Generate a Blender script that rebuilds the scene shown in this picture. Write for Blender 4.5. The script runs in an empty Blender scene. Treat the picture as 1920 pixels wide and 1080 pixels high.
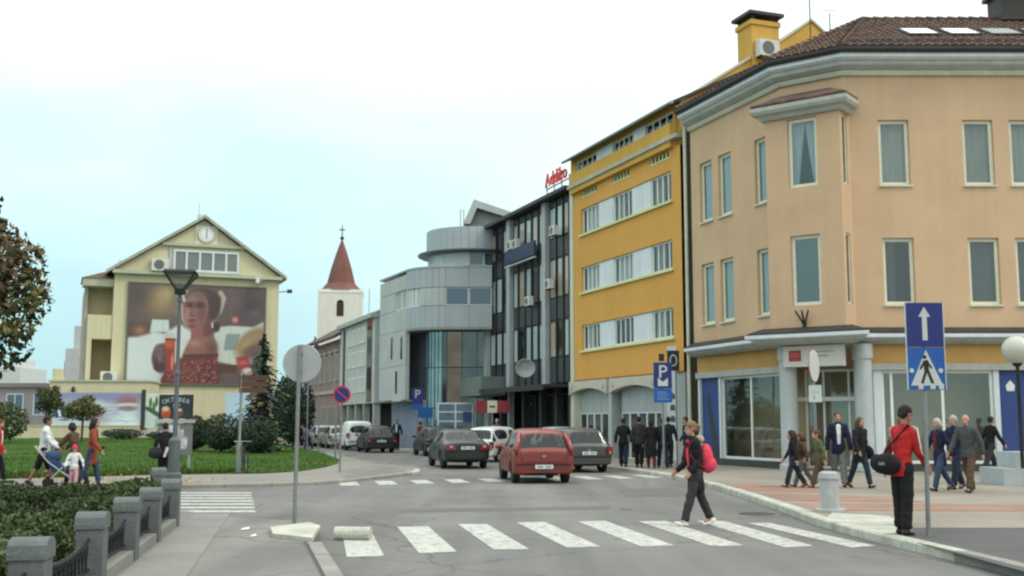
import bpy, bmesh, math, random
import numpy as np
from mathutils import Vector, Matrix, noise as mnoise
from mathutils.geometry import delaunay_2d_cdt
from mathutils.bvhtree import BVHTree

random.seed(11)
rng = np.random.default_rng(11)
S = bpy.context.scene
C = S.collection
R = math.radians

# ------------------------------------------------------------------ camera, sky, sun, exposure
F_PX, CAM_H = 2100.0, 1.68
PITCH = math.atan(253.0 / F_PX)
cam_d = bpy.data.cameras.new('camera')
cam = bpy.data.objects.new('camera', cam_d)
C.objects.link(cam)
cam.location = (0, 0, CAM_H)
cam.rotation_euler = (math.pi / 2 + PITCH, 0, 0)
cam_d.sensor_width = 36.0
cam_d.lens = 36.0 * F_PX / 1920.0
cam_d.clip_start, cam_d.clip_end = 0.1, 3000
S.camera = cam
S.render.engine = 'CYCLES'
S.cycles.max_bounces = 6
S.cycles.transparent_max_bounces = 12
S.cycles.filter_width = 2.3
S.view_settings.view_transform = 'Standard'
S.view_settings.look = 'None'
S.view_settings.gamma = 1.0
S.view_settings.use_curve_mapping = False
S.view_settings.exposure = 0.0

SUN_EL, SUN_AZ = R(46), R(112)      # azimuth clockwise from +Y
W = bpy.data.worlds.new('World')
S.world = W
W.use_nodes = True
nt = W.node_tree
nt.nodes.clear()
N = nt.nodes.new
sky = N('ShaderNodeTexSky'); sky.sky_type = 'NISHITA'; sky.sun_disc = False
sky.sun_elevation = SUN_EL; sky.sun_rotation = SUN_AZ
bg1 = N('ShaderNodeBackground'); bg1.inputs['Strength'].default_value = 0.1
nt.links.new(sky.outputs[0], bg1.inputs['Color'])
# overcast cloud layer: brightness grows with elevation as in a standard overcast sky
tc = N('ShaderNodeTexCoord'); sx = N('ShaderNodeSeparateXYZ')
nt.links.new(tc.outputs['Generated'], sx.inputs[0])


def wmath(op, a, b, c=None):
    n = N('ShaderNodeMath'); n.operation = op
    for i_, v in enumerate((a, b) if c is None else (a, b, c)):
        if isinstance(v, (int, float)):
            n.inputs[i_].default_value = v
        else:
            nt.links.new(v, n.inputs[i_])
    return n.outputs[0]


el = wmath('MAXIMUM', sx.outputs['Z'], 0.0)
mp = N('ShaderNodeMapping'); mp.inputs['Scale'].default_value = (1.2, 1.2, 3.4); mp.inputs['Location'].default_value = (3.1, 0.4, 0)
nt.links.new(tc.outputs['Generated'], mp.inputs[0])
nz = N('ShaderNodeTexNoise'); nz.inputs['Scale'].default_value = 2.0; nz.inputs['Detail'].default_value = 5
nz.inputs['Roughness'].default_value = 0.5
nt.links.new(mp.outputs[0], nz.inputs[0])
vd = N('ShaderNodeVectorMath'); vd.operation = 'DOT_PRODUCT'
vd.inputs[1].default_value = (math.sin(SUN_AZ), math.cos(SUN_AZ), 0.35)
nt.links.new(tc.outputs['Generated'], vd.inputs[0])
# thin cloud: cyan-white low down and away from the sun, whiter higher up, towards the sun and in the thicker clouds
tone = wmath('MULTIPLY_ADD', el, 0.95, 0.13)
tone = wmath('MULTIPLY_ADD', vd.outputs['Value'], 0.26, tone)
cl = wmath('SUBTRACT', nz.outputs['Fac'], 0.5)
tone = wmath('MULTIPLY_ADD', cl, 0.6, tone)
cr = N('ShaderNodeValToRGB')
cr.color_ramp.elements[0].position = 0.0; cr.color_ramp.elements[0].color = (0.525, 0.82, 0.86, 1)
cr.color_ramp.elements[1].position = 0.62; cr.color_ramp.elements[1].color = (0.94, 0.965, 0.93, 1)
nt.links.new(tone, cr.inputs[0])
lum = wmath('MULTIPLY_ADD', el, 1.5, 1.03)
lum = wmath('MULTIPLY', lum, wmath('MULTIPLY_ADD', cl, 0.35, 1.0))


class _O:
    outputs = [lum]


mm = _O
bg2 = N('ShaderNodeBackground')
nt.links.new(cr.outputs[0], bg2.inputs['Color']); nt.links.new(mm.outputs[0], bg2.inputs['Strength'])
mx = N('ShaderNodeMixShader'); mx.inputs[0].default_value = 0.93
nt.links.new(bg1.outputs[0], mx.inputs[1]); nt.links.new(bg2.outputs[0], mx.inputs[2])
wo = N('ShaderNodeOutputWorld'); nt.links.new(mx.outputs[0], wo.inputs[0])

sun_d = bpy.data.lights.new('sun', 'SUN')
sun_d.energy = 1.25; sun_d.angle = R(14); sun_d.color = (1.0, 0.93, 0.82)
sun = bpy.data.objects.new('sun', sun_d); C.objects.link(sun)
sd = Vector((math.sin(SUN_AZ) * math.cos(SUN_EL), math.cos(SUN_AZ) * math.cos(SUN_EL), math.sin(SUN_EL)))
sun.rotation_euler = sd.to_track_quat('Z', 'Y').to_euler()
sun.location = (30, -20, 40)


# ------------------------------------------------------------------ survey helpers (true positions on the ground)
def ray(px, py):
    v = (540 - py) / F_PX
    s, c = math.sin(PITCH), math.cos(PITCH)
    return (px - 960) / F_PX, c - v * s, s + v * c


def gp(px, py, z=0.0):
    a, b, c = ray(px, py); k = (z - CAM_H) / c
    return a * k, b * k


def at(px, py, Y):
    a, b, c = ray(px, py); k = Y / b
    return a * k, Y, CAM_H + c * k


# ------------------------------------------------------------------ materials
MATS = {}


def mat(name, col, rough=0.8, var=0.12, scale=1.5, fine=0.06, fscale=30.0, bump=0.0, bscale=60.0, metal=0.0,
        spec=0.35, coat=0.0, streak=0.0, emit=None, space='pos'):
    """Plain surface with broad stains, fine grain and optional rain streaks, all procedural."""
    if name in MATS:
        return MATS[name]
    m = bpy.data.materials.new(name); m.use_nodes = True
    t = m.node_tree; b = t.nodes['Principled BSDF']
    b.inputs['Roughness'].default_value = rough
    b.inputs['Metallic'].default_value = metal
    b.inputs['Specular IOR Level'].default_value = spec
    b.inputs['Coat Weight'].default_value = coat
    b.inputs['Coat Roughness'].default_value = 0.22
    if var or fine or bump or streak:
        if space == 'pos':
            src = t.nodes.new('ShaderNodeNewGeometry').outputs['Position']
        else:
            src = t.nodes.new('ShaderNodeTexCoord').outputs['Object']
        n1 = t.nodes.new('ShaderNodeTexNoise'); n1.inputs['Scale'].default_value = scale
        n1.inputs['Detail'].default_value = 6; n1.inputs['Roughness'].default_value = 0.6
        t.links.new(src, n1.inputs['Vector'])
        n2 = t.nodes.new('ShaderNodeTexNoise'); n2.inputs['Scale'].default_value = fscale
        n2.inputs['Detail'].default_value = 3
        t.links.new(src, n2.inputs['Vector'])
        r1 = t.nodes.new('ShaderNodeMapRange'); r1.inputs[1].default_value = 0.28; r1.inputs[2].default_value = 0.72
        r1.inputs[3].default_value = 1 - var; r1.inputs[4].default_value = 1 + var
        t.links.new(n1.outputs['Fac'], r1.inputs[0])
        r2 = t.nodes.new('ShaderNodeMapRange'); r2.inputs[1].default_value = 0.28; r2.inputs[2].default_value = 0.72
        r2.inputs[3].default_value = 1 - fine; r2.inputs[4].default_value = 1 + fine
        t.links.new(n2.outputs['Fac'], r2.inputs[0])
        mu = t.nodes.new('ShaderNodeMath'); mu.operation = 'MULTIPLY'
        t.links.new(r1.outputs[0], mu.inputs[0]); t.links.new(r2.outputs[0], mu.inputs[1])
        fac = mu.outputs[0]
        if streak:
            mp = t.nodes.new('ShaderNodeMapping'); mp.inputs['Scale'].default_value = (2.2, 2.2, 0.12)
            t.links.new(src, mp.inputs[0])
            n3 = t.nodes.new('ShaderNodeTexNoise'); n3.inputs['Scale'].default_value = 2.0
            n3.inputs['Detail'].default_value = 4
            t.links.new(mp.outputs[0], n3.inputs['Vector'])
            r3 = t.nodes.new('ShaderNodeMapRange'); r3.inputs[1].default_value = 0.4; r3.inputs[2].default_value = 0.75
            r3.inputs[3].default_value = 1.0; r3.inputs[4].default_value = 1 - streak
            t.links.new(n3.outputs['Fac'], r3.inputs[0])
            m3 = t.nodes.new('ShaderNodeMath'); m3.operation = 'MULTIPLY'
            t.links.new(fac, m3.inputs[0]); t.links.new(r3.outputs[0], m3.inputs[1]); fac = m3.outputs[0]
        vm = t.nodes.new('ShaderNodeVectorMath'); vm.operation = 'SCALE'
        vm.inputs[0].default_value = col[:3]
        t.links.new(fac, vm.inputs['Scale']); t.links.new(vm.outputs[0], b.inputs['Base Color'])
        if bump:
            n4 = t.nodes.new('ShaderNodeTexNoise'); n4.inputs['Scale'].default_value = bscale
            n4.inputs['Detail'].default_value = 4
            t.links.new(src, n4.inputs['Vector'])
            bp = t.nodes.new('ShaderNodeBump'); bp.inputs['Strength'].default_value = bump
            bp.inputs['Distance'].default_value = 0.02
            t.links.new(n4.outputs['Fac'], bp.inputs['Height']); t.links.new(bp.outputs[0], b.inputs['Normal'])
    else:
        b.inputs['Base Color'].default_value = (*col[:3], 1)
    if emit:
        b.inputs['Emission Color'].default_value = (*emit[:3], 1); b.inputs['Emission Strength'].default_value = emit[3]
    MATS[name] = m
    return m


def glass(name, tint, see=0.5, rough=0.03, wob=0.12, refl=0.0):
    """Window glass: a see-through share, the rest a dark tinted reflecting sheet with slightly wavy reflections."""
    if name in MATS:
        return MATS[name]
    m = bpy.data.materials.new(name); m.use_nodes = True
    t = m.node_tree; b = t.nodes['Principled BSDF']
    b.inputs['Base Color'].default_value = (*tint, 1); b.inputs['Roughness'].default_value = rough
    b.inputs['Specular IOR Level'].default_value = 0.9
    b.inputs['Metallic'].default_value = refl
    g = t.nodes.new('ShaderNodeNewGeometry'); n = t.nodes.new('ShaderNodeTexNoise'); n.inputs['Scale'].default_value = 0.7
    t.links.new(g.outputs['Position'], n.inputs['Vector'])
    bp = t.nodes.new('ShaderNodeBump'); bp.inputs['Strength'].default_value = wob; bp.inputs['Distance'].default_value = 0.1
    t.links.new(n.outputs['Fac'], bp.inputs['Height']); t.links.new(bp.outputs[0], b.inputs['Normal'])
    tr = t.nodes.new('ShaderNodeBsdfTransparent'); tr.inputs[0].default_value = (0.9, 0.95, 0.94, 1)
    ms = t.nodes.new('ShaderNodeMixShader')
    ms.inputs[0].default_value = 1 - see
    t.links.new(tr.outputs[0], ms.inputs[1]); t.links.new(b.outputs[0], ms.inputs[2])
    t.links.new(ms.outputs[0], t.nodes['Material Output'].inputs[0])
    MATS[name] = m
    return m


def print_mat(name='printed_picture', rough=0.55):
    if name in MATS:
        return MATS[name]
    m = bpy.data.materials.new(name); m.use_nodes = True
    t = m.node_tree; b = t.nodes['Principled BSDF']; b.inputs['Roughness'].default_value = rough
    a = t.nodes.new('ShaderNodeVertexColor'); a.layer_name = 'print'
    t.links.new(a.outputs[0], b.inputs['Base Color'])
    MATS[name] = m
    return m


def lin(r, g, b):
    f = lambda c: (c / 255 / 12.92) if c / 255 <= 0.04045 else ((c / 255 + 0.055) / 1.055) ** 2.4
    return f(r), f(g), f(b)


# ------------------------------------------------------------------ mesh builder
class MB:
    def __init__(s):
        s.v, s.f, s.m = [], [], []

    def add(s, vs, fs, mi=0):
        o = len(s.v)
        s.v += [tuple(p) for p in vs]
        s.f += [tuple(o + i for i in f) for f in fs]
        s.m += [mi] * len(fs)
        return s

    def quad(s, a, b, c, d, mi=0):
        return s.add([a, b, c, d], [(0, 1, 2, 3)], mi)

    def hexa(s, p, mi=0):
        return s.add(p, [(0, 3, 2, 1), (4, 5, 6, 7), (0, 1, 5, 4), (1, 2, 6, 5), (2, 3, 7, 6), (3, 0, 4, 7)], mi)

    def box(s, x0, x1, y0, y1, z0, z1, mi=0):
        return s.hexa([(x0, y0, z0), (x1, y0, z0), (x1, y1, z0), (x0, y1, z0),
                       (x0, y0, z1), (x1, y0, z1), (x1, y1, z1), (x0, y1, z1)], mi)

    def cbox(s, c, sz, mi=0, rz=0.0, rot=None):
        M = rot if rot is not None else Matrix.Rotation(rz, 3, 'Z')
        hx, hy, hz = sz[0] / 2, sz[1] / 2, sz[2] / 2
        p = [M @ Vector(q) + Vector(c) for q in
             [(-hx, -hy, -hz), (hx, -hy, -hz), (hx, hy, -hz), (-hx, hy, -hz), (-hx, -hy, hz), (hx, -hy, hz), (hx, hy, hz), (-hx, hy, hz)]]
        return s.hexa(p, mi)

    def prism(s, poly, z0, z1, mi=0):
        n = len(poly)
        a = sum(poly[i][0] * poly[(i + 1) % n][1] - poly[(i + 1) % n][0] * poly[i][1] for i in range(n))
        if a < 0:
            poly = poly[::-1]
        zz0 = z0 if isinstance(z0, (list, tuple)) else [z0] * n
        vs = [(p[0], p[1], zz0[i]) for i, p in enumerate(poly)] + [(p[0], p[1], z1) for p in poly]
        fs = [tuple(range(n - 1, -1, -1)), tuple(range(n, 2 * n))]
        fs += [(i, (i + 1) % n, n + (i + 1) % n, n + i) for i in range(n)]
        return s.add(vs, fs, mi)

    def tube(s, pts, rs, n=8, cap=True, mi=0, flat=None):
        """Tapered tube through points; flat = (sx, sy) squashes the ring."""
        pts = [Vector(p) for p in pts]
        if not isinstance(rs, (list, tuple)):
            rs = [rs] * len(pts)
        o = len(s.v); up = None
        for i, p in enumerate(pts):
            d = (pts[min(i + 1, len(pts) - 1)] - pts[max(i - 1, 0)]).normalized()
            if up is None:
                up = Vector((0, 0, 1)) if abs(d.z) < 0.9 else Vector((0, 1, 0))
            x = up.cross(d).normalized(); y = d.cross(x).normalized(); up = y if abs(d.dot(up)) > 0.95 else up
            fx, fy = flat if flat else (1, 1)
            for k in range(n):
                a = 2 * math.pi * k / n
                s.v.append(tuple(p + x * (math.cos(a) * rs[i] * fx) + y * (math.sin(a) * rs[i] * fy)))
        for i in range(len(pts) - 1):
            for k in range(n):
                k2 = (k + 1) % n
                s.f.append((o + i * n + k, o + i * n + k2, o + (i + 1) * n + k2, o + (i + 1) * n + k)); s.m.append(mi)
        if cap:
            s.f.append(tuple(o + k for k in range(n - 1, -1, -1))); s.m.append(mi)
            e = o + (len(pts) - 1) * n
            s.f.append(tuple(e + k for k in range(n))); s.m.append(mi)
        return s

    def lathe(s, prof, c=(0, 0, 0), n=16, mi=0):
        o = len(s.v)
        for r, z in prof:
            for k in range(n):
                a = 2 * math.pi * k / n
                s.v.append((c[0] + r * math.cos(a), c[1] + r * math.sin(a), c[2] + z))
        for i in range(len(prof) - 1):
            for k in range(n):
                k2 = (k + 1) % n
                s.f.append((o + i * n + k, o + i * n + k2, o + (i + 1) * n + k2, o + (i + 1) * n + k)); s.m.append(mi)
        s.f.append(tuple(o + k for k in range(n - 1, -1, -1))); s.m.append(mi)
        e = o + (len(prof) - 1) * n
        s.f.append(tuple(e + k for k in range(n))); s.m.append(mi)
        return s

    def ball(s, c, r, nu=10, nv=7, mi=0, M=None):
        rx, ry, rz = r if isinstance(r, (tuple, list)) else (r, r, r)
        vs = []; fs = []
        for j in range(1, nv):
            t = math.pi * j / nv
            for i in range(nu):
                a = 2 * math.pi * i / nu
                q = Vector((rx * math.sin(t) * math.cos(a), ry * math.sin(t) * math.sin(a), rz * math.cos(t)))
                vs.append(tuple((M @ q if M else q) + Vector(c)))
        top = Vector((0, 0, rz)); bot = Vector((0, 0, -rz))
        vs.append(tuple((M @ top if M else top) + Vector(c))); vs.append(tuple((M @ bot if M else bot) + Vector(c)))
        for j in range(nv - 2):
            for i in range(nu):
                i2 = (i + 1) % nu
                fs.append((j * nu + i, (j + 1) * nu + i, (j + 1) * nu + i2, j * nu + i2))
        t, b = len(vs) - 2, len(vs) - 1
        for i in range(nu):
            i2 = (i + 1) % nu
            fs.append((t, i, i2)); fs.append((b, (nv - 2) * nu + i2, (nv - 2) * nu + i))
        return s.add(vs, fs, mi)

    def mesh(s, name, mats, org=(0, 0, 0), smooth=False):
        me = bpy.data.meshes.new(name)
        o = Vector(org)
        me.from_pydata([tuple(Vector(p) - o) for p in s.v], [], s.f)
        for m in (mats if isinstance(mats, (list, tuple)) else [mats]):
            me.materials.append(m)
        me.polygons.foreach_set('material_index', s.m)
        if smooth:
            me.polygons.foreach_set('use_smooth', [True] * len(s.f))
        me.update()
        return me

    def build(s, name, mats, parent=None, org=(0, 0, 0), smooth=False, kind=None):
        o = bpy.data.objects.new(name, s.mesh(name, mats, org, smooth))
        C.objects.link(o)
        if parent is not None:
            o.parent = parent
        elif tuple(org) != (0, 0, 0):
            o.location = org
        if kind:
            o['kind'] = kind
        return o


def thing(name, label, cat, loc=(0, 0, 0), rz=0.0, group=None):
    o = bpy.data.objects.new(name, None); C.objects.link(o)
    o.empty_display_size = 0.3
    o.location = loc; o.rotation_euler = (0, 0, rz)
    return tag(o, label, cat, group)


def tag(o, label, cat, group=None):
    o['label'] = label; o['category'] = cat
    if group:
        o['group'] = group
    return o


def part(name, me, parent, loc=None, kind=None):
    o = bpy.data.objects.new(name, me); C.objects.link(o); o.parent = parent
    if loc is not None:
        o.location = loc
    if kind:
        o['kind'] = kind
    return o


def dup(root, loc, rz=None, label=None, swap=None):
    """Copy a thing with its parts and sub-parts; swap = {old material: new material} makes recoloured mesh copies."""
    def cp(o, par):
        c = o.copy(); C.objects.link(c); c.parent = par
        if swap and c.type == 'MESH' and any(m in swap for m in o.data.materials):
            c.data = o.data.copy()
            for i, m in enumerate(c.data.materials):
                if m in swap:
                    c.data.materials[i] = swap[m]
        for ch in o.children:
            cp(ch, c)
        return c
    r = cp(root, None)
    r.location = loc
    if rz is not None:
        r.rotation_euler = (0, 0, rz)
    if label:
        r['label'] = label
    return r


def text_mb(s, size, depth=0.004, align='CENTER', sx=1.0):
    """Lettering as a builder in the XZ plane, facing -Y, centred on the origin."""
    cu = bpy.data.curves.new('lettering', 'FONT'); cu.body = s; cu.size = size; cu.extrude = depth
    cu.align_x = align; cu.align_y = 'CENTER'; cu.resolution_u = 3
    o = bpy.data.objects.new('lettering', cu); C.objects.link(o)
    dg = bpy.context.evaluated_depsgraph_get()
    me = bpy.data.meshes.new_from_object(o.evaluated_get(dg))
    mb = MB()
    mb.add([(v.co.x * sx, -v.co.z, v.co.y) for v in me.vertices], [tuple(p.vertices) for p in me.polygons])
    bpy.data.objects.remove(o); bpy.data.curves.remove(cu); bpy.data.meshes.remove(me)
    return mb


def xform(mb, M):
    mb.v = [tuple(M @ Vector(p)) for p in mb.v]
    return mb


def disc(c, r, n, nrm_y=-1, th=0.01):
    """Disc standing upright, facing -Y."""
    mb = MB()
    vs = []
    for k in range(n):
        a = 2 * math.pi * k / n
        vs.append((c[0] + r * math.cos(a), c[1], c[2] + r * math.sin(a)))
    vs += [(x, y + th, z) for x, y, z in vs]
    fs = [tuple(range(n)), tuple(range(2 * n - 1, n - 1, -1))] + [(k, n + k, n + (k + 1) % n, (k + 1) % n) for k in range(n)]
    return mb.add(vs, fs)


def poly_plate(mb, pts, y, th, mi=0):
    """Flat plate in XZ (counter-clockwise seen from -Y) from y to y+th."""
    n = len(pts)
    vs = [(p[0], y, p[1]) for p in pts] + [(p[0], y + th, p[1]) for p in pts]
    return mb.add(vs, [tuple(range(n)), tuple(range(2 * n - 1, n - 1, -1))] + [(k, n + k, n + (k + 1) % n, (k + 1) % n) for k in range(n)], mi)


# ------------------------------------------------------------------ facades
class Fac:
    """A wall plane: o = left end seen from outside, d = direction to the right, n = outward."""

    def __init__(s, o, d):
        s.o = Vector((o[0], o[1])); s.d = Vector((d[0], d[1])).normalized(); s.n = Vector((s.d.y, -s.d.x))

    def p(s, u, z, w=0.0):
        q = s.o + s.d * u + s.n * w
        return (q.x, q.y, z)

    def box(s, mb, u0, u1, z0, z1, w0, w1, mi=0):
        return mb.hexa([s.p(u0, z0, w1), s.p(u1, z0, w1), s.p(u1, z0, w0), s.p(u0, z0, w0),
                        s.p(u0, z1, w1), s.p(u1, z1, w1), s.p(u1, z1, w0), s.p(u0, z1, w0)], mi)

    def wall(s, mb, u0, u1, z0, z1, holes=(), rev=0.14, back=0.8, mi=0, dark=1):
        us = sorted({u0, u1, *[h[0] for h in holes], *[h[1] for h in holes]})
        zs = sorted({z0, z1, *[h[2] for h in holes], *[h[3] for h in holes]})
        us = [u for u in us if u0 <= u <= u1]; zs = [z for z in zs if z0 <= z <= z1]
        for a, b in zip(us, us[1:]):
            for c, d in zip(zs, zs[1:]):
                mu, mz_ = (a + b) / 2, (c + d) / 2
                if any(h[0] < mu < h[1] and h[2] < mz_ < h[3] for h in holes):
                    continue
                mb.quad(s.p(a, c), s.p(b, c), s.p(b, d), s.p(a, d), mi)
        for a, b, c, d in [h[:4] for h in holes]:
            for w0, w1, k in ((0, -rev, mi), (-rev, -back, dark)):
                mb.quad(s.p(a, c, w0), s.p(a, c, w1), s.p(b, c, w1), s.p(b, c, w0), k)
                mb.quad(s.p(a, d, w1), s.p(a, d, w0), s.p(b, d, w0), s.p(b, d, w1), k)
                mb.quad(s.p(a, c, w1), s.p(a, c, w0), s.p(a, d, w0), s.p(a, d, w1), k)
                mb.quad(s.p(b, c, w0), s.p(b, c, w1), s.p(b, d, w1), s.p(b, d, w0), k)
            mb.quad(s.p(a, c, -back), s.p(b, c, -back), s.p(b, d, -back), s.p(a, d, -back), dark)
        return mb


def window(par, org, F, u0, u1, z0, z1, fm, pm, w=-0.10, fw=0.07, mull=(), trans=(), curtain=None, sill=None, name='window',
           open_=0.0, dep=0.06):
    """Frame (a part) with panes, curtains and sill as its sub-parts."""
    mb = MB()
    e = 0.004
    F.box(mb, u0 + e, u0 + fw, z0 + e, z1 - e, w, w + dep); F.box(mb, u1 - fw, u1 - e, z0 + e, z1 - e, w, w + dep)
    F.box(mb, u0 + fw, u1 - fw, z0 + e, z0 + fw, w, w + dep); F.box(mb, u0 + fw, u1 - fw, z1 - fw, z1 - e, w, w + dep)
    ue = [u0 + fw] + [u0 + (u1 - u0) * f for f in mull] + [u1 - fw]
    for u in ue[1:-1]:
        F.box(mb, u - fw * .45, u + fw * .45, z0 + fw, z1 - fw, w + .002, w + dep - .002)
    for f in trans:
        z = z0 + (z1 - z0) * f
        F.box(mb, u0 + fw, u1 - fw, z - fw * .4, z + fw * .4, w + .004, w + dep - .004)
    o = mb.build(name, fm, par, org)
    for a, b in zip(ue, ue[1:]):
        q = MB(); F.box(q, a - .01, b + .01, z0 + fw - .01, z1 - fw + .01, w + .02, w + .03)
        q.build('pane', pm, o, org)
    if curtain is not None:
        cm, style = curtain
        q = MB(); n = 26
        zb, zt = z0 + .03, z1 - .03
        rows = 7
        for side in ((0, 1) if style == 'parted' else (0,)):
            vs = []; fs = []
            for j in range(rows):
                t = j / (rows - 1); z = zb + (zt - zb) * t
                for i in range(n):
                    x = i / (n - 1)
                    if style == 'parted':
                        hw = 0.5 - 0.30 * (1 - t) ** 1.1
                        x = x * hw if side == 0 else 1 - x * hw
                    elif style == 'half':
                        x = x * 0.45
                    elif style == 'right':
                        x = x * .66
                    elif style == 'gaps':
                        x = x + .018 * math.sin(x * 23) + .012 * math.sin(x * 41 + z0)
                    u = u0 + .03 + (u1 - u0 - .06) * x
                    vs.append(F.p(u, z, w - (.045 if style == 'right' else .12) + (.3 if style == 'right' else 1) * .045 * math.sin(i * 1.9 + .35 * math.sin(i * .6)) + .012 * math.sin(i * .7 + j)))
            for j in range(rows - 1):
                for i in range(n - 1):
                    k = j * n + i
                    fs.append((k, k + 1, k + n + 1, k + n))
            q.add(vs, fs)
        q.build('curtain', cm, o, org, smooth=True)
    if sill is not None:
        q = MB(); F.box(q, u0 - .04, u1 + .04, z0 - .06, z0 - .002, w + .02, .07)
        q.build('sill', sill, o, org)
    return o


def body_of(par, org, name, m, poly, z0, z1):
    """Hidden back and side walls of a building as one prism set behind its facades."""
    return MB().prism(poly, z0, z1).build(name, m, par, org)
# ------------------------------------------------------------------ the ground, road and pavements
M_ASPH = mat('asphalt', (0.155, 0.155, 0.148), rough=0.9, var=0.16, scale=0.35, fine=0.14, fscale=45, bump=0.35, bscale=120)
M_ASPH2 = mat('pavement_asphalt', (0.185, 0.18, 0.17), rough=0.92, var=0.12, scale=0.5, fine=0.12, fscale=50, bump=0.3, bscale=120)
M_ASPHD = mat('dark_asphalt', (0.085, 0.087, 0.088), rough=0.9, var=0.18, scale=0.5, fine=0.14, fscale=50, bump=0.3, bscale=120)
M_CONC = mat('concrete', (0.19, 0.195, 0.18), rough=0.9, var=0.14, scale=0.9, fine=0.08, bump=0.2)
M_PAVE = mat('pale_paving', (0.235, 0.215, 0.18), rough=0.9, var=0.2, scale=0.45, fine=0.12, fscale=22, bump=0.2)
M_PATH = mat('path_paving', (0.205, 0.20, 0.175), rough=0.9, var=0.12, scale=0.5, fine=0.1, bump=0.2)
M_EARTH = mat('earth', (0.10, 0.085, 0.06), rough=1, var=0.3, scale=2)
M_KERBW = mat('white_kerb_paint', (0.40, 0.41, 0.35), rough=0.8, var=0.28, scale=2.2, fine=0.16, fscale=18, bump=0.2)
M_KERB = mat('kerb_stone', (0.24, 0.235, 0.215), rough=0.9, var=0.2, scale=2, fine=0.15, bump=0.3)


def worn_paint():
    m = mat('road_paint', (0.44, 0.45, 0.41), rough=0.75, var=0.1, scale=1.2, fine=0.1, fscale=25)
    t = m.node_tree; b = t.nodes['Principled BSDF']; g = t.nodes.new('ShaderNodeNewGeometry')
    n = t.nodes.new('ShaderNodeTexNoise'); n.inputs['Scale'].default_value = 7; n.inputs['Detail'].default_value = 9
    n.inputs['Roughness'].default_value = 0.72
    t.links.new(g.outputs['Position'], n.inputs['Vector'])
    r = t.nodes.new('ShaderNodeMapRange'); r.inputs[1].default_value = 0.38; r.inputs[2].default_value = 0.52
    t.links.new(n.outputs['Fac'], r.inputs[0])
    mxx = t.nodes.new('ShaderNodeMix'); mxx.data_type = 'RGBA'
    old = b.inputs['Base Color'].links[0].from_socket
    t.links.new(r.outputs[0], mxx.inputs[0]); mxx.inputs[6].default_value = (0.2, 0.2, 0.195, 1)
    t.links.new(old, mxx.inputs[7]); t.links.new(mxx.outputs[2], b.inputs['Base Color'])
    return m


def age_asphalt(m):
    """Tyre-polished bands along the street, oil spots, hairline cracks."""
    t = m.node_tree; b = t.nodes['Principled BSDF']; g = t.nodes.new('ShaderNodeNewGeometry')
    old = b.inputs['Base Color'].links[0].from_socket

    def lay(vec_scale, rot, nscale, lo, hi, k, prev, kind='noise'):
        mp = t.nodes.new('ShaderNodeMapping'); mp.inputs['Scale'].default_value = vec_scale; mp.inputs['Rotation'].default_value = (0, 0, rot)
        t.links.new(g.outputs['Position'], mp.inputs[0])
        if kind == 'noise':
            n = t.nodes.new('ShaderNodeTexNoise'); n.inputs['Scale'].default_value = nscale; n.inputs['Detail'].default_value = 5; out = n.outputs['Fac']
            t.links.new(mp.outputs[0], n.inputs['Vector'])
        else:
            d = t.nodes.new('ShaderNodeTexNoise'); d.inputs['Scale'].default_value = 1.6; d.inputs['Detail'].default_value = 4
            t.links.new(mp.outputs[0], d.inputs['Vector'])
            ad = t.nodes.new('ShaderNodeVectorMath'); ad.operation = 'MULTIPLY_ADD'; ad.inputs[1].default_value = (.9, .9, 0)
            t.links.new(d.outputs['Color'], ad.inputs[0]); t.links.new(mp.outputs[0], ad.inputs[2])
            n = t.nodes.new('ShaderNodeTexVoronoi'); n.feature = 'DISTANCE_TO_EDGE'; n.inputs['Scale'].default_value = nscale; out = n.outputs['Distance']
            t.links.new(ad.outputs[0], n.inputs['Vector'])
        r = t.nodes.new('ShaderNodeMapRange'); r.inputs[1].default_value = lo; r.inputs[2].default_value = hi
        r.inputs[3].default_value = k[0]; r.inputs[4].default_value = k[1]
        t.links.new(out, r.inputs[0])
        v = t.nodes.new('ShaderNodeVectorMath'); v.operation = 'SCALE'
        t.links.new(prev, v.inputs[0]); t.links.new(r.outputs[0], v.inputs['Scale'])
        return v.outputs[0]
    c = lay((1.0, .06, 0), R(-12), 1.1, .4, .62, (1.07, .84), old)
    c = lay((1, 1, 0), 0, 1.3, .66, .74, (1.0, .62), c)
    c = lay((1, 1, 0), 0, .22, .0, .007, (.62, 1.0), c, 'crack')
    c = lay((1, 1, 0), 0, .16, .38, .6, (.9, 1.08), c)
    t.links.new(c, b.inputs['Base Color'])


age_asphalt(M_ASPH); age_asphalt(M_ASPH2)
M_PAINT = worn_paint()

MB().box(-900, 900, -60, 1500, -0.5, -0.03).build('ground', M_EARTH, kind='structure')
road = MB().quad((-60, -40, 0), (40, -40, 0), (40, 150, 0), (-60, 150, 0)).build('road', M_ASPH, kind='structure')


def road_noise():
    """Repair patches and a long seam in the carriageway, each a sheet 4 mm up."""
    for q in [[(-2.2, 21.5), (1.9, 22.3), (2.0, 23.1), (-2.1, 22.4)], [(2.6, 26.0), (4.3, 26.2), (4.2, 29.5), (2.7, 29.2)],
              [(0.4, 7.0), (3.2, 7.3), (3.0, 9.6), (0.5, 9.4)]]:
        MB().quad(*[(x, y, .0035) for x, y in q]).build('repair_patch', mat('patch_asphalt', (0.115, 0.118, 0.116), rough=.9, var=.1, scale=.8, fine=.14, fscale=45, bump=.3, bscale=120), road)
    mb = MB(); mb.lathe([(0.33, 0.001), (0.33, 0.006), (0.29, 0.007), (0.0, 0.007)], (4.55, 21.2, 0), 20)
    mb.build('manhole_cover', mat('cast_iron', (0.06, 0.055, 0.05), rough=.6, metal=.5), road)


road_noise()

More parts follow.
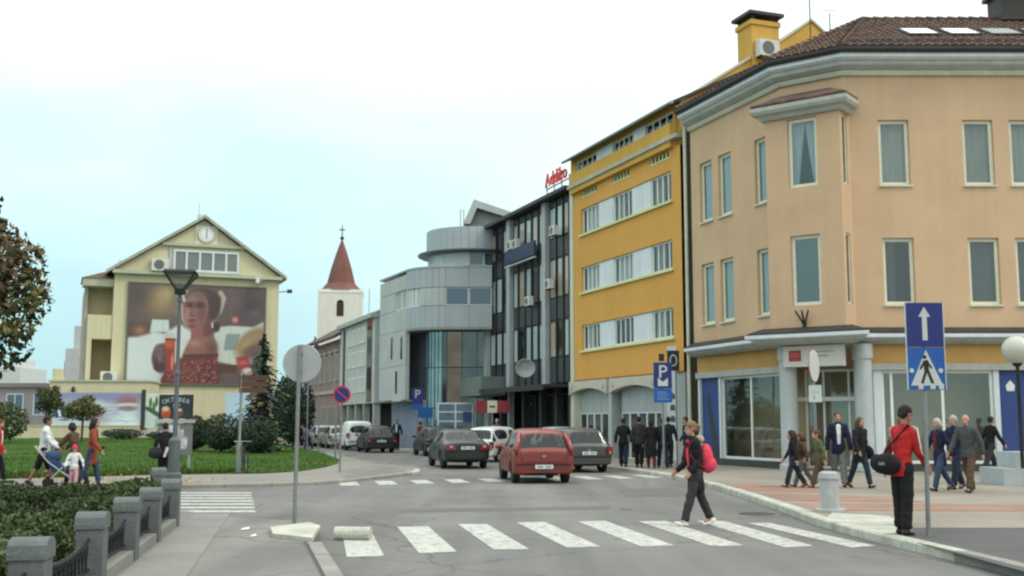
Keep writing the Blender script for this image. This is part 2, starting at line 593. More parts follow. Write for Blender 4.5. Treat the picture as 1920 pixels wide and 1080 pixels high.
STRIPES = [[(-2.75, 18.37), (-2.30, 18.37), (-1.62, 14.52), (-2.08, 14.40)], [(-1.87, 18.56), (-1.37, 18.65), (-0.72, 14.99), (-1.20, 14.81)],
           [(-0.91, 19.04), (-0.42, 19.04), (0.23, 15.3), (-0.24, 15.24)], [(0.08, 19.34), (0.56, 19.45), (1.21, 15.6), (0.74, 15.5)],
           [(1.12, 19.55), (1.61, 19.65), (2.24, 15.73), (1.76, 15.63)], [(2.17, 19.55), (2.65, 19.65), (3.2, 15.76), (2.74, 15.63)],
           [(3.18, 19.65), (3.65, 19.65), (4.14, 15.7), (3.70, 15.5)], [(3.98, 19.24), (4.36, 19.24), (5.00, 15.7), (4.60, 15.5)]]
for q in STRIPES:
    MB().quad(*[(x, y, .005) for x, y in q]).build('crossing_stripe', M_PAINT, road)
# second crossing farther up the main road
ex = Vector((9.5, 4.6)).normalized()
for k in range(10):
    c = Vector((-4.55, 31.6)) + ex * (1.09 * k)
    l = Vector((-0.2, 1.0)).normalized() * 1.0
    a = ex * 0.27
    MB().quad(*[(*(c + s * a + r_ * l), .005) for s, r_ in ((-1, -1), (1, -1), (1, 1), (-1, 1))]).build('crossing_stripe', M_PAINT, road)
# crossing of the side street on the left
for k in range(7):
    y0 = 21.5 + k * 0.95
    xs = 0.245 * (y0 - 21.5)
    MB().quad((-8.2 - xs, y0, .005), (-4.85 - xs, y0, .005), (-4.95 - xs, y0 + .5, .005), (-8.3 - xs, y0 + .5, .005)).build('crossing_stripe', M_PAINT, road)


def offset_line(pts, d):
    out = []
    for i, p in enumerate(pts):
        a = Vector(pts[max(i - 1, 0)]); b = Vector(pts[min(i + 1, len(pts) - 1)])
        t = (b - a).normalized(); out.append(Vector(p) + Vector((-t.y, t.x)) * d)
    return out


def kerb(name, pts, top, w, white, step=1.0, side=1):
    """Kerb stones one by one along a line; white(p) picks painted stones. side=1: stones lie left of the line."""
    root = bpy.data.objects.new(name, None); C.objects.link(root); root['kind'] = 'structure'
    P = [Vector(p) for p in pts]
    L = [0]
    for a, b in zip(P, P[1:]):
        L.append(L[-1] + (b - a).length)

    def pos(s):
        for i in range(len(P) - 1):
            if s <= L[i + 1] or i == len(P) - 2:
                t = (s - L[i]) / (L[i + 1] - L[i]); return P[i].lerp(P[i + 1], t), (P[i + 1] - P[i]).normalized()
    s = 0
    while s < L[-1] - .05:
        e = min(s + step, L[-1])
        a, ta = pos(s + .008); b, tb = pos(e - .008)
        t = (b - a).normalized(); nrm = Vector((-t.y, t.x)) * side
        j = random.uniform(-.008, .008); h = top + random.uniform(-.006, .006)
        a2, b2 = a + nrm * j, b + nrm * j
        ai, bi = a2 + nrm * w, b2 + nrm * w
        c = nrm * .03
        mb = MB()
        vs = [(*a2, -.05), (*b2, -.05), (*bi, -.05), (*ai, -.05), (*a2, h - .025), (*b2, h - .025), (*(b2 + c), h), (*bi, h), (*ai, h), (*(a2 + c), h)]
        fs = [(0, 1, 5, 4), (4, 5, 6, 9), (9, 6, 7, 8), (2, 3, 8, 7), (1, 2, 7, 6, 5), (3, 0, 4, 9, 8)]
        if side < 0:
            fs = [f[::-1] for f in fs]
        mb.add(vs, fs)
        mb.build('kerb_stone', M_KERBW if white(a) else M_KERB, root)
        s = e
    return root


KERB_R = [(5.9, 2.0), (5.72, 9.0), (5.56, 12.46), (5.40, 14.13), (5.26, 15.43), (5.12, 16.7), (5.02, 18.84), (5.17, 23.0), (5.19, 29.07), (4.78, 35.2),
          (3.75, 40.6), (-1.2, 54.0), (-6.9, 69.5)]
kerb('right_kerb', KERB_R, 0.13, 0.20, lambda p: p.y > 13.9, side=-1)
inn = offset_line(KERB_R, -0.2)
sw = MB().prism([tuple(p) for p in inn] + [(-6.0, 90.0), (40, 90), (40, 2)], -0.04, 0.118).build('right_sidewalk', M_PAVE, kind='structure')
# asphalt strip near the viewer, red block paving, painted apron
MB().quad((5.75, 2, .122), (40, 2, .122), (40, 17.0, .122), (5.25, 17.1, .122)).build('asphalt_strip', M_ASPHD, sw)


def block_paving():
    m = mat('red_block_paving', (0.30, 0.185, 0.14), rough=.9, var=.18, scale=.6, fine=.1, fscale=25)
    t = m.node_tree; b = t.nodes['Principled BSDF']; g = t.nodes.new('ShaderNodeNewGeometry')
    br = t.nodes.new('ShaderNodeTexBrick'); br.inputs['Scale'].default_value = 1.0
    br.inputs['Brick Width'].default_value = .22; br.inputs['Row Height'].default_value = .11; br.inputs['Mortar Size'].default_value = .006
    br.inputs['Color1'].default_value = (1, 1, 1, 1); br.inputs['Color2'].default_value = (.8, .8, .8, 1); br.inputs['Mortar'].default_value = (.5, .5, .5, 1)
    t.links.new(g.outputs['Position'], br.inputs['Vector'])
    mu = t.nodes.new('ShaderNodeMix'); mu.data_type = 'RGBA'; mu.blend_type = 'MULTIPLY'; mu.inputs[0].default_value = 1
    old = b.inputs['Base Color'].links[0].from_socket
    t.links.new(old, mu.inputs[6]); t.links.new(br.outputs['Color'], mu.inputs[7]); t.links.new(mu.outputs[2], b.inputs['Base Color'])
    return m


M_RED = block_paving()
for q in [[(5.5, 20.4), (11.5, 20.2), (12.2, 21.6), (5.5, 22.3)], [(5.5, 22.9), (8.2, 22.6), (8.0, 24.2), (5.5, 25.6)], [(5.5, 26.1), (7.4, 25.6), (7.2, 28.2), (5.45, 29.6)],
          [(12.2, 20.0), (17, 19.8), (17, 20.4), (12.3, 20.7)]]:
    MB().quad(*[(x, y, .1225) for x, y in q]).build('red_paving', M_RED, sw)
MB().add([(5.24, 16.35, .1235), (5.62, 16.2, .1235), (6.1, 17.6, .1235), (6.35, 19.2, .1235), (5.6, 19.9, .1235), (5.22, 18.9, .1235)],
         [(0, 1, 2, 3, 4, 5)]).build('painted_apron', M_KERBW, sw)

# left pavement where the camera stands
KERB_L = [(1.15, -1.0), (-1.0, 8.7), (-1.83, 12.3), (-2.50, 15.1)]
kerb('left_kerb', KERB_L, 0.12, 0.2, lambda p: False, side=1)
FENCE = lambda y: -2.06 - 0.1821 * y
lp = [tuple(p) for p in offset_line(KERB_L, .2)] + [(-2.72, 15.6), (-2.85, 16.9), (-3.1, 17.9), (-3.5, 18.5), (-4.4, 18.9), (-5.95, 20.6), (-30, 20.9), (-30, -1)]
pav = MB().prism(lp, -0.04, 0.105).build('left_pavement', M_ASPH2, kind='structure')
for k in range(14):
    y0 = 3.0 + k * 1.2; y1 = y0 + 1.185
    MB().hexa([(FENCE(y0) + .16, y0, .06), (FENCE(y0) + 1.0 - .012 * y0, y0, .06), (FENCE(y1) + 1.0 - .012 * y1, y1, .06), (FENCE(y1) + .16, y1, .06),
               (FENCE(y0) + .16, y0, .114), (FENCE(y0) + 1.0 - .012 * y0, y0, .114), (FENCE(y1) + 1.0 - .012 * y1, y1, .114), (FENCE(y1) + .16, y1, .114)]).build(
        'paving_slab', M_CONC, pav)
for x0, y0, x1, y1 in [(-0.1, 4, -3.25, 17.2)]:
    MB().quad((x0, y0, .109), (x0 + .035, y0, .109), (x1 + .035, y1, .109), (x1, y1, .109)).build('pavement_seam', M_ASPHD, pav)
MB().quad((-30, -1, .109), (-3.3, -1, .109), (-6.2, 18.6, .109), (-30, 18.6, .109)).build('planting_bed', M_EARTH, pav)
# white painted blocks at the tip
mb = MB().prism([(-3.55, 16.75), (-3.12, 17.55), (-2.86, 17.0), (-2.66, 15.2), (-3.3, 15.75)], 0.1055, 0.165)
wb = mb.build('painted_kerb_block', M_KERBW); tag(wb, 'white painted concrete wedge at the tip of the left pavement below the round sign', 'kerb block')
mb = MB(); mb.tube([(-2.56, 16.55, .09), (-2.04, 16.48, .09)], .10, 14)
wc = mb.build('bollard_stub', M_KERBW); tag(wc, 'white painted concrete roll lying on the road at the first crossing stripe', 'concrete roll')

# lawn, path round it and its kerb
LAWN = [(-70, 33.2), (-14.5, 32.4), (-10.95, 35.0), (-7.85, 35.9), (-7.0, 37.5), (-6.75, 40.4), (-6.85, 44.5), (-7.4, 48.6), (-9.9, 57.9), (-13.4, 66.5), (-20.5, 84.5), (-24, 88), (-70, 82)]
KERB_P = [(-70, 29.3), (-12, 29.4), (-8.6, 29.5), (-6.71, 29.9), (-5.21, 30.9), (-4.11, 33.65), (-3.3, 36.4), (-3.05, 37.3), (-3.1, 38.6), (-3.5, 41.3), (-5.5, 45.5), (-7.2, 51.5), (-9.6, 60), (-16.5, 78)]
kerb('path_kerb', KERB_P, 0.10, 0.18, lambda p: 36.2 < p.y < 39, side=1, step=1.25)
path = MB().prism([tuple(p) for p in offset_line(KERB_P, .18)] + [(-40, 120), (-90, 120), (-90, 29.5)], -0.04, 0.088).build('path', M_PATH, kind='structure')
# grey asphalt strip in the middle of the island path
MB().add([(-4.7, 32.2, .092), (-3.95, 34.6, .092), (-3.5, 36.6, .092), (-3.7, 39.5, .092), (-5.2, 43.5, .092), (-5.6, 40, .092), (-5.6, 36, .092)], [tuple(range(7))]).build('asphalt_island', M_ASPH2, path)


def lawn_h(x, y):
    t = min(max((y - 42) / 46, 0), 1)
    return 0.105 + 0.46 * t * t * (3 - 2 * t) + .03 * math.sin(x * .35) * t


def inside(p, poly):
    c = False; n = len(poly)
    for i in range(n):
        a, b = poly[i], poly[(i + 1) % n]
        if (a[1] > p[1]) != (b[1] > p[1]) and p[0] < (b[0] - a[0]) * (p[1] - a[1]) / (b[1] - a[1]) + a[0]:
            c = not c
    return c


def grass_mat():
    m = mat('grass', (0.030, 0.078, 0.009), spec=.08, rough=.95, var=.28, scale=.35, fine=.3, fscale=14, bump=.6, bscale=25)
    t = m.node_tree; b = t.nodes['Principled BSDF']; g = t.nodes.new('ShaderNodeNewGeometry')
    n = t.nodes.new('ShaderNodeTexNoise'); n.inputs['Scale'].default_value = .22; n.inputs['Detail'].default_value = 7
    t.links.new(g.outputs['Position'], n.inputs['Vector'])
    r = t.nodes.new('ShaderNodeMapRange'); r.inputs[1].default_value = .5; r.inputs[2].default_value = .68
    r.inputs[4].default_value = .55
    t.links.new(n.outputs['Fac'], r.inputs[0])
    mu = t.nodes.new('ShaderNodeMix'); mu.data_type = 'RGBA'
    old = b.inputs['Base Color'].links[0].from_socket
    t.links.new(r.outputs[0], mu.inputs[0]); t.links.new(old, mu.inputs[6]); mu.inputs[7].default_value = (.085, .085, .028, 1)
    t.links.new(mu.outputs[2], b.inputs['Base Color'])
    return m


M_GRASS = grass_mat()
pts = [Vector(p) for p in LAWN]; nb = len(pts)
y = 34.0
while y < 90:
    st = 1.2 if y < 60 else 2.5
    x = -68.0
    while x < -6:
        if inside((x, y), LAWN):
            pts.append(Vector((x + random.uniform(-.2, .2), y + random.uniform(-.2, .2))))
        x += st
    y += st
r_ = delaunay_2d_cdt(pts, [], [list(range(nb))], 1, 1e-4)
mb = MB().add([(p.x, p.y, lawn_h(p.x, p.y)) for p in r_[0]], [tuple(f) for f in r_[2]])
lawn = mb.build('lawn', M_GRASS, smooth=True, kind='structure')

# grass tufts, ragged near edge; fallen leaves
mb = MB()
n = 0
while n < 15000:
    y = 32.4 + 50 * random.random() ** 2.2; x = random.uniform(-30, -6.6)
    if n < 5000:
        x = random.uniform(-24, -9); y = (32.9 if x < -14.5 else 32.4 + (x + 14.5) * .7) + random.random() ** 2 * 1.6
    if not inside((x, y), LAWN):
        continue
    z = lawn_h(x, y); h = random.uniform(.06, .13) * (1.9 if n < 5000 and random.random() < .35 else 1); a = random.uniform(0, 6.28)
    dx, dy = .02 * math.cos(a), .02 * math.sin(a)
    lx, ly = random.uniform(-.05, .05), random.uniform(-.05, .05)
    mb.add([(x - dx, y - dy, z - .01), (x + dx, y + dy, z - .01), (x + lx, y + ly, z + h)], [(0, 1, 2)], 0 if random.random() < .8 else 1)
    n += 1
M_BLADE = mat('grass_blade', (0.036, 0.088, 0.010), spec=.1, rough=.9, var=.35, scale=.5, fine=.3, fscale=9)
M_BLADE2 = mat('dry_grass_blade', (0.13, 0.115, 0.045), spec=.1, rough=.9, var=.3, scale=.5)
mb.build('grass_blades', [M_BLADE, M_BLADE2], kind='stuff')
mb = MB()
LEAFC = [mat('fallen_leaf_brown', (0.22, 0.10, 0.035), var=0, fine=0), mat('fallen_leaf_yellow', (0.42, 0.27, 0.07), var=0, fine=0)]
for k in range(1500):
    x = random.uniform(-26, -9); y = (32.6 if x < -14.5 else 32.4 + (x + 14.5) * .7) + abs(random.gauss(0, 2.0))
    if k > 1100:
        x = random.uniform(-22, -8); y = random.uniform(29.6, 33)
    z = (lawn_h(x, y) if inside((x, y), LAWN) else .09) + random.uniform(.01, .05); s = random.uniform(.03, .07); a = random.uniform(0, 6.28)
    c, d = math.cos(a) * s, math.sin(a) * s
    mb.add([(x + c, y + d, z), (x - d, y + c, z + random.uniform(-.02, .03)), (x - c, y - d, z), (x + d, y - c, z + random.uniform(-.02, .03))], [(0, 1, 2, 3)], random.random() < .4)
mb.build('fallen_leaves', LEAFC, kind='stuff')
# ------------------------------------------------------------------ building materials
M_DARK = mat('dark_room', (0.02, 0.021, 0.022), rough=1, var=0, fine=0)  # near black paints in the gloom of unlit rooms and deep recesses
M_PEACH = mat('peach_render', (0.54, 0.38, 0.24), rough=.92, var=.085, scale=.5, fine=.05, fscale=20, bump=.2, bscale=70, streak=.05)
M_CREAM = mat('cream_trim', (0.56, 0.57, 0.46), rough=.85, var=.1, scale=1, streak=.12)
M_WHITE = mat('white_frame', (0.72, 0.74, 0.70), rough=.5, var=.06, scale=2, fine=.03)
M_FRAME = mat('cream_window_frame', (0.66, 0.66, 0.52), rough=.55, var=.08, scale=2)
M_GREYT = mat('grey_trim', (0.40, 0.42, 0.38), rough=.85, var=.12, scale=1.2, streak=.15)
M_FLASH = mat('dark_flashing', (0.045, 0.042, 0.04), rough=.6, var=.2, metal=.3)
M_TILE = mat('roof_tile', (0.105, 0.066, 0.05), rough=.9, var=.35, scale=1.6, fine=.3, fscale=5)
M_FASC = mat('muted_orange_fascia', (0.52, 0.31, 0.11), rough=.9, var=.1)
M_ORANGE = mat('orange_render', (0.60, 0.325, 0.078), rough=.92, var=.06, scale=.4, fine=.04, streak=.07, bump=.1)
M_YELLOW = mat('yellow_render', (0.56, 0.34, 0.075), rough=.92, var=.08, scale=.5, streak=.1)
M_PANEL = mat('white_panel', (0.60, 0.66, 0.68), rough=.7, var=.06, scale=.8, streak=.12)
M_GUTTER = mat('zinc_gutter', (0.30, 0.32, 0.31), rough=.45, metal=.6, var=.15)
M_GL1 = glass('window_glass', (0.30, 0.33, 0.34), see=.80, refl=.95, wob=.05)
M_GL2 = glass('reflecting_window_glass', (0.30, 0.335, 0.34), see=.62, refl=.95, wob=.08)
M_GLS = glass('shop_glass', (0.36, 0.42, 0.41), see=.80, wob=.09, refl=.95)
M_GLD = glass('dark_glass', (0.012, 0.016, 0.017), see=.12)
M_GLB = glass('blue_glass', (0.075, 0.13, 0.19), see=.1)
M_GLP = glass('pale_glass', (.42, .50, .49), see=.1)  # pale tint paints in the bright sky these panes reflect
M_CURT = mat('net_curtain', (0.80, 0.83, 0.82), rough=1, var=.05, fine=.04)
M_CURTG = mat('grey_curtain', (0.50, 0.51, 0.45), rough=1, var=.1, fine=.05)
M_CURTP = mat('pale_blue_curtain', (0.62, 0.70, 0.74), rough=1, var=.05, fine=.03)
M_CURTP2 = mat('beige_grey_curtain', (0.46, 0.47, 0.40), rough=1, var=.12, fine=.05)
M_CURTB = mat('blue_white_curtain', (0.72, 0.80, 0.86), rough=1, var=.04, fine=.03)
M_CURTD = mat('dim_curtain', (0.15, 0.16, 0.15), rough=1, var=.2, scale=.8, fine=.05)
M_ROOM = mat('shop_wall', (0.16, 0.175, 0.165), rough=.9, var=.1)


def sweep(mb, pts, prof, mi=0, ends=True):
    """Sweep a (w, z) profile along a wall line given left to right as seen from outside; w = outward, mitred."""
    P = [Vector(p) for p in pts]
    rows = []
    for i, p in enumerate(P):
        ns = []
        if i > 0:
            d = (P[i] - P[i - 1]).normalized(); ns.append(Vector((d.y, -d.x)))
        if i < len(P) - 1:
            d = (P[i + 1] - P[i]).normalized(); ns.append(Vector((d.y, -d.x)))
        m = ns[0] if len(ns) == 1 else (ns[0] + ns[1]) / (1 + ns[0].dot(ns[1]))
        rows.append([(p.x + m.x * w, p.y + m.y * w, z) for w, z in prof])
    n = len(prof); o = len(mb.v)
    for r in rows:
        mb.v += r
    for i in range(len(P) - 1):
        for k in range(n):
            k2 = (k + 1) % n
            mb.f.append((o + i * n + k, o + (i + 1) * n + k, o + (i + 1) * n + k2, o + i * n + k2)); mb.m.append(mi)
    if ends:
        mb.f.append(tuple(o + k for k in range(n))); mb.m.append(mi)
        e = o + (len(P) - 1) * n
        mb.f.append(tuple(e + k for k in range(n - 1, -1, -1))); mb.m.append(mi)
    return mb


def tile_plane(mb, e0, e1, poly3, tw=.30, tl=.36):
    """Rows of half-round tiles over a roof plane; e0-e1 the eave, poly3 the outline."""
    e0, e1 = Vector(e0), Vector(e1)
    sx_ = (e1 - e0).normalized()
    nrm = None
    for q in poly3:
        c = sx_.cross(Vector(q) - e0)
        if c.length > .5:
            nrm = c.normalized(); break
    if nrm.z < 0:
        nrm = -nrm
    ty = nrm.cross(sx_).normalized()
    if ty.z < 0:
        ty = -ty
    P2 = [((Vector(q) - e0).dot(sx_), (Vector(q) - e0).dot(ty)) for q in poly3]
    smin, smax = min(p[0] for p in P2), max(p[0] for p in P2); tmax = max(p[1] for p in P2)
    j = 0; t = 0.0
    while t < tmax:
        s = smin
        while s < smax:
            if inside((s + tw / 2, t + tl / 2), P2):
                lift = .05 + random.uniform(-.006, .01)
                vs = []
                for tt, l in ((t - .04, lift), (t + tl, .012)):
                    for f, h in ((0.02, 0), (.3, .05), (.7, .05), (.98, 0)):
                        vs.append(e0 + sx_ * (s + tw * f) + ty * tt + nrm * (h + l))
                mb.add(vs, [(0, 1, 5, 4), (1, 2, 6, 5), (2, 3, 7, 6), (0, 3, 2, 1)])
            s += tw
        t += tl
    return mb


# ------------------------------------------------------------------ peach corner building
W1, W2, W3 = (11.14, 36.65), (9.37, 37.97), (7.16, 43.96)
DL = Vector((-.3458, .9383))
FR = Fac(W1, (1, 0)); FC = Fac(W2, (W1[0] - W2[0], W1[1] - W2[1])); FL = Fac(W3, (W2[0] - W3[0], W2[1] - W3[1]))
RE = (27.0, 36.65)
ORG = (12, 42, 0)
pb = thing('corner_building', 'peach corner building with two-storey bay window, brown tiled roof and glazed shop below', 'building', ORG)
LINE = [W3, W2, W1, RE]
UZ, LZ = (9.55, 11.78), (5.54, 7.77)
hr = [(a, b, *z) for a, b in ((1.13, 2.16), (3.95, 4.98), (5.52, 6.55), (8.4, 9.43), (11.2, 12.2)) for z in (UZ, LZ)]
hl = [(a, b, z0 - .1, z1 + .04) for a, b in ((.69, 1.62), (2.09, 3.02), (4.62, 5.38)) for z0, z1 in (UZ, LZ)]
mb = MB()
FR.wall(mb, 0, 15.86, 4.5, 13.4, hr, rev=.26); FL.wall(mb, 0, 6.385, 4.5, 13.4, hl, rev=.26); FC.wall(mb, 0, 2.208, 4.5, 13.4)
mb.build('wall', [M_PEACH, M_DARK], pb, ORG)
MB().prism([(8.6, 43.9), (10.3, 39.2), (11.9, 38.0), (26.9, 38.0), (26.9, 47), (9.6, 47)], 0.1, 13.4).build('rear_wall', M_PEACH, pb, ORG)
cur = {0: M_CURTG, 1: M_CURTG, 2: M_CURTG, 3: M_CURTG, 4: M_CURTG}
for i, (a, b) in enumerate(((1.13, 2.16), (3.95, 4.98), (5.52, 6.55), (8.4, 9.43), (11.2, 12.2))):
    window(pb, ORG, FR, a, b, *UZ, M_FRAME, M_GL1, w=-.17, fw=.115, curtain=((M_CURTG, M_CURTP2, M_CURTG, M_CURTP2, M_CURTG)[i], 'gaps'), sill=M_CREAM)
    window(pb, ORG, FR, a, b, *LZ, M_FRAME, M_GL1, w=-.17, fw=.115, curtain=(M_CURTD, 'full') if i != 0 else (M_CURTD, 'half'), sill=M_CREAM)
for a, b in ((.69, 1.62), (2.09, 3.02), (4.62, 5.38)):
    for z0, z1 in (UZ, LZ):
        window(pb, ORG, FL, a, b, z0 - .1, z1 + .04, M_FRAME, M_GL1, w=-.17, fw=.115, curtain=(M_CURTP, 'right'), sill=M_CREAM)
# the bay on the chamfered corner
BW = .85
b0, b1 = FC.p(-.25, 0, BW), FC.p(2.35, 0, BW)
FB_ = Fac(b0[:2], FC.d); FS = Fac(b1[:2], -FC.n); FSL = Fac(FC.p(-.25, 0, -.3)[:2], FC.n)
mb = MB()
FB_.wall(mb, 0, 2.6, 4.72, 12.0, [(.80, 1.82, 9.5, 11.85), (.80, 1.82, 5.53, 7.87)], rev=.24)
FS.wall(mb, 0, .95, 4.72, 12.0, [(.26, .66, 9.5, 11.85), (.26, .66, 5.53, 7.87)], back=.5)
FSL.wall(mb, 0, 1.15, 4.72, 12.0)
mb.add([FC.p(-.25, 12, -.3), FC.p(2.35, 12, -.1), FC.p(2.35, 12, BW), FC.p(-.25, 12, BW)], [(0, 1, 2, 3)])
bay = mb.build('bay', [M_PEACH, M_DARK], pb, ORG)
window(bay, ORG, FB_, .80, 1.82, 9.5, 11.85, M_FRAME, M_GL1, w=-.17, fw=.115, curtain=(M_CURTB, 'parted'), name='bay_window')
window(bay, ORG, FB_, .80, 1.82, 5.53, 7.87, M_FRAME, M_GL2, w=-.17, fw=.115, curtain=(M_CURTD, 'full'), name='bay_window')
for z in ((9.5, 11.85), (5.53, 7.87)):
    window(bay, ORG, FS, .26, .66, *z, M_FRAME, M_GL1, fw=.06, name='bay_window')
# bay cornice and its small tiled roof
BL = [FC.p(-.25, 0, -.3)[:2], b0[:2], b1[:2], FC.p(2.35, 0, .0)[:2]]
mb = MB(); sweep(mb, BL, [(-.1, 11.92), (.12, 11.92), (.2, 12.04), (.34, 12.1), (.4, 12.2), (.4, 12.33), (-.1, 12.36)])
mb.build('bay_cornice', M_GREYT, bay, ORG)
mb = MB(); sweep(mb, BL, [(-.3, 12.37), (.36, 12.37), (.36, 12.44), (-.45, 12.86), (-.5, 12.4)])
mb.build('bay_roof', M_TILE, bay, ORG)
# eaves cornice in three mouldings, gutter and roof
mb = MB(); sweep(mb, LINE, [(-.1, 13.3), (.10, 13.3), (.16, 13.4), (.16, 13.46), (-.1, 13.46)]); mb.build('cornice_moulding', M_CREAM, pb, ORG)
mb = MB(); sweep(mb, LINE, [(-.1, 13.463), (.22, 13.463), (.38, 13.58), (.42, 13.72), (-.1, 13.72)]); mb.build('cornice_moulding', M_GREYT, pb, ORG)
mb = MB(); sweep(mb, LINE, [(-.1, 13.723), (.46, 13.723), (.56, 13.80), (.56, 13.93), (-.1, 13.93)]); mb.build('cornice_moulding', M_PANEL, pb, ORG)
mb = MB(); sweep(mb, LINE, [(.30, 13.935), (.64, 13.935), (.70, 14.02), (.70, 14.12), (.30, 14.14)]); mb.build('gutter', M_FLASH, pb, ORG)


def off(pts, w):
    mbq = MB(); sweep(mbq, pts, [(w, 0), (w + .01, 0), (w, .01)], ends=False)
    return [mbq.v[i * 3] for i in range(len(pts))]


E3, E2, E1, E0 = [Vector((p[0], p[1], 14.12)) for p in off(LINE, .62)]
AP = Vector((13.5, 41.6, 17.05)); RR = Vector((27.0, 41.6, 17.05)); LR = AP + Vector((DL.x, DL.y, 0)) * 1.2; BK = Vector((16.0, 47.0, 14.12))
mb = MB()
mb.add([E1, E0, RR, AP], [(0, 1, 2, 3)]); mb.add([E2, E1, AP], [(0, 1, 2)]); mb.add([E3, E2, AP, LR], [(0, 1, 2, 3)]); mb.add([BK, E3, LR], [(0, 1, 2)]); mb.add([(27.0, 47.0, 14.12), BK, LR, AP, RR], [(0, 1, 2, 3, 4)])
roof = mb.build('roof', M_TILE, pb, ORG)
mb = MB()
tile_plane(mb, E1, E0, [E1, E0, RR, AP]); tile_plane(mb, E2, E1, [E2, E1, AP]); tile_plane(mb, E3, E2, [E3, E2, AP, LR])
mb.build('roof_tiles', M_TILE, roof, ORG, kind='stuff')
for a, b in ((E1, AP), (E2, AP), (AP, RR), (AP, LR), (E3, LR)):
    mb = MB(); n = int((b - a).length / .4)
    for k in range(n):
        p, q = a.lerp(b, k / n), a.lerp(b, (k + 1.08) / n)
        up = Vector((0, 0, .06)); mb.tube([p + up, q + up * .7], [.13, .10], 7)
    mb.build('ridge_tiles', M_TILE, roof, ORG, kind='stuff')
for k in range(30):        # snow guards along the eave
    x = 11.6 + k * .52
    MB().cbox((x, 36.5, 14.47), (.40, .03, .13), rz=0).build('snow_guard', M_FLASH, roof, ORG)
sl = math.atan(.526)
Msl = Matrix.Rotation(sl, 3, 'X')
for x0, x1 in ((13.85, 14.95), (15.3, 16.4), (16.75, 17.85), (18.2, 19.3)):
    c = Vector(((x0 + x1) / 2, 38.3, 14.12 + .526 * (38.3 - 36.03) + .09))
    fr = MB(); fr.cbox(c, (x1 - x0, 1.3, .12), rot=Msl); fo = fr.build('skylight', M_FLASH, pb, ORG)
    MB().cbox(c + Msl @ Vector((0, 0, .065)), (x1 - x0 - .14, 1.14, .02), rot=Msl).build('pane', glass('skylight_glass', (.55, .6, .62), see=0, rough=.12, wob=0), fo, ORG)  # pale pane colour stands for the white sky reflection
mb = MB().box(18.6, 20.2, 41.0, 42.2, 16.9, 18.0); mb.box(18.45, 20.35, 40.85, 42.35, 18.0, 18.15)
mb.build('chimney', M_FLASH, pb, ORG)
# ground floor: canopy moulding, fascia, lintel, plinth
GLINE = [W3, FC.p(-.45, 0, .0)[:2], FC.p(-.45, 0, 1.0)[:2], FC.p(2.6, 0, 1.0)[:2], (FC.p(2.6, 0, 1.0)[0] + .25, 36.65), RE]
mb = MB(); sweep(mb, GLINE, [(-.1, 4.24), (.1, 4.24), (.30, 4.34), (.30, 4.40), (-.1, 4.4)]); mb.build('canopy_moulding', M_GREYT, pb, ORG)
mb = MB(); sweep(mb, GLINE, [(-.1, 4.403), (.38, 4.403), (.46, 4.45), (.46, 4.56), (-.1, 4.56)]); mb.build('canopy_moulding', M_PANEL, pb, ORG)
mb = MB(); sweep(mb, GLINE, [(-.1, 4.563), (.40, 4.563), (.40, 4.62), (.0, 4.80), (-.1, 4.80)]); mb.build('canopy_flashing', M_FLASH, pb, ORG)
MB().add([(*p, 4.25) for p in GLINE] + [(26.9, 38.5, 4.25), (12, 38.8, 4.25), (8.2, 43.9, 4.25)], [tuple(range(9))]).build('soffit', M_CREAM, pb, ORG)
mb = MB(); FR.box(mb, .45, 15.8, 3.62, 4.24, -.4, -.12); FL.box(mb, 0, 6.0, 3.62, 4.24, -.4, -.12); mb.build('fascia', M_FASC, pb, ORG)
mb = MB(); FR.box(mb, .40, 15.8, 3.40, 3.617, -.4, -.02); FL.box(mb, 0, 6.05, 3.40, 3.617, -.4, -.02); mb.build('lintel', M_GREYT, pb, ORG)
mb = MB(); FR.box(mb, .40, 15.8, .10, .36, -.45, -.06); FL.box(mb, 0, 6.1, .06, .36, -.45, -.06)
mb.build('plinth', mat('dark_plinth', (.05, .055, .055), rough=.5, var=.2), pb, ORG)
M_COL = mat('grey_column', (0.42, 0.46, 0.46), rough=.6, var=.08, streak=.1)
for c in ((9.28, 37.72), (11.45, 36.62)):
    mb = MB(); mb.lathe([(.36, .11), (.36, .3), (.29, .34), (.29, 3.7), (.34, 3.78), (.34, 4.24)], (*c, 0), 20)
    mb.build('column', M_COL, pb, ORG, smooth=False)
# shopfront glazing: (facade, u0, u1, mullions)
for F, u0, u1, mu, nm in ((FR, .95, 4.62, (.095, .55), 's'), (FR, 6.3, 10.2, (.33, .66), 's'), (FR, 10.2, 15.6, (.33, .66), 's'), (FL, 1.72, 5.72, (.49,), 's')):
    window(pb, ORG, F, u0, u1, .36, 3.40, M_WHITE, M_GLS, w=-.26, fw=.10, mull=mu, name='shop_window')
for F, u0, u1 in ((FR, .68, .95), (FR, 4.62, 4.80), (FL, 5.72, 6.0), (FL, 1.60, 1.72), (FL, .05, .2)):
    mb = MB(); F.box(mb, u0 + .002, u1 - .002, .36, 3.40, -.34, -.1); mb.build('shop_post', M_PANEL, pb, ORG)
M_BLUE = mat('blue_poster', (0.030, 0.060, 0.20), rough=.5, var=.12, scale=.9)
M_BLUED = mat('dark_poster_shape', (0.035, 0.04, 0.045), rough=.5, var=.2)
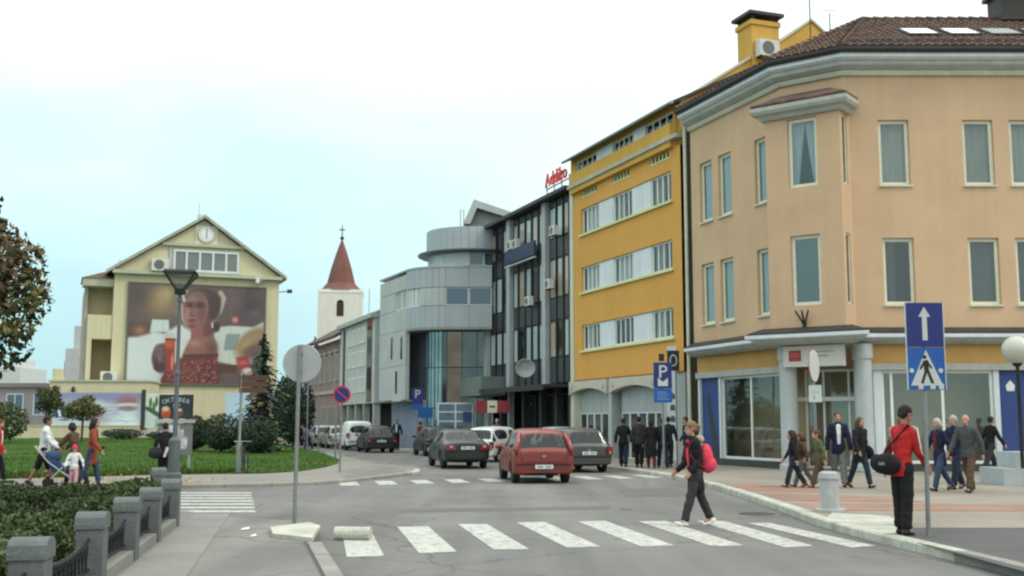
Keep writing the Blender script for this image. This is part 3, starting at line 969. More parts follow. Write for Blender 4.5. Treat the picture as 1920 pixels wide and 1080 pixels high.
for F, u0, u1 in ((FR, 4.80, 6.3), (FL, .2, 1.60)):
    mb = MB(); F.box(mb, u0, u1, .36, 3.40, -.30, -.2); p = mb.build('advert_panel', M_BLUE, pb, ORG)
    mb = MB()
    if F is FR:
        n0 = [(u0 + .75, .4), (u1 - .05, .4), (u1 - .05, 2.6), (u0 + 1.2, 1.7)]
        mb.add([F.p(a, z, -.195) for a, z in n0], [(0, 1, 2, 3)])
        q = MB(); q.add([F.p(u0 + a, z, -.195) for a, z in ((.28, 2.72), (.52, 2.72), (.55, 2.9), (.4, 3.08), (.25, 2.9))], [(0, 1, 2, 3, 4)])
        q.build('crest', M_WHITE, p, ORG)
    else:
        mb.add([F.p(u0 + a, z, -.195) for a, z in ((.35, 2.8), (.55, 2.75), (1.25, .4), (.75, .4))], [(0, 1, 2, 3)])
    mb.build('advert_print', M_BLUED, p, ORG)
# recessed corner entrance, shop interior
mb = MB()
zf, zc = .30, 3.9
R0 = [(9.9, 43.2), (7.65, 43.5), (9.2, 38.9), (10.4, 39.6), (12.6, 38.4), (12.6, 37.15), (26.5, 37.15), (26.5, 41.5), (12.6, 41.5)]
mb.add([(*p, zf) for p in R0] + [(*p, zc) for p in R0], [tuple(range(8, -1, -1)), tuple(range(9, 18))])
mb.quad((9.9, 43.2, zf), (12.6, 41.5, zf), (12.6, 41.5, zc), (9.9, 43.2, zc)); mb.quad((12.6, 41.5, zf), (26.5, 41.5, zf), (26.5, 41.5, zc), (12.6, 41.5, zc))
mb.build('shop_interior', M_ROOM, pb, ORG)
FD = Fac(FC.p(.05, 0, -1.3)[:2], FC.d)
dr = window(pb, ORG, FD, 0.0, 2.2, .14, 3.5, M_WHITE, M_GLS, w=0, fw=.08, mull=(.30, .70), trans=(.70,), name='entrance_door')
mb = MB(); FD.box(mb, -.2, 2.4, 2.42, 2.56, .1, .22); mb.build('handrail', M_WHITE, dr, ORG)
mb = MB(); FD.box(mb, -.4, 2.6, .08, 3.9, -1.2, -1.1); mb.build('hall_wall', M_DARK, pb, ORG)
MB().add([FC.p(-.1, .1315, .35), FC.p(2.5, .1315, .35), FC.p(2.5, .1315, -1.3), FC.p(-.1, .1315, -1.3)], [(0, 1, 2, 3)]).build('door_step', M_CONC, pb, ORG)
# downpipe and the dark joint to the orange house
mb = MB(); mb.tube([(*FL.p(-.28, 0, .10)[:2], .1), (*FL.p(-.28, 0, .10)[:2], 13.6)], .07, 8); mb.build('downpipe', M_CREAM, pb, ORG)
mb = MB(); FL.box(mb, -.9, -.003, .1, 13.9, -.9, -.25); mb.build('joint', mat('dark_joint', (.035, .03, .022), rough=.9), pb, ORG)
# flag holder under the bay window
fh = thing('flag_holder', 'dark iron flag bracket with three spikes under the lower bay window', 'flag holder', FB_.p(1.22, 4.86, .04))
mb = MB()
for a in (-.45, 0, .45):
    mb.tube([(0, 0, .0), Vector((FB_.d.x, FB_.d.y, 0)) * a * .5 + Vector((FB_.n.x, FB_.n.y, 0)) * .22 + Vector((0, 0, .48))], [.035, .03], 6)
mb.build('bracket', M_FLASH, fh)
MB().cbox((FB_.n.x * .02, FB_.n.y * .02, 0), (.12, .05, .2), rz=math.atan2(FB_.d.y, FB_.d.x)).build('wall_plate', M_FLASH, fh)
# sign over the entrance
FSg = Fac(FC.p(0.12, 0, .72)[:2], FC.d)
sg = thing('shop_sign', 'white sign board with a red square hanging over the corner entrance', 'sign', FSg.p(.9, 3.55))
so = FSg.p(.9, 3.55)
mb = MB(); FSg.box(mb, 0, 2.05, 3.52, 4.2, -.2, 0); mb.build('board', mat('sign_white', (.56, .57, .52), rough=.5, var=.05), sg, so)
mb = MB(); FSg.box(mb, .2, .62, 3.70, 4.06, .0, .012); mb.build('red_square', mat('sign_red', (.36, .045, .04), rough=.5, var=.1), sg, so)
for a, b, z in ((1.05, 1.72, 3.98), (1.05, 1.55, 3.84), (.26, .56, 3.85), (.26, .56, 3.93)):
    mb = MB(); FSg.box(mb, a, b, z, z + .035, .013, .018); mb.build('lettering', mat('sign_grey', (.30, .29, .28), rough=.6) if a > 1 else mat('sign_pink', (.5, .15, .14)), sg, so)
# chairs and a chrome rail inside the shop
M_REDC = mat('red_upholstery', (.30, .02, .02), rough=.8)
for k, (u, w) in enumerate(((3.1, -1.5), (4.55, -1.2), (5.3, -1.5))):
    x, yy, _ = FL.p(u, 0, w)
    ch = thing('office_chair', ['dark red chair behind the left shop pane near the blue poster', 'dark red chair behind the middle of the shop window beside the chrome rail',
                                'dark red chair behind the shop window next to the grey column'][k], 'chair', (x, yy, .3), R(-40 + 20 * k), 'red chairs in the shop')
    mb = MB().cbox((0, 0, .45), (.52, .5, .1)); mb.build('seat', M_REDC, ch)
    mb = MB().cbox((0, .24, .85), (.5, .09, .75)); mb.build('backrest', M_REDC, ch)
    for a, b in ((-.2, -.2), (.2, -.2), (-.2, .2), (.2, .2)):
        MB().tube([(a, b, 0), (a, b, .4)], .02, 6).build('leg', M_GUTTER, ch)
x, yy, _ = FL.p(4.5, 0, -.75)
rl = thing('chrome_rail', 'chrome tubular arch rail standing inside the left shop window', 'rail', (x, yy, .3))
mb = MB(); q = [Vector((FL.d.x, FL.d.y, 0)) * a + Vector((0, 0, z)) for a, z in ((-1.0, 0), (-.75, .8), (-.6, 1.15), (-.4, 1.3), (.5, 1.3), (.75, 1.2), (.8, 0))]
mb.tube(q, .035, 8); mb.build('rail_tube', mat('chrome', (.6, .62, .62), rough=.25, metal=.9, var=0, fine=0), rl)

# ------------------------------------------------------------------ orange house
A0 = Vector(W3) + DL * 12.1
FO = Fac(A0, -DL)
OG = (A0.x + 3, A0.y - 2, 0)
ob = thing('orange_building', 'bright orange house with three window bands and white panels beside the peach corner building', 'building', OG)
mb = MB()
rows = [(10.82, 12.08), (7.97, 9.2), (5.15, 6.38)]
wins = [(1.22, 3.16), (4.76, 6.70), (8.50, 10.44)]
vents = [(a + .05, b - .05, 12.62, 12.96) for a, b in wins]
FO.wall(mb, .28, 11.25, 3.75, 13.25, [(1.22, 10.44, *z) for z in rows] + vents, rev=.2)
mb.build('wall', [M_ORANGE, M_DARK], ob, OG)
dO = -FO.n
mb = MB().prism([FO.p(.3, 0, -1.0)[:2], FO.p(11.2, 0, -1.0)[:2], FO.p(11.2, 0, -9)[:2], FO.p(.3, 0, -9)[:2]], 0, 13.2); mb.build('rear_wall', M_ORANGE, ob, OG)
mb = MB(); FO.box(mb, -.1, .28, .0, 13.9, -.4, .06); mb.build('pilaster', M_CREAM, ob, OG)
mb = MB(); FO.box(mb, .282, 11.3, 3.70, 3.748, -.2, .05); mb.build('string_course', mat('red_flashing', (.22, .07, .05), rough=.7), ob, OG)
M_SILLY = mat('lime_sill', (0.60, 0.62, 0.33), rough=.7, var=.1)
for z0, z1 in rows:
    for i, (a, b) in enumerate(wins):
        st = random.choice([(M_CURT, 'half'), (M_CURT, 'full'), None, (M_CURTG, 'half')])
        window(ob, OG, FO, a, b, z0, z1, M_WHITE, M_GL1, w=-.16, fw=.08, mull=(.28, .53, .78), curtain=st)
    for (a, b) in ((3.16, 4.76), (6.70, 8.50)):
        mb = MB(); FO.box(mb, a + .006, b - .006, z0 + .004, z1 - .02, -.15, -.05); mb.build('white_panel', M_PANEL, ob, OG)
    mb = MB(); FO.box(mb, 1.1, 10.56, z0 - .10, z0 - .002, -.02, .10); mb.build('sill', M_SILLY, ob, OG)
for a, b, c, d in vents:
    mb = MB()
    for k in range(6):
        u = a + .1 + (b - a - .2) * k / 5; FO.box(mb, u - .05, u + .05, c + .01, d - .01, -.10, -.04)
    FO.box(mb, a + .02, b - .02, c + .004, c + .06, -.03, .02); mb.build('vent_grille', M_SILLY, ob, OG)
# attic storey under the eave
mb = MB(); FO.box(mb, .1, 11.35, 13.26, 13.42, -.4, .28); mb.build('ledge', M_GREYT, ob, OG)
mb = MB(); aw = [(.7, 3.1), (4.95, 7.0), (8.2, 10.7)]
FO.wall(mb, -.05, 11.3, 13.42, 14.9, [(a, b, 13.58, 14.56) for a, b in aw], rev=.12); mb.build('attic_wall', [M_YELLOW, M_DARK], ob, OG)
for a, b in aw:
    window(ob, OG, FO, a, b, 13.58, 14.56, M_WHITE, M_GL1, w=-.10, fw=.08, mull=(.25, .5, .75), name='attic_window')
for a, b in ((3.25, 4.95), (7.15, 8.25)):
    mb = MB(); FO.box(mb, a - .1, b, 13.56, 14.58, -.02, .04); mb.build('attic_panel', M_PANEL, ob, OG)
mb = MB(); q = [FO.p(-.35, 14.74, .62), FO.p(11.6, 14.74, .62), FO.p(11.6, 14.86, .66), FO.p(-.35, 14.86, .66)]
r0 = [FO.p(.0, 14.62, .42), FO.p(11.45, 14.62, .42), FO.p(11.45, 17.75, -6.0), FO.p(.0, 17.75, -6.0)]
r1 = [(x, yy, z + .12) for x, yy, z in r0]
mb.hexa(r0 + r1); mb.build('roof', M_FLASH, ob, OG)
mb = MB(); mb.tube([FO.p(.0, 14.66, .48), FO.p(11.5, 14.66, .48)], .07, 8); mb.build('gutter', M_GUTTER, ob, OG)
# end gable above the neighbour's roof, with chimney and air conditioner
FG = Fac(Vector(W3) + DL * .86, (.9383, .3458))
prof = [(0, 13.0), (9.8, 13.0), (12.0, 13.0), (12.0, 15.2), (6.55, 19.05), (5.0, 17.95), (3.6, 17.1), (0.0, 14.75)]
mb = MB(); n = len(prof)
mb.add([FG.p(u, z, 0) for u, z in prof] + [FG.p(u, z, -.4) for u, z in prof], [tuple(range(n)), tuple(range(2 * n - 1, n - 1, -1))] + [(k, n + k, n + (k + 1) % n, (k + 1) % n) for k in range(n)])
mb.build('gable_wall', M_YELLOW, ob, OG)
for a, b in (((0, 14.75), (3.42, 16.98)), ((4.9, 17.88), (6.55, 19.05)), ((6.55, 19.05), (12.0, 15.2))):
    mb = MB(); mb.hexa([FG.p(a[0], a[1] + .005, .08), FG.p(b[0], b[1] + .005, .08), FG.p(b[0], b[1] + .005, -.48), FG.p(a[0], a[1] + .005, -.48),
                        FG.p(a[0], a[1] + .12, .08), FG.p(b[0], b[1] + .12, .08), FG.p(b[0], b[1] + .12, -.48), FG.p(a[0], a[1] + .12, -.48)])
    mb.build('gable_coping', M_CREAM, ob, OG)
CHU = 4.15
mb = MB(); FG.box(mb, CHU - .68, CHU + .68, 15.5, 18.5, -1.0, .12); FG.box(mb, CHU - .74, CHU + .74, 18.5, 18.7, -1.1, .18); ch = mb.build('chimney', M_YELLOW, ob, OG)
mb = MB(); FG.box(mb, CHU - .85, CHU + .85, 18.92, 19.06, -1.2, .3)
for a in (-.6, .6):
    for w in (-.95, .1):
        FG.box(mb, CHU + a - .05, CHU + a + .05, 18.7, 18.92, w - .05, w + .05)
mb.build('chimney_cap', M_FLASH, ch, OG)
mb = MB(); FG.box(mb, -.2, 11.2, 13.0, 14.0, -11, -.5); mb.build('party_wall', M_YELLOW, ob, OG)


def ac_unit(F, u, z, w, label, group='air conditioners on the walls', s=1.0):
    o = F.p(u, z, w)
    a = thing('air_conditioner', label, 'air conditioner', o, 0, group)
    mb = MB(); F.box(mb, u - .42 * s, u + .42 * s, z, z + .62 * s, w, w + .32 * s); mb.build('case', mat('ac_case', (.56, .57, .53), rough=.5, var=.08), a, o)
    mb = MB(); c = Vector(F.p(u - .06 * s, z + .31 * s, w + .325 * s)); n_ = Vector((F.n.x, F.n.y, 0)); mb.tube([c, c + n_ * .012], .25 * s, 14)
    mb.build('fan_grille', mat('ac_grille', (.12, .13, .13), rough=.6), a, o)
    mb = MB(); F.box(mb, u - .35 * s, u - .31 * s, z - .05, z - .002, w - .1, w + .3 * s); F.box(mb, u + .31 * s, u + .35 * s, z - .05, z - .002, w - .1, w + .3 * s)
    mb.build('bracket', M_FLASH, a, o)
    return a


ac_unit(FG, 4.1, 17.05, .14, 'white air conditioner on the yellow chimney above the corner roof', s=1.15)
# two shallow arches with glazed shopfronts
M_BEIGE = mat('beige_arch', (.46, .44, .37), rough=.85, var=.12, scale=1)
M_SHOPG = mat('grey_shop_panel', (.34, .38, .37), rough=.6, var=.08)
for a, b in ((-.05, 4.25), (4.6, 9.2)):
    n = 12; mb = MB()
    top = [(a + (b - a) * k / n, 3.68) for k in range(n + 1)]
    bot = [(a + (b - a) * k / n, 3.02 + .30 * math.sin(math.pi * k / n) ** .8) for k in range(n + 1)]
    for k in range(n):
        mb.hexa([FO.p(*bot[k], .18), FO.p(*bot[k + 1], .18), FO.p(*bot[k + 1], -.15), FO.p(*bot[k], -.15), FO.p(*top[k], .18), FO.p(*top[k + 1], .18), FO.p(*top[k + 1], -.15), FO.p(*top[k], -.15)])
    ar = mb.build('arch', M_BEIGE, ob, OG)
    for u in (a + .35, b - .35):
        mb = MB(); c = Vector(FO.p(u, 3.38, .19)); mb.tube([c, c + Vector((FO.n.x, FO.n.y, 0)) * .02], .12, 12); mb.build('medallion', M_GREYT, ar, OG)
    w_ = (b - a)
    k = 0; u = a + .3
    while u < b - .3:
        u2 = min(u + .82, b - .3)
        mb = MB(); FO.box(mb, u + .01, u2 - .01, 2.15, 3.3, -.36, -.30); mb.build('fascia_panel', M_SHOPG, ob, OG)
        window(ob, OG, FO, u + .005, u2 - .005, .1, 2.15, M_PANEL, M_GL1 if k != 1 else M_GLD, w=-.36, fw=.055, name='shop_window')
        u = u2; k += 1
mb = MB(); FO.box(mb, -.1, 11.3, .05, 3.7, -1.0, -.95); FO.box(mb, 9.25, 11.3, .05, 3.69, -.5, .0); FO.box(mb, 4.27, 4.58, .05, 3.6, -.5, .05); mb.build('ground_floor_wall', M_SHOPG, ob, OG)
# white upright banner sign at the house corner
x, yy, _ = FO.p(11.15, 0, .5)
bn = thing('banner_sign', 'tall white upright banner with dark marks between the orange and peach houses', 'sign', (x, yy, .12))
mb = MB().cbox((0, 0, 2.35), (.34, .12, 4.5)); mb.build('banner', mat('banner_white', (.62, .68, .68), rough=.5, var=.05), bn)
for z in (2.5, 2.05, 1.6):
    poly_plate(MB(), [(-.09, z), (.09, z), (.1, z + .13), (.05, z + .24), (-.06, z + .24), (-.1, z + .12)], -.072, .01).build('mark', mat('banner_mark', (.09, .11, .12)), bn)

# ------------------------------------------------------------------ dark bank house
FBk = Fac(A0 + DL * 13.2, -DL)
BG = (A0.x, A0.y + 6, 0)
bk = thing('bank_building', 'dark glass office house with pale vertical piers next to the orange house', 'building', BG)
M_SPAN = mat('dark_cladding', (.040, .045, .045), rough=.45, var=.25, scale=1.2, streak=.2)
M_PIER = mat('pale_pier', (.36, .40, .41), rough=.6, var=.1, streak=.15)
mb = MB(); FBk.box(mb, 0, 13.08, 3.7, 13.5, -9, -.3); mb.build('wall', M_SPAN, bk, BG)
for a, b in ((-.55, .1), (3.55, 4.12), (9.08, 9.6)):
    mb = MB(); FBk.box(mb, a, b, 3.6 if a > 0 else 0.05, 13.35, -.3, -.02); mb.build('pier', M_PIER, bk, BG)
bz = [(11.3, 12.95), (8.15, 10.2), (5.05, 6.95)]
for a, b, mu in ((.1, 3.55, (.33, .66)), (4.12, 9.08, (.18, .4, .6, .8)), (9.6, 13.06, (.3, .57, .8))):
    ue = [a] + [a + (b - a) * f for f in mu] + [b]
    for i, u in enumerate(ue[1:-1]):
        mb = MB(); FBk.box(mb, u - .07, u + .07, 3.72, 13.3, -.295, -.19); mb.build('mullion', mat('black_mullion', (.012, .016, .016), rough=.4), bk, BG)
    for z0, z1 in bz:
        for u0, u1 in zip(ue, ue[1:]):
            pm = random.choice([M_GLP, M_GLP, M_GLP, M_GLD, glass('beige_blind_glass', (.36, .31, .24), see=.05)])
            window(bk, BG, FBk, u0 + .1, u1 - .1, z0, z1, mat('bronze_frame', (.02, .024, .024), rough=.4), pm, w=-.29, fw=.05)
    for z0, z1 in ((3.75, 5.0), (7.0, 8.1), (10.25, 11.25), (13.0, 13.3)):
        for u0, u1 in zip(ue, ue[1:]):
            mb = MB(); FBk.box(mb, u0 + .1, u1 - .1, z0, z1, -.298, -.24 + random.uniform(-.01, .01)); mb.build('spandrel_panel', M_SPAN, bk, BG)
mb = MB(); FBk.box(mb, -.6, 13.1, 13.36, 13.55, -.6, .34); mb.build('parapet', M_FLASH, bk, BG)
mb = MB(); FBk.box(mb, 3.2, 13.0, 3.45, 3.58, -.2, 1.5); FBk.box(mb, 3.2, 13.0, 3.3, 3.45, 1.42, 1.5); mb.build('canopy', M_FLASH, bk, BG)
mb = MB(); FBk.box(mb, -1.4, 3.0, 3.25, 4.35, -.2, 1.3); mb.build('entrance_box', mat('grey_green_panel', (.15, .18, .165), rough=.7, var=.15), bk, BG)
mb = MB(); FBk.box(mb, -.55, 13.08, .03, 3.69, -9, -2.4); FBk.box(mb, -.6, -.551, .03, 3.69, -9, .0); mb.build('ground_floor_wall', M_DARK, bk, BG)
for u in (.3, 2.6, 4.0, 6.3, 8.9, 11.0, 12.8):
    mb = MB(); FBk.box(mb, u - .14, u + .14, .03, 3.44, -.3, .0); mb.build('ground_floor_pier', M_SPAN if u not in (.3, 4.0) else M_PIER, bk, BG)
for a, b in ((4.2, 6.1), (6.5, 8.7), (9.1, 10.8), (11.2, 12.7)):
    window(bk, BG, FBk, a, b, .1, 3.2, mat('bronze_frame', (.02, .024, .024)), M_GLD, w=-.9, fw=.06, mull=(.5,), name='shop_window')
# signs and fittings on it
o_ = FBk.p(6.6, 10.7, .1)
bs = thing('blue_sign', 'dark blue sign band across the middle bay of the dark office house', 'sign', o_)
mb = MB(); FBk.box(mb, 4.25, 8.95, 10.62, 11.38, .24, .36); mb.build('board', mat('navy_board', (.018, .028, .07), rough=.5, var=.2), bs, o_)
mb = MB(); FBk.box(mb, 4.25, 8.95, 10.46, 10.54, .22, .34); mb.build('light_strip', M_PIER, bs, o_)
for k in range(9):
    u = 4.6 + k * .45; mb = MB(); FBk.box(mb, u, u + .28, 10.84, 11.16, .362, .37); mb.build('letter_block', mat('navy_letter', (.05, .07, .14)), bs, o_)
o_ = FBk.p(11.4, 14.1, -.4)
rs = thing('rooftop_sign', 'red rooftop lettering above the dark office house', 'sign', o_)
tm = text_mb('Addiko', 1.05, .04, sx=.95)
Mx = Matrix.Translation(FBk.p(11.45, 14.35, .1)) @ Matrix.Rotation(math.atan2(FBk.d.y, FBk.d.x), 4, 'Z')
xform(tm, Mx).build('lettering', mat('sign_letter_red', (.55, .05, .045), rough=.5, var=.05), rs, o_)
mb = MB()
for u in (9.9, 10.9, 11.9, 12.9):
    FBk.box(mb, u, u + .05, 13.5, 14.2, -.05, .0)
FBk.box(mb, 9.8, 13.0, 13.95, 14.0, -.05, .02); mb.build('sign_rail', M_GUTTER, rs, o_)
for u, z, l in ((4.75, 11.5, 'left of two white air conditioners above the blue sign band'), (5.6, 11.45, 'right of two white air conditioners above the blue sign band'), (10.5, 8.6, 'white air conditioner under the middle windows of the right bay'),
                (11.2, 11.3, 'white air conditioner at the top right bay of the dark office house'), (7.6, 8.0, 'white air conditioner under the middle windows of the centre bay')):
    ac_unit(FBk, u, z, .0, l, s=.8)
o_ = FBk.p(8.0, 4.2, .5)
sdh = thing('satellite_dish', 'large pale satellite dish on the dark office house above the canopy', 'satellite dish', o_)
mb = MB(); mb.lathe([(.02, .0), (.24, .03), (.42, .1), (.54, .2), (.52, .21), (.24, .05), (.0, .03)], (0, 0, 0), 20)
xform(mb, Matrix.Rotation(R(115), 4, 'X') @ Matrix.Identity(4)); xform(mb, Matrix.Translation((0, -.35, .45))); mb.build('dish', mat('dish_grey', (.5, .53, .53), rough=.5), sdh, smooth=False)
MB().tube([(0, .2, -.2), (0, -.1, .2), (0, -.3, .4)], .05, 6).build('arm', M_GUTTER, sdh)
# red and white kiosk banners in front
o_ = (-1.75, 60.5, .12)
kb = thing('street_banner', 'red street banner with a white middle field on three thin posts before the dark house', 'banner', o_)
x0 = -1.95
M_BRED = mat('banner_red', (.26, .035, .04), rough=.7, var=.1)
for a, b, m in ((0, .62, M_BRED), (.63, 1.15, mat('banner_cream', (.60, .58, .48), rough=.7)), (1.16, 1.8, M_BRED)):
    MB().box(a - .2, b - .2, -.03, .03, 2.1, 2.75).build('banner_field', m, kb)
for a in (0, .9, 1.75):
    MB().tube([(a - .2, .05, 0), (a - .2, .05, 2.8)], .035, 6).build('post', M_GUTTER, kb)
MB().box(.55, .85, -.04, -.032, 2.38, 2.48).build('banner_print', M_FLASH, kb)
# ------------------------------------------------------------------ grey metal-clad building with the round corner
M_CLAD = mat('grey_cladding', (.36, .41, .43), rough=.5, var=.07, scale=.6, fine=.03, metal=.15, streak=.1)
M_CLADL = mat('light_cladding', (.42, .46, .45), rough=.6, var=.08, scale=.6, streak=.12)
Qc = Vector((-4.0, 69.7))
q = [Vector((-8.75, 73.9))]
for k in range(9):
    a = R(-160) + R(70) * k / 8
    q.append(Qc + Vector((math.cos(a), math.sin(a))) * 2.7)
q.append(Vector((-1.2, 67.0)))
QP = q
gb = thing('rounded_building', 'grey metal-clad building with a rounded glass corner and a round rooftop storey', 'building', (-4, 71, 0))
GO = (-4, 71, 0)


def qpts(w, P=None):
    P = P or QP
    m = MB(); sweep(m, [tuple(p) for p in P], [(w, 0), (w + .01, 0), (w, .01)], ends=False)
    return [Vector(m.v[i * 3][:2]) for i in range(len(P))]


segs = []
for i in range(len(QP) - 1):
    a, b = QP[i], QP[i + 1]; L_ = (b - a).length; n = max(1, round(L_ / 1.2))
    for k in range(n):
        segs.append((a.lerp(b, k / n), a.lerp(b, (k + 1) / n), i))
for a, b, i in segs:
    F = Fac(a, b - a); L_ = (b - a).length
    straight = i == 0
    front = i == len(QP) - 2
    bands = [(9.82, 11.0), (7.38, 8.68)]
    if straight:
        bands = [(9.9, 10.8), (7.4, 8.7), (3.1, 5.2), (5.22, 7.38)]
    for z0, z1 in bands:
        mb = MB(); F.box(mb, .008, L_ - .008, z0, z1, -.25, random.uniform(0, .012)); mb.build('cladding_panel', M_CLADL if straight else M_CLAD, gb, GO)
    z0, z1 = (8.7, 9.8) if not straight else (8.72, 9.88)
    has = (front) or (1 <= i <= 4) or (straight and F.p(0, 0)[0] > -7.7)
    if has:
        window(gb, GO, F, .01, L_ - .01, z0 + .01, z1 - .01, M_WHITE, M_GLB if front else M_GLP, w=-.12, fw=.05, name='strip_window')
    else:
        mb = MB(); F.box(mb, .008, L_ - .008, z0 + .01, z1 - .01, -.25, .0); mb.build('cladding_panel', M_CLADL, gb, GO)
# small upright windows in the left wall
Fs = Fac(QP[0], QP[1] - QP[0])
for u, z0, z1 in ((4.6, 5.6, 7.0), (2.6, 5.7, 7.1), (3.6, 3.5, 4.9)):
    mb = MB(); Fs.box(mb, u, u + .34, z0, z1, -.1, .03); mb.build('slit_window', M_GLD, gb, GO)
# set-back glass curtain below
GP = qpts(-1.1)[1:]
def mirror(name, c):
    return mat(name, c, rough=.06, metal=.75, var=.25, scale=.9, fine=0, bump=.06, bscale=1.5)


MG1, MG2, MG3, MG4 = mirror('mirror_glass_blue', (.20, .29, .36)), mirror('mirror_glass_teal', (.24, .33, .33)), mirror('mirror_glass_dark', (.10, .13, .13)), mirror('mirror_glass_brown', (.17, .13, .10))
tints = [MG1, MG1, MG2, MG1, MG2, MG2, MG2, MG3, MG4, MG3, MG3]  # reflections put into the pane colours: blue left, dark and brownish right
_old = [M_GLB, M_GLB, M_GLP, glass('grey_glass', (.10, .13, .15), see=.1), M_GLB, glass('grey_glass', (.1, .13, .15)), M_GLP, M_GLP, M_GLD, glass('brown_glass', (.085, .05, .04), see=.05), M_GLD, M_GLD]
gs = []
for i in range(len(GP) - 1):
    a, b = GP[i], GP[i + 1]; L_ = (b - a).length; n = max(1, round(L_ / .9))
    for k in range(n):
        gs.append((a.lerp(b, k / n), a.lerp(b, (k + 1) / n)))
for i, (a, b) in enumerate(gs):
    F = Fac(a, b - a); L_ = (b - a).length
    for z0, z1 in ((.06, 2.55), (2.6, 5.0), (5.05, 7.37)):
        mb = MB(); F.box(mb, .02, L_ - .02, z0, z1, -.06, random.uniform(-.01, .02)); mb.build('glass_panel', tints[min(int(i * len(tints) / len(gs)), len(tints) - 1)], gb, GO)
    mb = MB(); F.box(mb, -.02, .02, .06, 7.37, -.1, .03); mb.build('mullion', M_SPAN, gb, GO)
mb = MB(); mb.prism([tuple(p) for p in qpts(-.02)] + [(-1.2, 76), (-7.5, 76)], 7.28, 7.36); mb.build('soffit', M_GREYT, gb, GO)
mb = MB(); mb.prism([tuple(p) for p in qpts(-1.35)] + [(-1.2, 76), (-6.5, 76)], 0.0, 10.9); mb.build('core', mat('blue_grey_wall', (.20, .25, .32), rough=.7, var=.1), gb, GO)
mb = MB(); mb.prism([tuple(p) for p in qpts(.05)] + [(-1.2, 76), (-7.5, 76)], 11.003, 11.1); mb.build('roof_slab', M_CLAD, gb, GO)
Fl = Fac(qpts(-.9)[0], QP[1] - QP[0])
mb = MB(); Fl.box(mb, .0, 6.2, .03, 3.08, -.3, 0); mb.build('ground_floor_wall', mat('blue_grey_wall', (.20, .25, .32), rough=.7, var=.1), gb, GO)
mb = MB(); Fl.box(mb, 3.2, 5.0, 3.0, 3.1, 0, 1.0)
mb.build('canopy', M_GREYT, gb, GO)
# entrance door frames and little signs
FE = Fac((-3.9, 67.95), (1, .0))
window(gb, GO, FE, -.6, 1.6, .1, 2.9, M_PANEL, M_GLB, w=.1, fw=.1, mull=(.5,), trans=(.6, .8), name='entrance_door')
mb = MB(); FE.box(mb, .95, 1.45, 1.75, 2.35, .30, .36); p = mb.build('notice_plate', M_BLUE, gb, GO)
# round rooftop storey
dc = (-2.5, 69.7)
for k in range(22):
    a0, a1 = R(-185 + k * 9.3), R(-185 + (k + 1) * 9.3)
    p0 = (dc[0] + 2.85 * math.cos(a0), dc[1] + 2.85 * math.sin(a0)); p1 = (dc[0] + 2.85 * math.cos(a1), dc[1] + 2.85 * math.sin(a1))
    F = Fac(p0, (p1[0] - p0[0], p1[1] - p0[1])); L_ = (Vector(p1) - Vector(p0)).length
    mb = MB(); F.box(mb, .006, L_ - .006, 12.14, 13.5, -.2, random.uniform(.02, .03)); mb.build('drum_panel', M_CLAD, gb, GO)
    if k % 2 == 0:
        a1 = R(-185 + (k + 2) * 9.3); p1 = (dc[0] + 2.85 * math.cos(a1), dc[1] + 2.85 * math.sin(a1))
        F = Fac(p0, (p1[0] - p0[0], p1[1] - p0[1])); L_ = (Vector(p1) - Vector(p0)).length
        window(gb, GO, F, .01, L_ - .01, 11.12, 11.93, M_PANEL, M_GLB if k > 8 else M_GLP, w=-.1, fw=.05, name='drum_window')
mb = MB(); mb.lathe([(2.4, 11.93), (3.3, 11.94), (3.42, 12.0), (3.42, 12.08), (2.9, 12.13), (2.4, 12.13)], (*dc, 0), 40); mb.build('drum_ledge', mat('dark_zinc', (.12, .14, .145), rough=.5, metal=.3), gb, GO, smooth=False)
mb = MB(); mb.lathe([(2.5, 11.1), (2.5, 13.45), (.1, 13.5)], (*dc, 0), 24); mb.build('drum_core', M_DARK, gb, GO)
# angular penthouse roof
mb = MB()
P3 = [(-3.15, 14.4), (-2.45, 16.0), (.6, 14.95), (.45, 14.6), (-2.25, 15.45), (-2.7, 14.4)]
mb.add([(x, 71.0, z) for x, z in P3] + [(x, 75.0, z) for x, z in P3], [tuple(range(6)), tuple(range(11, 5, -1))] + [(k, 6 + k, 6 + (k + 1) % 6, (k + 1) % 6) for k in range(6)])
mb.build('penthouse_roof', M_CLADL, gb, GO)
mb = MB().box(-2.9, .4, 71.4, 74.5, 11.1, 14.42); mb.add([(-2.6, 71.5, 14.43), (.4, 71.5, 14.43), (.4, 71.5, 14.6), (-2.25, 71.5, 15.4)], [(0, 1, 2, 3)]); mb.build('penthouse_wall', mat('penthouse_grey', (.22, .25, .25), rough=.6), gb, GO)
mb = MB()
for x in (-3.3, -3.1):
    mb.tube([(x, 70.8, 13.2), (x, 70.8, 15.3)], .03, 5)
mb.build('mast', M_GUTTER, gb, GO)

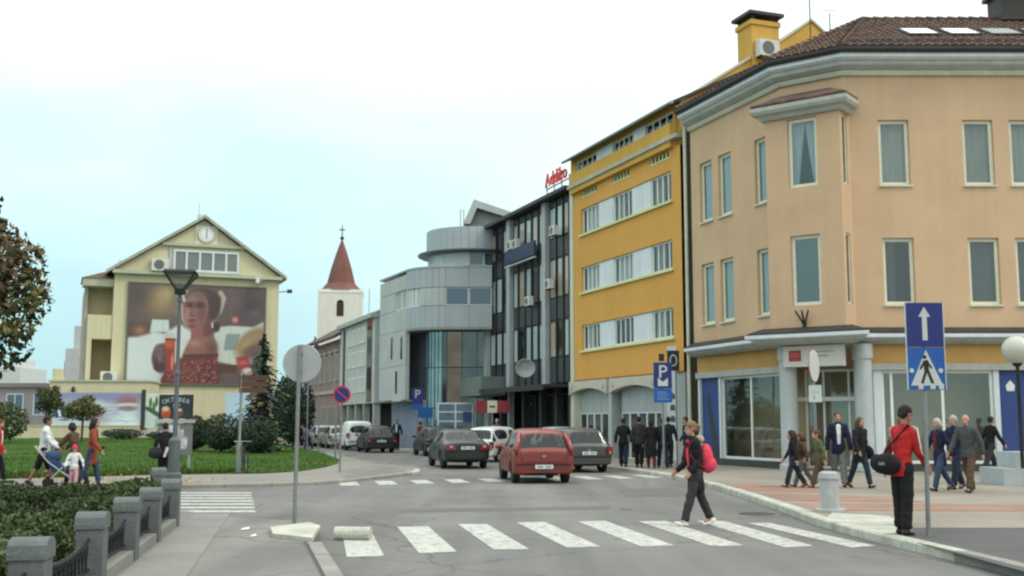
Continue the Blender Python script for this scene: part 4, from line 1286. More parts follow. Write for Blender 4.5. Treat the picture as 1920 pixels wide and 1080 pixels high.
# ------------------------------------------------------------------ light grey house and old dusky pink house
Lr = Vector((-9.15, 74.6)); L1 = Lr + DL * 11.4
FY = Fac(L1, -DL); yo = (L1.x + 3, L1.y, 0)
lg = thing('pale_building', 'pale grey three-storey house with dark ground floor between the rounded and the dusky pink house', 'building', yo)
mb = MB(); FY.box(mb, 0, 11.4, 3.0, 8.7, -8, -.0); mb.build('wall', mat('pale_grey_render', (.44, .48, .47), rough=.9, var=.08, streak=.15), lg, yo)
mb = MB(); FY.box(mb, 0, 11.4, .0, 2.99, -8, -1.2); mb.build('ground_floor_wall', M_DARK, lg, yo)
mb = MB(); FY.box(mb, -.1, 11.5, 8.705, 9.0, -8, .3); mb.build('roof_edge', M_GREYT, lg, yo)
for u in (.2, 2.6, 5.2, 7.8, 10.8):
    mb = MB(); FY.box(mb, u, u + .35, .02, 2.995, -.5, -.05); mb.build('pillar', M_GREYT, lg, yo)
mb = MB(); FY.box(mb, 1.2, 1.9, 3.3, 8.6, .002, .03); mb.build('dark_strip', M_SPAN, lg, yo)
mb = MB(); FY.box(mb, 9.2, 10.6, 3.1, 8.6, .002, .04); mb.build('stair_window', M_GLD, lg, yo)
for z0 in (3.8, 5.6, 7.2):
    for u in (3.0, 4.6, 6.2, 7.6):
        window(lg, yo, FY, u, u + 1.0, z0, z0 + 1.1, M_WHITE, M_GLP, w=.0, fw=.1, mull=(.5,))
mb = MB(); FY.box(mb, 6.5, 7.2, 9.0, 9.5, -2, -1.4); mb.build('chimney', M_TILE, lg, yo)
for u in (3.0, 8.3):
    mb = MB(); c = FY.p(u, 9, -1.5); mb.tube([c, (c[0], c[1], 11.6)], .03, 5); mb.build('antenna', M_GUTTER, lg, yo)
P0 = L1 + DL * 13.9 + Vector((.05, 0))
FP = Fac(P0, -DL); po = (P0.x + 3, P0.y, 0)
pk = thing('old_building', 'old dusky pink two-storey house with tall windows and a dark eave below the church tower', 'building', po)
mb = MB(); FP.box(mb, 0, 13.88, 0, 8.1, -8, -.02); mb.build('wall', mat('dusky_pink_render', (.30, .225, .215), rough=.92, var=.15, scale=.5, streak=.2), pk, po)
mb = MB(); mb.hexa([FP.p(-.3, 8.05, .6), FP.p(14.1, 8.05, .6), FP.p(14.1, 10.6, -4), FP.p(-.3, 10.6, -4), FP.p(-.3, 8.3, .6), FP.p(14.1, 8.3, .6), FP.p(14.1, 10.85, -4), FP.p(-.3, 10.85, -4)])
mb.build('roof', mat('old_dark_tile', (.09, .075, .07), rough=.9, var=.3), pk, po)
for k in range(6):
    u = .9 + k * 2.2
    window(pk, po, FP, u, u + 1.0, 4.9, 7.0, M_GREYT, M_GLD, w=-.02, fw=.12, mull=(.5,), dep=.1)
    window(pk, po, FP, u, u + 1.1, .6, 3.0, M_GREYT, M_GLD, w=-.02, fw=.12, mull=(.5,), dep=.1)
    mb = MB(); FP.box(mb, u - .15, u + 1.15, 7.15, 7.3, -.05, .14); mb.build('window_hood', M_GREYT, pk, po)
mb = MB(); FP.box(mb, 0, 13.85, 3.95, 4.2, -.05, .12); mb.build('string_course', M_GREYT, pk, po)

# ------------------------------------------------------------------ church tower with red spire
co = (-19.76, 130, 0)
ct = thing('church_tower', 'white church tower with a steep red spire rising behind the old houses', 'church tower', co)
FT = Fac((-22.35, 128.2), (1, .12))
mb = MB(); FT.box(mb, .0, 5.1, 0, 17.0, -5, 0); mb.build('wall', mat('white_render', (.62, .63, .58), rough=.9, var=.05, streak=.08), ct, co)
mb = MB(); FT.box(mb, -.05, 5.15, 16.65, 17.0, -5.05, .06); mb.build('cornice', M_WHITE, ct, co)
mb = MB(); c = FT.p(2.55, 0, -2.5)
prof = [(2.62, 16.95), (2.15, 17.3), (1.62, 17.95), (1.2, 19.7), (.60, 21.7), (.06, 23.25)]
vs = []; fs = []
for r, z in prof:
    for k in range(8):
        a = R(22.5 + 45 * k) + math.atan2(FT.d.y, FT.d.x)
        sq = 1.0 / max(abs(math.cos(R(22.5 + 45 * k))), abs(math.sin(R(22.5 + 45 * k))))
        f = min(1.0, max(0.0, (18.2 - z) / 1.2)); rr = r * 1.08
        vs.append((c[0] + rr * math.cos(a), c[1] + rr * math.sin(a), z))
for i in range(len(prof) - 1):
    for k in range(8):
        k2 = (k + 1) % 8; fs.append((i * 8 + k, i * 8 + k2, (i + 1) * 8 + k2, (i + 1) * 8 + k))
fs += [tuple(range(7, -1, -1)), tuple(range(40, 48))]
mb.add(vs, fs); mb.build('spire', mat('red_metal_roof', (.15, .058, .045), rough=.6, var=.15, scale=.5, streak=.2), ct, co)
mb = MB(); mb.ball((c[0], c[1], 23.4), .24); mb.tube([(c[0], c[1], 23.1), (c[0], c[1], 24.9)], .06, 6); mb.box(c[0] - .35, c[0] + .35, c[1] - .05, c[1] + .05, 24.35, 24.47)
mb.build('cross', M_FLASH, ct, co)
mb = MB(); arc = [(2.15, 13.9), (2.95, 13.9), (2.95, 15.4)] + [(2.55 + .4 * math.cos(R(t)), 15.4 + .4 * math.sin(R(t))) for t in range(20, 180, 20)] + [(2.15, 15.4)]
mb.add([FT.p(u, z, .02) for u, z in arc], [tuple(range(len(arc)))]); wn = mb.build('belfry_window', M_DARK, ct, co)
mb = MB()
for k in range(6):
    FT.box(mb, 2.17, 2.93, 14.0 + k * .25, 14.1 + k * .25, .021, .08)
mb.build('louvre', mat('brown_louvre', (.10, .07, .05)), wn, co)
Ftl = Fac(FT.p(0, 0, -5)[:2], FT.n)
mb = MB(); Ftl.box(mb, 2.1, 2.9, 13.9, 15.6, 0.0, .03); mb.build('belfry_window', M_DARK, ct, co)

# ------------------------------------------------------------------ cream gable building
GF = Fac((-34.8, 94.6), (.927, .375))
go = GF.p(8, 0, -4)
gt = thing('gable_building', 'cream gabled building with a clock in its pediment and a huge picture on its front', 'building', go)
M_CRM = mat('cream_render', (.56, .53, .355), rough=.92, var=.06, scale=.3, streak=.1)
M_CRMD = mat('shaded_loggia_render', (.34, .29, .18), rough=.92, var=.1)  # darker cream, the shade of the loggia recesses put into the colour
M_TRIMG = mat('sage_trim', (.40, .43, .32), rough=.8, var=.1)
mb = MB(); GF.box(mb, .9, 14.9, 0, 14.55, -24, 0); mb.build('wall', M_CRM, gt, go)
mb = MB(); gp_ = [(.9, 14.55), (14.9, 14.55), (14.9, 14.75), (8.2, 19.5), (.9, 14.75)]
n = 5; mb.add([GF.p(u, z, 0) for u, z in gp_] + [GF.p(u, z, -.5) for u, z in gp_], [tuple(range(n)), tuple(range(2 * n - 1, n - 1, -1))] + [(k, n + k, n + (k + 1) % n, (k + 1) % n) for k in range(n)])
mb.build('gable', M_CRM, gt, go)
for s, (a, b) in enumerate((((.2, 14.35), (8.2, 19.62)), ((8.2, 19.62), (15.5, 14.45)))):
    mb = MB(); mb.hexa([GF.p(a[0], a[1], .55), GF.p(b[0], b[1], .55), GF.p(b[0], b[1], -24), GF.p(a[0], a[1], -24), GF.p(a[0], a[1] + .28, .55), GF.p(b[0], b[1] + .28, .55), GF.p(b[0], b[1] + .28, -24), GF.p(a[0], a[1] + .28, -24)])
    mb.build('roof_slope', mat('weathered_roof', (.33, .35, .27), rough=.9, var=.2), gt, go)
mb = MB(); GF.box(mb, .7, 15.1, 14.4, 14.7, .002, .5); mb.build('eave_cornice', M_TRIMG, gt, go)
mb = MB(); GF.box(mb, 4.7, 11.9, 17.05, 17.3, .002, .3); mb.build('collar_cornice', M_TRIMG, gt, go)
window(gt, go, GF, 5.65, 11.3, 14.8, 16.75, M_PANEL, glass('attic_glass', (.16, .19, .18), see=.15), w=.02, fw=.2, mull=(.2, .4, .6, .8), dep=.12, name='attic_window')
mb = MB(); GF.box(mb, 5.3, 5.6, 14.75, 17.0, .002, .12); mb.build('attic_pier', M_GREYT, gt, go)
mb = MB(); GF.box(mb, 7.45, 9.35, 17.32, 19.0, .004, .08); mb.build('clock_panel', mat('pale_cream', (.60, .60, .48), rough=.9), gt, go)
ck = MB(); c = Vector(GF.p(8.39, 18.2, .09)); nn = Vector((GF.n.x, GF.n.y, 0)); ck.tube([c, c + nn * .1], .78, 28); ck = ck.build('clock', M_TRIMG, gt, go)
mb = MB(); mb.tube([c + nn * .101, c + nn * .115], .67, 28); mb.build('clock_face', mat('clock_white', (.70, .74, .72), rough=.4, var=0, fine=0), ck, go)
mb = MB()
GF.box(mb, 8.36, 8.42, 18.15, 18.7, .21, .22); mb.build('clock_hand', M_FLASH, ck, go)
mb = MB(); GF.box(mb, 8.36, 8.42, 17.8, 18.14, .21, .22); mb.build('clock_hand', M_FLASH, ck, go)
for k in range(12):
    a = R(30 * k); mb = MB(); u, z = 8.39 + .56 * math.sin(a), 18.2 + .56 * math.cos(a); GF.box(mb, u - .03, u + .03, z - .05, z + .05, .206, .214); mb.build('hour_mark', M_FLASH, ck, go)
for u, z, w, h in ((1.6, 14.6, -2.5, 1.3), (8.1, 19.4, -1.0, .8)):
    mb = MB(); GF.box(mb, u - .35, u + .35, z, z + h, w - .7, w); mb.build('chimney', M_PANEL, gt, go)
mb = MB(); GF.box(mb, 13.7, 14.7, 15.3, 15.9, -5.5, -3.5); mb.build('roof_box', M_FLASH, gt, go)
c = Vector(GF.p(7.8, 19.7, -.8)); mb = MB(); mb.tube([c, c + Vector((0, 0, 1.4))], .025, 5); mb.build('antenna', M_GUTTER, gt, go)
# loggia wing on the left
mb = MB(); GF.box(mb, -1.35, .88, 0, 13.6, -14, -2.2); mb.build('wing_wall', M_CRMD, gt, go)
mb = MB(); GF.box(mb, -1.1, .88, 8.75, 10.8, -2.19, -.15); GF.box(mb, -1.1, -.72, 5.3, 8.74, -2.19, -.15); GF.box(mb, -1.1, .88, 0, 5.3, -2.19, -.15); mb.build('loggia_front', M_CRM, gt, go)
mb = MB(); GF.box(mb, -1.34, -1.11, 0, 13.4, -2.4, -1.8); mb.build('corner_pipe', mat('pale_lilac', (.36, .36, .38), rough=.8), gt, go)
mb = MB(); GF.box(mb, -1.6, .88, 13.3, 13.95, -2.6, -.4); mb.build('wing_cornice', M_TRIMG, gt, go)
mb = MB(); mb.hexa([GF.p(-1.7, 13.96, -.3), GF.p(.88, 13.96, -.3), GF.p(.88, 13.96, -6), GF.p(-1.7, 13.96, -6), GF.p(.4, 14.75, -1.6), GF.p(.88, 14.75, -1.6), GF.p(.88, 14.75, -5), GF.p(.4, 14.75, -5)]); mb.build('wing_roof', M_TILE, gt, go)
ac_unit(GF, 4.55, 14.72, .15, 'white air conditioner on the ledge of the cream gable above the picture', s=1.7)
ac_unit(GF, .75, 5.0, .1, 'grey air conditioner on the low cream annex left of the huge picture', s=1.6)
o_ = GF.p(15.0, 13.5, -.2)
fl = thing('floodlight', 'floodlight on a short arm at the right corner of the cream gable building', 'floodlight', o_)
mb = MB(); mb.tube([GF.p(14.9, 13.4, -.2), GF.p(15.7, 13.45, .3)], .05, 6); mb.build('arm', M_GUTTER, fl, o_)
mb = MB(); GF.box(mb, 15.6, 16.0, 13.3, 13.6, .1, .5); mb.build('lamp_head', M_FLASH, fl, o_)
o_ = GF.p(13.0, 14.2, .5)
fl2 = thing('camera_box', 'pale camera box under the right eave of the cream gable building', 'camera', o_)
mb = MB(); GF.box(mb, 12.7, 13.0, 14.0, 14.5, .5, .95); mb.build('case', M_PANEL, fl2, o_)
mb = MB(); GF.box(mb, 13.0, 13.3, 14.2, 14.3, .4, .7); mb.build('bracket', M_GUTTER, fl2, o_)


# ------------------------------------------------------------------ printed pictures: a fine sheet with the print as flat colour
class Paint:
    def __init__(s, nx, ny, x0, y0, x1, y1, bg):
        s.nx, s.ny = nx, ny
        s.X, s.Y = np.meshgrid(np.linspace(x0, x1, nx), np.linspace(y0, y1, ny))
        s.c = np.zeros((ny, nx, 3)); s.c[:] = bg

    def blend(s, a, col):
        a = np.clip(a, 0, 1)[..., None]; s.c = s.c * (1 - a) + np.array(col, float) * a; return s

    def ell(s, cx, cy, rx, ry, col, soft=.15, rot=0, k=1):
        c, q = math.cos(R(rot)), math.sin(R(rot)); dx, dy = s.X - cx, s.Y - cy
        d = np.sqrt(((dx * c + dy * q) / rx) ** 2 + ((-dx * q + dy * c) / ry) ** 2)
        return s.blend((1 - d) / soft * k + .5 * k, col) if soft < 1 else s.blend(np.exp(-d * d * 1.6) * k, col)

    def poly(s, pts, col, k=1, soft=6):
        d = np.full(s.X.shape, 1e9); inn_ = np.zeros(s.X.shape, bool); n = len(pts)
        for i in range(n):
            (x0, y0), (x1, y1) = pts[i], pts[(i + 1) % n]
            t = np.clip(((s.X - x0) * (x1 - x0) + (s.Y - y0) * (y1 - y0)) / ((x1 - x0) ** 2 + (y1 - y0) ** 2 + 1e-9), 0, 1)
            d = np.minimum(d, np.hypot(s.X - x0 - t * (x1 - x0), s.Y - y0 - t * (y1 - y0)))
            cr_ = ((y0 > s.Y) != (y1 > s.Y)) & (s.X < (x1 - x0) * (s.Y - y0) / (y1 - y0 + 1e-9) + x0)
            inn_ ^= cr_
        return s.blend(np.where(inn_, .5 + d / soft, .5 - d / soft) * k, col)

    def line(s, pts, w, col, k=1, soft=5):
        d = np.full(s.X.shape, 1e9)
        for (x0, y0), (x1, y1) in zip(pts, pts[1:]):
            t = np.clip(((s.X - x0) * (x1 - x0) + (s.Y - y0) * (y1 - y0)) / ((x1 - x0) ** 2 + (y1 - y0) ** 2 + 1e-9), 0, 1)
            d = np.minimum(d, np.hypot(s.X - x0 - t * (x1 - x0), s.Y - y0 - t * (y1 - y0)))
        return s.blend(((w - d) / soft + .5) * k, col)

    def sheet(s, name, fn, parent=None, org=(0, 0, 0), gain=1.0):
        """fn(u, v) gives the place of a print point, u to the right, v downwards in 0..1."""
        vs = [tuple(Vector(fn(i / (s.nx - 1), j / (s.ny - 1))) - Vector(org)) for j in range(s.ny) for i in range(s.nx)]
        fs = [(j * s.nx + i, (j + 1) * s.nx + i, (j + 1) * s.nx + i + 1, j * s.nx + i + 1) for j in range(s.ny - 1) for i in range(s.nx - 1)]
        me = bpy.data.meshes.new(name); me.from_pydata(vs, [], fs)
        ca = me.color_attributes.new('print', 'FLOAT_COLOR', 'POINT')
        c = np.clip(s.c / 255.0, 0, 1); c = np.where(c <= .04045, c / 12.92, ((c + .055) / 1.055) ** 2.4) * gain
        ca.data.foreach_set('color', np.concatenate([c, np.ones((s.ny, s.nx, 1))], 2).astype(np.float32).ravel())
        me.materials.append(print_mat())
        o = bpy.data.objects.new(name, me); C.objects.link(o)
        if parent is not None:
            o.parent = parent
        return o


P = Paint(230, 172, 20, 125, 1195, 1000, (98, 86, 84))
P.ell(290, 270, 190, 170, (158, 138, 98), 1.5).ell(330, 210, 90, 80, (176, 160, 118), 1.5).ell(100, 230, 130, 150, (84, 72, 74), 1.5, k=.8)
P.ell(420, 300, 60, 120, (128, 116, 96), 1.5).ell(1050, 300, 170, 160, (74, 66, 72), 1.5).ell(930, 260, 90, 140, (112, 98, 100), 1.5, k=.6)
P.ell(1100, 360, 70, 40, (120, 96, 100), 1.5, k=.7)
P.poly([(20, 600), (120, 575), (220, 545), (330, 560), (460, 470), (560, 540), (560, 1000), (20, 1000)], (206, 218, 216), soft=30)
P.poly([(20, 470), (200, 480), (215, 560), (100, 595), (20, 600)], (96, 74, 64), soft=30).ell(120, 540, 60, 50, (158, 118, 92), 1.5)
P.poly([(220, 440), (360, 440), (370, 545), (205, 555)], (200, 214, 214), soft=14)
P.poly([(740, 560), (790, 490), (900, 475), (1100, 480), (1190, 430), (1195, 800), (960, 830), (780, 800)], (196, 208, 198), soft=16)
P.poly([(860, 550), (985, 545), (950, 690), (840, 700)], (134, 154, 150), soft=12)
P.ell(1085, 610, 175, 90, (150, 128, 96), .5, rot=-42).ell(1040, 640, 110, 55, (168, 146, 104), 1.5, rot=-45).ell(1110, 700, 110, 60, (108, 90, 84), .8, rot=-25)
P.poly([(950, 760), (1060, 740), (1085, 830), (1040, 880), (975, 870)], (160, 60, 56), soft=22).ell(1015, 805, 60, 26, (180, 110, 104), 1.5).ell(1060, 880, 50, 30, (214, 196, 186), .6).ell(1150, 800, 60, 80, (70, 70, 70), .8)
P.ell(935, 420, 26, 28, (206, 132, 116), .8)
P.line([(800, 180), (830, 230), (800, 340), (750, 430), (740, 490)], 20, (180, 172, 156), soft=20).line([(500, 180), (468, 225), (488, 262)], 15, (200, 196, 186), soft=10)
P.line([(465, 300), (480, 430), (540, 520)], 12, (196, 176, 160), soft=12, k=.7)
P.ell(655, 275, 150, 128, (80, 62, 62), .2).ell(740, 330, 60, 110, (74, 58, 60), .5)
P.poly([(556, 455), (730, 440), (738, 600), (640, 640), (555, 610)], (150, 92, 86), soft=14).ell(705, 520, 45, 100, (108, 70, 70), .9)
P.ell(590, 350, 108, 172, (146, 108, 102), .14, rot=6).ell(645, 360, 70, 150, (112, 80, 78), 1.2, k=.9).ell(590, 215, 95, 45, (112, 88, 86), 1.2).ell(560, 230, 60, 50, (150, 118, 112), 1.5, k=.7)
P.ell(540, 305, 42, 22, (92, 66, 64), .9).ell(622, 303, 46, 22, (88, 62, 62), .9).ell(540, 304, 20, 9, (52, 40, 40), .6).ell(620, 303, 22, 9, (50, 38, 38), .6).line([(505, 282), (568, 274)], 5, (66, 48, 48), soft=8).line([(592, 272), (660, 280)], 5, (66, 48, 48), soft=8)
P.line([(566, 310), (548, 385)], 9, (122, 86, 82), soft=12).ell(556, 394, 24, 10, (112, 76, 72), .9).ell(556, 436, 36, 10, (112, 60, 60), .7).ell(558, 452, 30, 9, (132, 76, 72), .8).ell(515, 400, 24, 70, (166, 128, 118), 1.5, k=.8).ell(560, 490, 50, 20, (108, 74, 70), 1.2)
P.ell(770, 490, 34, 46, (66, 56, 56), .5).line([(735, 455), (738, 492)], 7, (210, 200, 188))
P.poly([(555, 600), (640, 590), (745, 560), (785, 650), (795, 770), (475, 790), (505, 690)], (138, 98, 90), soft=22).ell(590, 640, 70, 40, (170, 130, 118), 1.5).ell(740, 690, 60, 90, (108, 76, 72), 1.3)
P.poly([(470, 775), (620, 750), (780, 738), (805, 860), (808, 1000), (300, 1000), (340, 900), (400, 860)], (112, 54, 50), soft=14).ell(720, 900, 110, 120, (88, 44, 44), 1.3).ell(420, 950, 110, 70, (88, 46, 46), 1.3)
P.line([(500, 756), (785, 742)], 13, (84, 54, 52))
rr_ = np.random.default_rng(4)
for x_ in (312, 605, 898):
    P.line([(x_, 125), (x_, 1000)], 1.6, (120, 108, 104), k=.35, soft=4)
for k in range(190):
    P.ell(rr_.uniform(360, 795), rr_.uniform(785, 990), rr_.uniform(4, 7), rr_.uniform(5, 9), (176, 128, 120), .9, k=.6)
P.ell(320, 780, 92, 130, (92, 70, 74), .2).ell(285, 720, 40, 60, (116, 90, 90), .6).ell(295, 790, 16, 40, (128, 96, 92), .8).ell(270, 830, 14, 40, (70, 52, 58), .8).ell(300, 860, 50, 40, (74, 54, 60), .6)
P.poly([(335, 600), (420, 600), (424, 900), (350, 900)], (150, 62, 50), soft=16).poly([(325, 560), (420, 556), (415, 605), (330, 605)], (190, 196, 180), soft=12)
P.ell(402, 810, 12, 70, (206, 134, 112), .7).ell(375, 650, 40, 40, (190, 92, 62), .8).line([(345, 612), (420, 614)], 9, (104, 56, 44), soft=8)
bo = GF.p(7.9, 4.95, .1)
bb = thing('giant_poster', 'huge framed poster of a woman in red holding a drink on the cream gable', 'poster', bo)
P.sheet('print', lambda u, v: GF.p(2.12 + 11.5 * u, 13.6 - 8.55 * v, .2), bb, bo, gain=.84)
mb = MB(); GF.box(mb, 2.0, 13.75, 4.92, 5.05, .01, .24); GF.box(mb, 2.0, 13.75, 13.6, 13.72, .01, .24); GF.box(mb, 2.0, 2.12, 5.052, 13.598, .01, .24); GF.box(mb, 13.62, 13.75, 5.052, 13.598, .01, .24)
mb.build('frame', mat('green_frame', (.10, .13, .09), rough=.6), bb, bo)
mb = MB(); GF.box(mb, 2.1, 13.64, 5.03, 13.62, .01, .17); mb.build('backing', M_FLASH, bb, bo)

# ------------------------------------------------------------------ annex, hoardings and posters along the far edge of the lawn
FH = Fac((-37.6, 87.6), (1, .1))
ax = thing('annex', 'low cream annex with a small chimney left of the gable building', 'building', FH.p(4, 0, -3))
axo = FH.p(4, 0, -3)
mb = MB(); FH.box(mb, .9, 8.6, 0, 4.95, -6, -2.0); mb.build('wall', M_CRM, ax, axo)
mb = MB(); FH.box(mb, .8, 8.7, 4.955, 5.1, -6.1, -1.9); mb.build('roof_edge', M_TRIMG, ax, axo)
mb = MB(); FH.box(mb, .95, 1.6, 5.1, 6.0, -3.2, -2.4); mb.build('chimney', M_CRM, ax, axo)
mb = MB(); c = FH.p(2.75, 4.3, -1.9); mb.ball(c, (.15, .15, .3)); mb.build('wall_lamp', M_FLASH, ax, axo)
# the low garden wall
gw = MB(); FH.box(gw, -8, 8.4, .1, 1.42, -.35, 0); FH.box(gw, -8, 8.4, 1.425, 1.5, -.4, .05)
gw = gw.build('garden_wall', M_CRM); tag(gw, 'low cream garden wall along the far side of the lawn under the graffiti', 'wall')
gw2 = MB(); FH.box(gw2, 8.4, 27, .1, 1.1, -.5, -.2); gw2 = gw2.build('low_wall', mat('pale_wall', (.42, .42, .36), rough=.9, var=.15)); tag(gw2, 'low pale wall behind the round bushes at the far lawn edge', 'wall')
G1 = Paint(120, 60, 0, 0, 240, 120, (176, 190, 196))
G1.poly([(0, 0), (240, 0), (240, 22), (0, 30)], (136, 140, 176), soft=10).ell(60, 30, 50, 16, (156, 160, 186), 1.5).ell(130, 45, 60, 18, (200, 214, 206), 1.5).ell(200, 95, 60, 40, (206, 224, 226), 1.5)
G1.ell(42, 78, 27, 24, (38, 56, 102), .3).line([(26, 66), (30, 86), (56, 86), (60, 66)], 3.5, (210, 218, 230), soft=2).line([(42, 70), (44, 82)], 3, (220, 226, 236), soft=2).line([(24, 95), (60, 95)], 2.5, (200, 210, 225), soft=2)
G1.ell(120, 90, 36, 30, (150, 140, 140), 1.5).ell(170, 30, 50, 14, (150, 150, 190), 1.5).line([(150, 20), (230, 18)], 8, (140, 140, 185), soft=8)
G1.ell(205, 32, 28, 20, (150, 110, 116), .8).ell(205, 46, 30, 8, (214, 206, 196), .6).ell(205, 58, 24, 9, (140, 104, 106), .7)
for k in range(14):
    G1.line([(rr_.uniform(80, 235), rr_.uniform(40, 110)), (rr_.uniform(80, 235), rr_.uniform(40, 115))], 1.2, (150, 150, 190), soft=2, k=.6)
hb = thing('graffiti_hoarding', 'long hoarding with pale blue and violet graffiti behind the cream garden wall', 'hoarding', FH.p(4.5, 1.4, -.5)); ho = FH.p(4.5, 1.4, -.5)
G1.sheet('print', lambda u, v: FH.p(1.4 + 7.0 * u, 4.05 - 2.55 * v, -.42), hb, ho)
mb = MB(); FH.box(mb, 1.38, 8.42, 1.5, 4.07, -.6, -.43); mb.build('backing', M_GREYT, hb, ho)
G2 = Paint(80, 60, 0, 0, 150, 110, (206, 216, 204))
G2.poly([(0, 60), (150, 80), (150, 110), (0, 110)], (190, 206, 200), soft=14).poly([(0, 42), (20, 44), (62, 66), (58, 80), (30, 66), (0, 52)], (56, 92, 66), soft=5)
for x, h in ((20, 30), (44, 26), (34, 44), (62, 40)):
    G2.ell(x, h, 6, 16, (70, 108, 60), .5)
G2.line([(58, 70), (44, 105)], 4, (120, 150, 160), soft=4).line([(60, 70), (74, 105)], 4, (120, 150, 160), soft=4).ell(95, 60, 12, 30, (220, 226, 216), .6).ell(112, 30, 18, 14, (190, 150, 130), .8)
G2.line([(70, 14), (90, 24), (130, 30)], 7, (70, 96, 70), soft=5).ell(128, 50, 14, 24, (120, 80, 80), .7).ell(120, 88, 20, 10, (40, 80, 70), .5)
h2 = thing('mural_hoarding', 'white and green mural panel between the dark post and the poster stand', 'hoarding', FH.p(10, 1.2, -.5)); h2o = FH.p(10, 1.2, -.5)
G2.sheet('print', lambda u, v: FH.p(8.75 + 2.9 * u, 4.0 - 2.7 * v, -.42), h2, h2o)
mb = MB(); FH.box(mb, 8.73, 11.67, 1.28, 4.02, -.6, -.43); mb.build('backing', M_GREYT, h2, h2o)
dp = MB(); FH.box(dp, 8.45, 8.72, .2, 4.3, -.6, -.3); dp = dp.build('hoarding_post', M_SPAN); tag(dp, 'dark post between the graffiti hoarding and the white green mural', 'post')
G3 = Paint(40, 60, 0, 0, 60, 90, (172, 200, 216)); G3.ell(30, 40, 40, 30, (184, 212, 226), 1.5)
G4 = Paint(60, 60, 0, 0, 60, 64, (140, 128, 126))
G4.ell(28, 22, 14, 24, (64, 46, 46), .4).ell(29, 20, 6, 9, (190, 156, 142), .5).ell(14, 50, 20, 14, (116, 116, 124), .6).ell(34, 52, 18, 12, (110, 104, 110), .6).poly([(0, 56), (60, 56), (60, 64), (0, 64)], (168, 190, 178), soft=4).ell(46, 12, 6, 6, (210, 210, 210), .6)
for nm, lab, Pn, u0, u1, z0, z1 in (('pale_poster', 'plain pale blue poster panel right of the poster stand', G3, 15.0, 16.9, 1.2, 4.0),
                                    ('portrait_poster', 'poster with a long-haired woman below the huge picture, right of the pale blue panel', G4, 16.95, 18.6, 1.4, 4.2)):
    o_ = FH.p((u0 + u1) / 2, z0, -.3); t = thing(nm, lab, 'poster', o_)
    Pn.sheet('print', lambda u, v: FH.p(u0 + (u1 - u0) * u, z1 - (z1 - z0) * v, -.17), t, o_)
    mb = MB(); FH.box(mb, u0 - .04, u1 + .04, z0 - .04, z1 + .04, -.3, -.18); mb.build('backing', M_PANEL, t, o_)

# far background on the left
lb = thing('low_house', 'long low grey house with a row of bluish windows at the far left', 'building', (-58, 112, 0)); lo = (-58, 112, 0)
FLw = Fac((-68, 108), (1, .03))
mb = MB(); FLw.box(mb, 0, 24.5, 0, 5.1, -8, 0); mb.build('wall', mat('dull_grey_wall', (.30, .29, .30), rough=.9, var=.1), lb, lo)
mb = MB(); FLw.box(mb, -.3, 24.8, 5.105, 5.5, -8.3, .4); mb.build('roof', mat('dull_roof', (.22, .20, .20), rough=.9, var=.1), lb, lo)
for k in range(9):
    window(lb, lo, FLw, 1 + k * 2.6, 2.7 + k * 2.6, 2.4, 4.5, M_PANEL, M_GLB, w=.0, fw=.12, mull=(.5,))
x0, yy, z1 = at(120, 640, 135); x1 = at(166, 640, 135)[0]
tb = thing('grey_block', 'tall narrow grey apartment block behind the cream gable building', 'building', (x0, 135, 0)); to = (x0, 135, 0)
mb = MB().box(x0 + .25, x1 + 1.5, 135, 147, 0, 10.6); mb.box(x0 + .8, x1 + 1.5, 136, 146, 10.6, 13.4); mb.build('wall', mat('pale_block', (.42, .45, .45), rough=.9, var=.08), tb, to)
for z in (2, 4.6, 7.2):
    MB().box(x0 - .25, x0 + .22, 136, 139, z, z + 1.9).build('balcony', M_GREYT, tb, to)
x0, _, z1 = at(-10, 690, 260); x1 = at(38, 690, 260)[0]
fb = MB().box(x0, x1, 260, 275, 0, 14.5); fb.box(x0 + 3, x1 - 1.5, 262, 272, 14.5, 16.5)
fb = fb.build('distant_block', mat('distant_pale', (.5, .54, .54), rough=.9)); tag(fb, 'pale distant apartment block at the far left behind the low house', 'building')
# ------------------------------------------------------------------ vegetation
M_BARK = mat('bark', (.075, .058, .045), rough=.95, var=.3, scale=3, fine=.3, bump=.5)


def leafm(name, c):
    m = mat(name, c, rough=.75, var=.25, scale=2.5, fine=.2, fscale=12, spec=.25)
    return m


L_DK = leafm('leaf_dark', (.030, .050, .018)); L_GR = leafm('leaf_green', (.045, .068, .022)); L_LT = leafm('leaf_light', (.085, .11, .04))
L_BR = leafm('leaf_brown', (.10, .085, .035)); L_RD = leafm('leaf_rust', (.105, .075, .035)); L_OL = leafm('leaf_olive', (.13, .12, .04)); L_YE = leafm('leaf_yellow', (.20, .17, .045))
L_CON = leafm('needle_dark', (.022, .042, .030)); L_CON2 = leafm('needle_mid', (.045, .07, .048))


